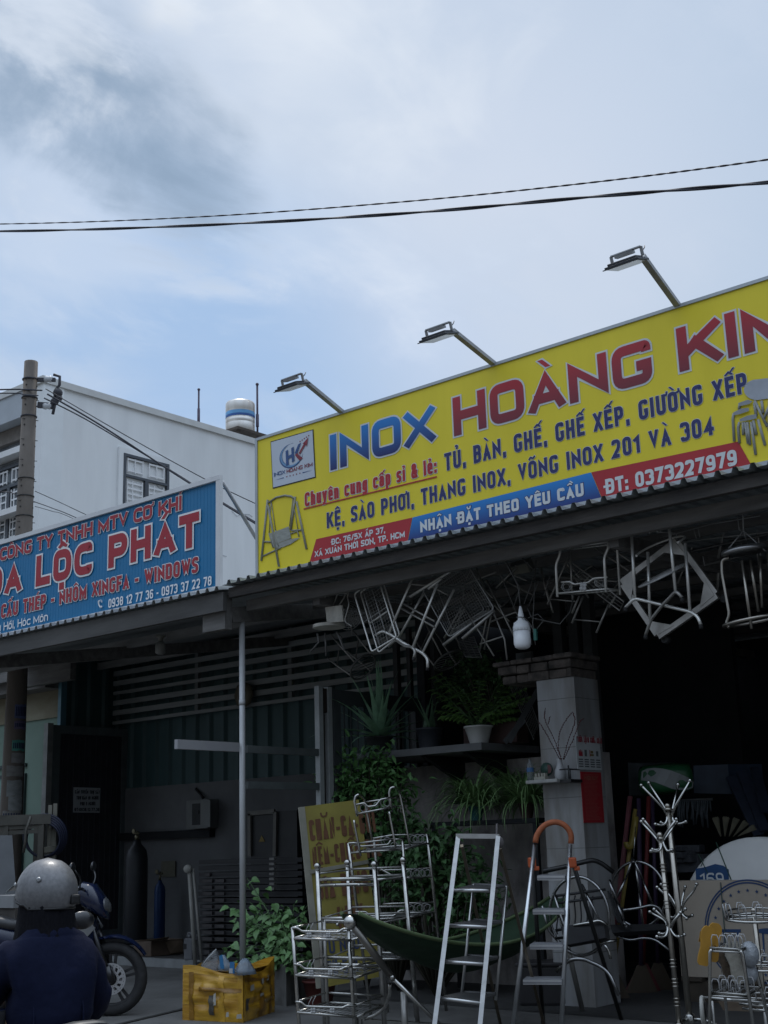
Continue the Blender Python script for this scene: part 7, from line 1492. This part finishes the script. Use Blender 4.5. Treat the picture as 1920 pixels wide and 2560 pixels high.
for side, rect, mm in ((0, (.02, .98, .86, .93), 0), (0, (.12, .2, .02, .88), 1), (0, (.62, .71, .0, .9), 0), (0, (.3, .98, .55, .63), 1), (0, (.02, .6, .30, .37), 0), (0, (.92, 1.0, .02, .98), 0), (1, (0, .09, .02, .96), 0), (1, (.02, .98, .72, .80), 1), (1, (.45, .55, .02, .9), 1), (1, (.1, .98, .25, .33), 0), (1, (.78, .86, .02, .95), 1)):
    mb = MB(); a, b = ((A1, A0), (A0, A2))[side]; wall(mb, a, b, R, 0, rect, .004+.0012*mm, (14, 10)); obj('tape_strip', mb, (mat('tape_light', (.56, .31, .03), .22, 0, .35, 9, bump=.5, bscale=14, coat=.3), mat('tape_dark', (.30, .145, .014), .3, 0, .45, 8, bump=.6, bscale=12))[mm], t)
mb = MB(); wall(mb, A1, A0, R, 0, (.47, .56, .12, .48), .0075, (6, 10)); wall(mb, A0, A2, R, 0, (.05, .13, .2, .42), .0075, (5, 6)); obj('torn_patch', mb, mat('torn_grey', (.10, .09, .075), .9, 0, .6, 20, bump=.6), t)
mb = MB()
for u, v, w, h_, side in ((.76, .10, .05, .05, 0), (.93, .08, .09, .045, 0), (.55, .3, .05, .12, 0), (.1, .55, .12, .06, 1), (.45, .62, .07, .06, 1), (.62, .66, .06, .05, 1), (.4, .4, .12, .03, 1)):
    a, b = ((A1, A0), (A0, A2))[side]; d = b-a; n = V((d.y, -d.x, 0)).normalized(); q = lambda uu, vv: a+d*uu+V((0, 0, hB*vv))+n*.034; mb.face([q(u, v), q(u+w, v+.01), q(u+w*.9, v+h_*2), q(u+.01, v+h_*1.7)])
obj('foam_patch', mb, mat('foam_patch', (.40, .39, .35), .8, 0, .3, 20), t)
fx8 = lambda px, py, d: at(px, py, y=7.55+d); M_bag = mat('bag_film', (.15, .16, .17), .2, 0, .35, 9, bump=.5, bscale=20, trans=.4)
c = fx8(535, 2425, 0); t = thing('plastic_bag', 'grey peaked plastic bag sticking up from the taped box', 'plastic bag', c); mb = MB(); mb.lathe([(.15, 0), (.145, .03), (.09, .10), (.045, .155), (.006, .20)], c-V((0, 0, .04)), (.06, 0, 1), 18, wob=lambda a, hh: 1+.14*math.sin(a*3+hh*14)+.06*math.sin(a*7)); obj('film', mb, M_bag, t); mb = MB(); mb.tube([fx8(502, 2418, -.1), fx8(520, 2395, -.08), fx8(541, 2373, -.02)], .006, 5); obj('rim_stick', mb, mat('stick_white', (.4, .42, .42), .4), t)
c = fx8(566, 2425, -.05); t = thing('plastic_bag', 'pale bag with a bright blue print in the taped box', 'plastic bag', c); mb = MB(); mb.lathe([(.06, 0), (.055, .05), (.03, .1), (.01, .14)], c-V((0, 0, .02)), (-.25, 0, 1), 12, wob=lambda a, hh: 1+.2*math.sin(a*3+hh*20)); obj('film', mb, mat('film_pale', (.22, .28, .34), .25, 0, .3, 20, bump=.5, trans=.3), t); mb = MB(); mb.prism([fx8(549, 2390, -.17), fx8(556, 2386, -.17), fx8(561, 2422, -.17), fx8(552, 2422, -.17)], (0, -.005, 0)); obj('print_patch', mb, mat('patch_blue', (.03, .17, .36), .4), t)
c = fx8(612, 2432, -.25); t = thing('plastic_bag', 'clear bag holding a small blue and white packet in the taped box', 'plastic bag', c); mb = MB(); mb.lathe([(.085, 0), (.08, .03), (.05, .085), (.02, .115)], c-V((0, 0, .01)), (0, 0, 1), 14, wob=lambda a, hh: 1+.16*math.sin(a*4+hh*25)); obj('film', mb, mat('film_pale', (.3, .36, .42)), t); mb = MB(); q = c+V((-.035, -.1, .045)); mb.box(q, (.035, .015, .085), .5); obj('packet', mb, mat('packet_blue', (.03, .16, .36), .4), t); mb = MB(); mb.box(q+V((-.003, -.010, -.022)), (.028, .012, .035), .5); obj('packet_label', mb, mat('packet_white', (.42, .44, .45), .5), t)
a, b, c = at(716, 2516, z=0), at(688, 2512, z=0), at(770, 2497, z=0); t = thing('foam_planter', 'scuffed white foam planter box beside the taped box', 'planter', (b+c)/2)
d = c+b-a; hP = .33; mb = MB(); P4 = [b, a, c, d]; mb.prism([q for q in P4], (0, 0, hP)); obj('planter_body', mb, mat('foam_dirty', (.27, .27, .26), .8, 0, .6, 7, col2=(.10, .095, .085), bump=.3, stretch=(1, 1, .5)), t); mb = MB(); cm = (b+c)/2; mb.face([cm+(q-cm)*.9+V((0, 0, hP+.003)) for q in P4]); obj('soil', mb, mat('soil', (.03, .024, .018), .95), t)
t = thing('leafy_plant', 'bushy plant with broad heart shaped leaves growing from the foam planter', 'plant', cm+V((0, 0, hP)))
R = random.Random(77); mb = MB(); sm = MB(); base = cm+V((0, 0, hP)); yP = cm.y
tips = [(618, 2195, 0), (625, 2255, 0), (605, 2290, .1), (580, 2270, -.1), (585, 2300, 0), (650, 2275, 0), (690, 2265, .1), (735, 2260, .2), (780, 2250, .2), (765, 2275, .1), (720, 2300, -.1), (670, 2320, -.15), (700, 2350, -.2), (640, 2340, -.1), (610, 2370, -.2), (575, 2375, -.35), (592, 2395, -.4), (640, 2400, -.35), (690, 2395, -.3), (740, 2380, -.2), (760, 2340, 0), (775, 2400, 0), (660, 2290, .2), (710, 2280, .25), (745, 2430, -.25), (670, 2425, -.4), (720, 2410, -.3), (600, 2330, -.2), (630, 2310, .1)]
for px, py, dd in tips:
    e = at(px, py, y=yP+dd); mid = base*.55+e*.45+V((R.uniform(-.05, .05), R.uniform(-.08, .02), .08)); sm.tube([base+V((R.uniform(-.1, .1), R.uniform(-.1, .1), 0)), mid, e], [.008, .006, .003], 5)
    for k in range(13):
        u = R.uniform(.45, 1.03); q = base*(1-u)**2+mid*2*u*(1-u)+e*u*u+V((R.gauss(0, .035), R.gauss(0, .04), R.gauss(0, .03))); an = R.uniform(0, 6.28); leaf(mb, q, (math.cos(an), math.sin(an), R.uniform(-.7, .1)), (R.uniform(-.3, .5), R.uniform(-1, -.1), .9), R.uniform(.055, .105), R.uniform(.05, .08), .3, 4)
obj('foliage', mb, green('heart', (.075, .115, .055), .4), t); obj('stem', sm, green('stem', (.05, .075, .03)), t)
c = at(800, 2512, z=0); t = thing('red_pot', 'dull red plant pot on the ground behind the low rack', 'pot', c); pot('pot', c, .10, .14, .2, mat('pot_red', (.12, .028, .022), .7), t)
# metal trestle, hose, sheets at the left frame edge
zH = zp(0, 1960, .1808, atd); DT = 12.6
t = thing('trestle', 'rusty steel trestle table standing before the utility pole base', 'trestle', V((zH(300, 900, DT).x, zH(300, 900, DT).y, 0))); M_rs = mat('trestle_steel', (.10, .096, .082), .6, .4, .4, 5)
mb = MB(); mb.bar(zH(-400, 520, DT), zH(700, 482, DT), .06, .09); obj('top_beam', mb, M_rs, t)
for x in (90, 520, 580): mb = MB(); a = zH(x, 515, DT+(.3 if x == 520 else 0)); mb.bar(a, V((a.x, a.y, 0)), .05, .05, up=RT); obj('leg', mb, M_rs, t)
mb = MB()
for a, b in (((-100, 610), (560, 590)), ((-100, 690), (560, 650))): mb.bar(zH(*a, DT), zH(*b, DT), .03, .035)
mb.tube([zH(430, 450, DT-.2), zH(360, 640, DT-.2), zH(350, 800, DT-.2), zH(325, 950, DT-.2)], .012, 6); obj('cross_bar', mb, M_rs, t)
t = thing('steel_ladder', 'pale steel ladder like frame standing beside the trestle', 'ladder', V((zH(790, 1000, DT).x, zH(790, 1000, DT).y, 0)))
for x, y in ((700, 290), (770, 270), (745, 560)): mb = MB(); a = zH(x, y, DT+.1); mb.bar(a, V((a.x, a.y, 0)), .035, .035, up=RT); obj('upright', mb, mat('frame_cream', (.17, .165, .135), .6, .2, .3, 6), t)
mb = MB(); mb.bar(zH(600, 915, DT), zH(790, 885, DT+.1), .03, .05); mb.bar(zH(690, 590, DT+.05), zH(790, 580, DT+.1), .03, .04); obj('rung', mb, mat('frame_cream', (.17, .16, .13)), t)
mb = MB(); hc_ = zH(625, 720, DT+.1)
for k in range(5): mb.ring(hc_+V((.01*k, -.012*k, -.008*k)), .20-.011*k, .012, FW+V((0, 0, -.1))*k*.1, 34, 6)
solo('hose_coil', mb, mat('hose_blue', (.005, .009, .030), .45), 'coil of dark blue hose hung over the trestle end', 'hose')
t = MB(); t.prism([zH(-300, 715, DT-.4), zH(110, 710, DT-.4), zH(165, 1520, DT-.6), zH(-300, 1560, DT-.6)], (.02, .03, 0)); solo('steel_sheet', t, mat('sheet_grey', (.085, .09, .095), .5, .4, .35, 2), 'grey steel sheet leaning at the left frame edge behind the rider', 'steel sheet')
c = at(0, 2330, y=9.0); t = thing('board_stack', 'pale topped crate behind the parked motorbike at the left frame edge', 'crate', V((c.x-.3, 9.2, 0)))
a, b = zH(-500, 1930, 11.6), zH(205, 1900, 11.6); mb = MB(); zt_ = zH(100, 1720, 11.6).z; mb.b2((b.x-1.6, b.y, .0), (b.x, b.y+.5, zt_)); obj('crate_body', mb, mat('crate_brown', (.075, .066, .058), .8, 0, .4, 5), t); mb = MB(); mb.b2((b.x-1.62, b.y-.02, zt_+.001), (b.x+.0, b.y+.52, zt_+.10)); obj('crate_lid', mb, mat('lid_pale', (.22, .225, .23), .6, 0, .2, 4), t)

# ------------------------------------------------------------------ motorbikes and rider
M_tyre = mat('tyre', (.020, .020, .021), .8, 0, .3, 20, bump=.2); M_rim = mat('rim_black', (.035, .035, .037), .4, .4); M_disc = mat('disc_steel', (.52, .52, .53), .35, .9, .15, 10)
M_bb = mat('bike_blue', (.006, .012, .042), .25, 0, .2, 4, coat=.6); M_bk = mat('bike_black', (.014, .015, .018), .3, 0, .3, 5, coat=.3); M_bs = mat('bike_silver', (.34, .35, .36), .35, .5)
def wheel(root, x, r, disc):
    w = MB(); w.ring((x, 0, r), r-.045, .045, (0, 1, 0), 44, 10); wo = obj('wheel', w, M_tyre, root)
    w = MB(); w.ring((x, 0, r), r-.085, .016, (0, 1, 0), 40, 7); w.lathe([(.04, -.05), (.05, -.03), (.05, .03), (.04, .05)], (x, 0, r), (0, 1, 0), 16)
    for k in range(5):
        a = k*2*math.pi/5+.3; u = V((math.cos(a), 0, math.sin(a))); s = V((-u.z, 0, u.x))
        for sg in (-.012, .012): w.bar(V((x, 0, r))+u*.045+s*sg, V((x, 0, r))+u*(r-.08)+s*(sg*2.2), .022, .02, up=(0, 1, 0))
    obj('rim', w, M_rim, wo)
    if disc:
        w = MB(); n = 48; y = -.062; R0, R1 = .052, .125
        def P(a, rr, yy): return V((x+rr*math.cos(a), yy, r+rr*math.sin(a)))
        for k in range(n):
            a, b = 2*math.pi*k/n, 2*math.pi*(k+1)/n
            for r0, r1 in ((.112, R1), (.098, .108), (.062, .070), (R0, .058)): w.prism([P(a, r0, y), P(b, r0, y), P(b, r1, y), P(a, r1, y)], (0, .005, 0))
            if k % 4 < 2: w.prism([P(a, .070, y), P(b, .070, y), P(b+.12, .098, y), P(a+.12, .098, y)], (0, .005, 0))
            if k % 2: w.prism([P(a, .108, y), P(b, .108, y), P(b, .112, y), P(a, .112, y)], (0, .005, 0)); 
            if k % 2: w.prism([P(a, .058, y), P(b, .058, y), P(b, .062, y), P(a, .062, y)], (0, .005, 0))
        obj('brake_disc', w, M_disc, wo); w = MB(); w.lathe([(.022, -.085), (.026, -.07), (.02, -.05)], (x, 0, r), (0, 1, 0), 14); obj('axle_nut', w, M_bs, wo)
def loft(mb, secs, seg=14):
    """closed hull through sections (x, z, half width, half height, power)"""
    R = []
    for x, z, hw, hh, p in secs:
        R.append([mb.bm.verts.new((x, hw*math.copysign(abs(math.cos(a))**p, math.cos(a)), z+hh*math.copysign(abs(math.sin(a))**p, math.sin(a)))) for a in (2*math.pi*k/seg for k in range(seg))])
    for A, B in zip(R, R[1:]):
        for k in range(seg): f_ = mb.bm.faces.new((A[k], A[(k+1) % seg], B[(k+1) % seg], B[k])); f_.smooth = True
    mb.bm.faces.new(R[0][::-1]); mb.bm.faces.new(R[-1]); return mb
def make_bike(label):
    root = thing('motorbike', label, 'motorbike', (0, 0, 0), None); r = .292
    wheel(root, .64, r, True); wheel(root, -.62, r, False)
    m = MB(); 
    for y in (-.085, .085): m.rod((.64, y, r), (.44, y, .82), .022, 9); m.rod((.66, y, r-.02), (.62, y, r+.1), .03, 8)
    m.rod((.45, 0, .74), (.40, 0, .95), .03, 8); obj('fork', m, M_bk, root)
    m = MB(); m.grid(lambda u, v: V((.64+(r+.035)*math.cos(2.75-u*2.2), (v-.5)*.13*(1-.4*abs(u-.5)), r+(r+.035+.022*(1-(2*v-1)**2))*math.sin(2.75-u*2.2))), 20, 8); m.grid(lambda u, v: V((.64+(r+.028)*math.cos(2.75-u*2.2), (v-.5)*.125*(1-.4*abs(u-.5)), r+(r+.028+.022*(1-(2*v-1)**2))*math.sin(2.75-u*2.2))), 20, 8); obj('front_fender', m, M_bb, root)
    m = loft(MB(), ((.60, .80, .03, .04, .8), (.56, .86, .10, .09, .8), (.48, .93, .13, .12, .75), (.38, .97, .10, .10, .75), (.33, .98, .05, .05, .8))); h_ = obj('headlight_cowl', m, M_bb, root)
    m = loft(MB(), ((.615, .845, .02, .03, .9), (.585, .87, .075, .055, .9), (.55, .885, .085, .06, .9))); obj('headlight', m, mat('lamp_glass', (.10, .105, .11), .12), h_)
    m = loft(MB(), ((.50, .62, .11, .14, .7), (.40, .60, .19, .24, .7), (.28, .52, .19, .22, .7), (.12, .44, .13, .14, .8), (0, .42, .09, .08, .9))); obj('leg_shield', m, M_bb, root)
    m = MB()
    for y in (-1, 1): m.prism([(.52, .125*y, .70), (.42, .2*y, .82), (.36, .205*y, .74), (.30, .2*y, .50), (.36, .195*y, .52)], (0, .006*y, 0))
    obj('side_stripe', m, M_bs, root)
    m = loft(MB(), ((.25, .50, .06, .07, .8), (.05, .55, .08, .10, .8), (-.15, .60, .11, .13, .8), (-.40, .66, .14, .12, .8), (-.70, .74, .11, .08, .8), (-.92, .82, .05, .04, .8))); obj('body', m, M_bb, root)
    m = loft(MB(), ((.16, .70, .07, .03, .7), (.02, .73, .11, .045, .7), (-.2, .745, .13, .05, .7), (-.42, .785, .13, .05, .7), (-.64, .83, .11, .045, .7), (-.76, .85, .07, .025, .7))); obj('seat', m, mat('seat_vinyl', (.04, .04, .042), .45, 0, .3, 8), root)
    m = MB(); m.tube(fillet([(.36, -.34, 1.0), (.42, -.22, 1.02), (.40, 0, .99), (.42, .22, 1.02), (.36, .34, 1.0)], .06), .013, 8); hb = obj('handlebar', m, M_bk, root)
    for y in (-1, 1):
        m = MB(); m.rod((.385, .24*y, 1.012), (.345, .37*y, .998), .019, 10); obj('grip', m, M_rubber, hb)
        m = MB(); m.tube(fillet([(.40, .20*y, 1.02), (.42, .24*y, 1.10), (.38, .30*y, 1.17)], .04), .007, 6); m.ball((.37, .33*y, 1.19), .06, 12, 8, (.35, 1, .7)); obj('mirror', m, M_bk, hb)
    m = MB(); m.box((.1, 0, .33), (.32, .22, .2), bev=.04); m.lathe([(.07, 0), (.08, .02), (.07, .05)], (.12, -.11, .32), (0, -1, 0), 16); m.lathe([(.07, 0), (.08, .02), (.07, .05)], (.12, .11, .32), (0, 1, 0), 16); obj('engine', m, mat('engine_grey', (.14, .14, .145), .5, .6, .3, 8), root)
    m = MB(); m.tube(fillet([(.2, -.10, .25), (.0, -.13, .2), (-.2, -.15, .24), (-.4, -.16, .3)], .1), .02, 8); m.lathe([(.03, 0), (.05, .04), (.055, .4), (.04, .44)], (-.4, -.16, .3), (-1, 0, .28), 14); obj('exhaust', m, mat('exhaust_dark', (.06, .06, .062), .4, .7), root)
    m = MB()
    for y in (-.1, .1): m.bar((-.62, y, r), (.0, y, .34), .035, .05)
    m.rod((-.55, -.11, .34), (-.42, -.12, .68), .024, 8); m.rod((-.55, .11, .34), (-.42, .12, .68), .024, 8); obj('swing_arm', m, M_bk, root)
    m = MB(); m.rod((-.02, -.30, .27), (-.02, .30, .27), .012, 7); m.tube([(-.02, -.3, .27), (-.02, -.22, .27)], .02, 8); m.tube([(-.02, .22, .27), (-.02, .3, .27)], .02, 8); m.rod((-.05, .14, .24), (-.14, .27, .0), .011, 6); obj('footrest', m, M_bk, root)
    m = loft(MB(), ((-.90, .80, .05, .03, .8), (-.955, .80, .04, .02, .8))); obj('tail_lamp', m, mat('tail_red', (.22, .01, .012), .3), root)
    m = MB(); m.prism([(-.86, -.08, .72), (-.86, .08, .72), (-1.0, .07, .50), (-1.0, -.07, .50)], (-.006, 0, .0)); m.prism([(-.99, -.08, .64), (-.99, .08, .64), (-1.01, .08, .54), (-1.01, -.08, .54)], (-.004, 0, 0)); obj('rear_mudguard', m, M_bk, root); return root
bk = make_bike('parked blue and black motorbike with a drilled front brake disc, nose to the right')
wq = at(279, 2540, z=0); hd = rad(90-52); bk.rotation_euler = (0, 0, rad(38)); hv_ = V((math.cos(rad(38)), math.sin(rad(38)), 0)); bk.location = wq-hv_*.64
b2 = copy_tree(bk); b2['label'] = 'motorbike under the rider in the navy jacket, on the road'
RP = V((-4.62, 3.36, -.2))-V((RT.x, RT.y, 0))*.045; hr = rad(90+72); b2.rotation_euler = (0, 0, hr); fwd = V((math.cos(hr), math.sin(hr), 0)); lft = V((-fwd.y, fwd.x, 0)); b2.location = RP+fwd*.22
# skinned bodies
def skin(name, nodes, edges, m, parent, sub=2, smooth=True):
    me = bpy.data.meshes.new('tmp'); me.from_pydata([n[0] for n in nodes], edges, []); o = bpy.data.objects.new('tmp', me); COL.objects.link(o)
    mo = o.modifiers.new('s', 'SKIN'); mo.use_smooth_shade = True
    for i, n in enumerate(nodes): d = me.skin_vertices[0].data[i]; rr = n[1]; d.radius = rr if isinstance(rr, tuple) else (rr, rr); d.use_root = (i == 0)
    s = o.modifiers.new('b', 'SUBSURF'); s.levels = sub; s.render_levels = sub
    dg = bpy.context.evaluated_depsgraph_get(); dg.update(); m2 = bpy.data.meshes.new_from_object(o.evaluated_get(dg)); bpy.data.objects.remove(o); mb = MB(); mb.bm.from_mesh(m2)
    for f_ in mb.bm.faces: f_.smooth = True
    bpy.data.meshes.remove(m2); return obj(name, mb, m, parent)
def L_(x, y, z): return RP+fwd*x+lft*y+V((0, 0, z))       # local: forward, left, up from the road
rider = thing('person', 'rider seen from behind in a navy jacket and silver half helmet', 'person', RP+V((0, 0, .76)))
M_skin = mat('skin', (.30, .19, .13), .55, 0, .12, 8); hz = .81
N_ = [(L_(0, 0, hz), (.13, .11)), (L_(.01, 0, hz+.12), .125), (L_(.03, 0, hz+.24), .13), (L_(.055, 0, hz+.32), .07), (L_(.075, 0, hz+.385), .055), (L_(.085, 0, hz+.47), .09), (L_(.085, 0, hz+.54), .088)]
E_ = [(0, 1), (1, 2), (2, 3), (3, 4), (4, 5), (5, 6)]
for s in (1, -1):
    i = len(N_); N_ += [(L_(.05, .14*s, hz+.20), .045), (L_(.20, .25*s, hz+.06), .042), (L_(.50, .29*s, hz+.19), .03), (L_(.545, .30*s, hz+.2), (.036, .022))]; E_ += [(2, i), (i, i+1), (i+1, i+2), (i+2, i+3)]
    j = len(N_); N_ += [(L_(.06, .10*s, hz-.03), .095), (L_(.42, .16*s, hz-.07), .07), (L_(.22, .17*s, .40), .052), (L_(.20, .17*s, .32), .045), (L_(.33, .18*s, .30), .036)]; E_ += [(0, j), (j, j+1), (j+1, j+2), (j+2, j+3), (j+3, j+4)]
skin('body', N_, E_, M_skin, rider)
# jacket: torso and sleeves
N_ = [(L_(-.02, 0, hz-.05), (.19, .165)), (L_(0, 0, hz+.07), (.185, .16)), (L_(.015, 0, hz+.22), (.20, .155)), (L_(.03, 0, hz+.325), (.14, .11)), (L_(.06, 0, hz+.40), (.10, .095))]; E_ = [(0, 1), (1, 2), (2, 3), (3, 4)]
for s in (1, -1):
    i = len(N_); N_ += [(L_(.035, .16*s, hz+.275), .092), (L_(.10, .23*s, hz+.13), .085), (L_(.20, .255*s, hz+.02), .070), (L_(.36, .285*s, hz+.12), .058), (L_(.49, .29*s, hz+.185), .045)]; E_ += [(2, i), (i, i+1), (i+1, i+2), (i+2, i+3), (i+3, i+4)]
M_jk = mat('jacket_navy', (.007, .010, .030), .9, 0, .4, 5, bump=.5, bscale=10, spec=.12); jk = skin('jacket', N_, E_, M_jk, rider)
tx = bpy.data.textures.new('folds', 'CLOUDS'); tx.noise_scale = .11; dm = jk.modifiers.new('folds', 'DISPLACE'); dm.texture = tx; dm.strength = .035; dm.mid_level = .5
mb = MB(); mb.tube([L_(.03, .06, hz+.30), L_(-.05, .09, hz+.22), L_(-.125, .10, hz+.08), L_(-.14, .1, hz-.1)], .004, 5); mb.tube([L_(.03, -.06, hz+.30), L_(-.06, -.10, hz+.2), L_(-.13, -.10, hz+.08), L_(-.14, -.1, hz-.1)], .004, 5); obj('seam', mb, M_jk, jk)
N_ = [(L_(0, 0, hz-.06), (.165, .13))]; E_ = []
for s in (1, -1): j = len(N_); N_ += [(L_(.10, .10*s, hz-.05), .10), (L_(.43, .165*s, hz-.075), .08), (L_(.23, .175*s, .42), .066), (L_(.20, .175*s, .34), .06)]; E_ += [(0, j), (j, j+1), (j+1, j+2), (j+2, j+3)]
skin('trousers', N_, E_, mat('trousers_black', (.02, .02, .024), .85), rider)
for s in (1, -1):
    m = MB(); c = L_(.29, .18*s, .305); m.box(c, (.25, .085, .05), hr, bev=.02); m.box(L_(.23, .18*s, .34), (.12, .08, .08), hr, bev=.03); obj('shoe', m, mat('shoe_dark', (.03, .028, .028), .6), rider)
    for k, (w, ln) in enumerate(((-.03, .085), (-.01, .095), (.011, .09), (.03, .075))):
        a = L_(.555, .30*s+w*1.0, hz+.205); skin('finger', [(a, .0095), (L_(.585, .30*s+w, hz+.205), .009), (L_(.60, .30*s+w, hz+.18), .0085), (L_(.585, .30*s+w, hz+.155), .0075)], [(0, 1), (1, 2), (2, 3)], M_skin, rider, 1)
    skin('thumb', [(L_(.53, (.30-.03)*s, hz+.19), .011), (L_(.555, (.30-.045)*s, hz+.165), .010), (L_(.585, (.30-.04)*s, hz+.15), .0085)], [(0, 1), (1, 2)], M_skin, rider, 1)
# head turned a little to the left; scarf, hair, face
ht = hr+rad(14); hf = V((math.cos(ht), math.sin(ht), 0)); hl = V((-hf.y, hf.x, 0)); HC = L_(.09, .0, hz+.505)
def H_(x, y, z): return HC+hf*x+hl*y+V((0, 0, z))
m = MB(); m.ball(H_(.10, 0, -.02), .017, 8, 6); m.tube([H_(.095, 0, .02), H_(.115, 0, -.025), H_(.10, 0, -.035)], [.008, .013, .008], 7); m.tube([H_(.085, -.025, -.065), H_(.095, 0, -.062), H_(.085, .025, -.065)], .006, 6); obj('nose_and_mouth', m, M_skin, rider)
for s in (1, -1):
    m = MB(); m.ball(H_(.08, .032*s, .01), .012, 8, 6); obj('eye', m, mat('eye_dark', (.03, .025, .02), .2), rider); m = MB(); m.ball(H_(.0, .088*s, -.02), .03, 8, 6, (.5, .35, 1)); obj('ear', m, M_skin, rider)
m = MB(); m.lathe([(.09, -.215), (.130, -.20), (.134, -.175), (.126, -.14), (.118, -.09), (.113, -.04), (.108, .0), (.098, .03)], HC-hf*.012, seg=48, wob=lambda a, z: 1+.03*math.sin(a*5+z*9)+.025*math.sin(a*13+z*14)+.02*math.sin(a*23-z*11)); obj('hair', m, mat('hair_black', (.006, .006, .009), .8, 0, .4, 30, spec=.12, stretch=(6, 6, 1), bump=.3), rider)
m = MB(); n_ = 34
def hel(u, v):
    a = 2*math.pi*u; fr = math.cos(a); low = -.045-.018*(fr < -.3)+.035*max(0, fr); e = low+(.142-low)*v; ph = math.asin(max(-1, min(1, (e)/.142))); rr = math.cos(ph)
    return H_(.138*fr*rr-.005, .125*math.sin(a)*rr, .02+e)
m.grid(hel, 40, 14); m.grid(lambda u, v: H_(0, 0, 0)+(hel(u, v)-H_(0, 0, 0))*.95, 40, 6); he = obj('helmet', m, mat('helmet_silver', (.17, .17, .175), .45, .35, .3, 60, coat=.12), rider)
m = MB(); m.tube([hel(u/40, 0) for u in range(40)], .006, 6, closed=True); obj('rim_strip', m, M_black, he)
m = MB(); m.grid(lambda u, v: H_((.138+.07*v)*math.cos((u-.5)*2.0), (.128+.02*v)*math.sin((u-.5)*2.0), .055-.03*v+.01*math.cos((u-.5)*3)), 16, 4); m.grid(lambda u, v: H_((.138+.07*v)*math.cos((u-.5)*2.0), (.128+.02*v)*math.sin((u-.5)*2.0), .05-.03*v+.01*math.cos((u-.5)*3)), 16, 4); obj('peak', m, M_bk, he)
m = MB()
for a, z in ((1.15, .055), (2.3, .075), (-1.15, .055)): c = H_(.135*math.cos(a), .122*math.sin(a), z); m.lathe([(.010, 0), (.011, .003), (.006, .008)], c, c-H_(0, 0, z), 12)
obj('snap', m, M_bs, he); m = MB(); m.box(H_(-.135, -.055, -.01), (.02, .045, .04), ht, bev=.008); obj('clip', m, M_black, he)
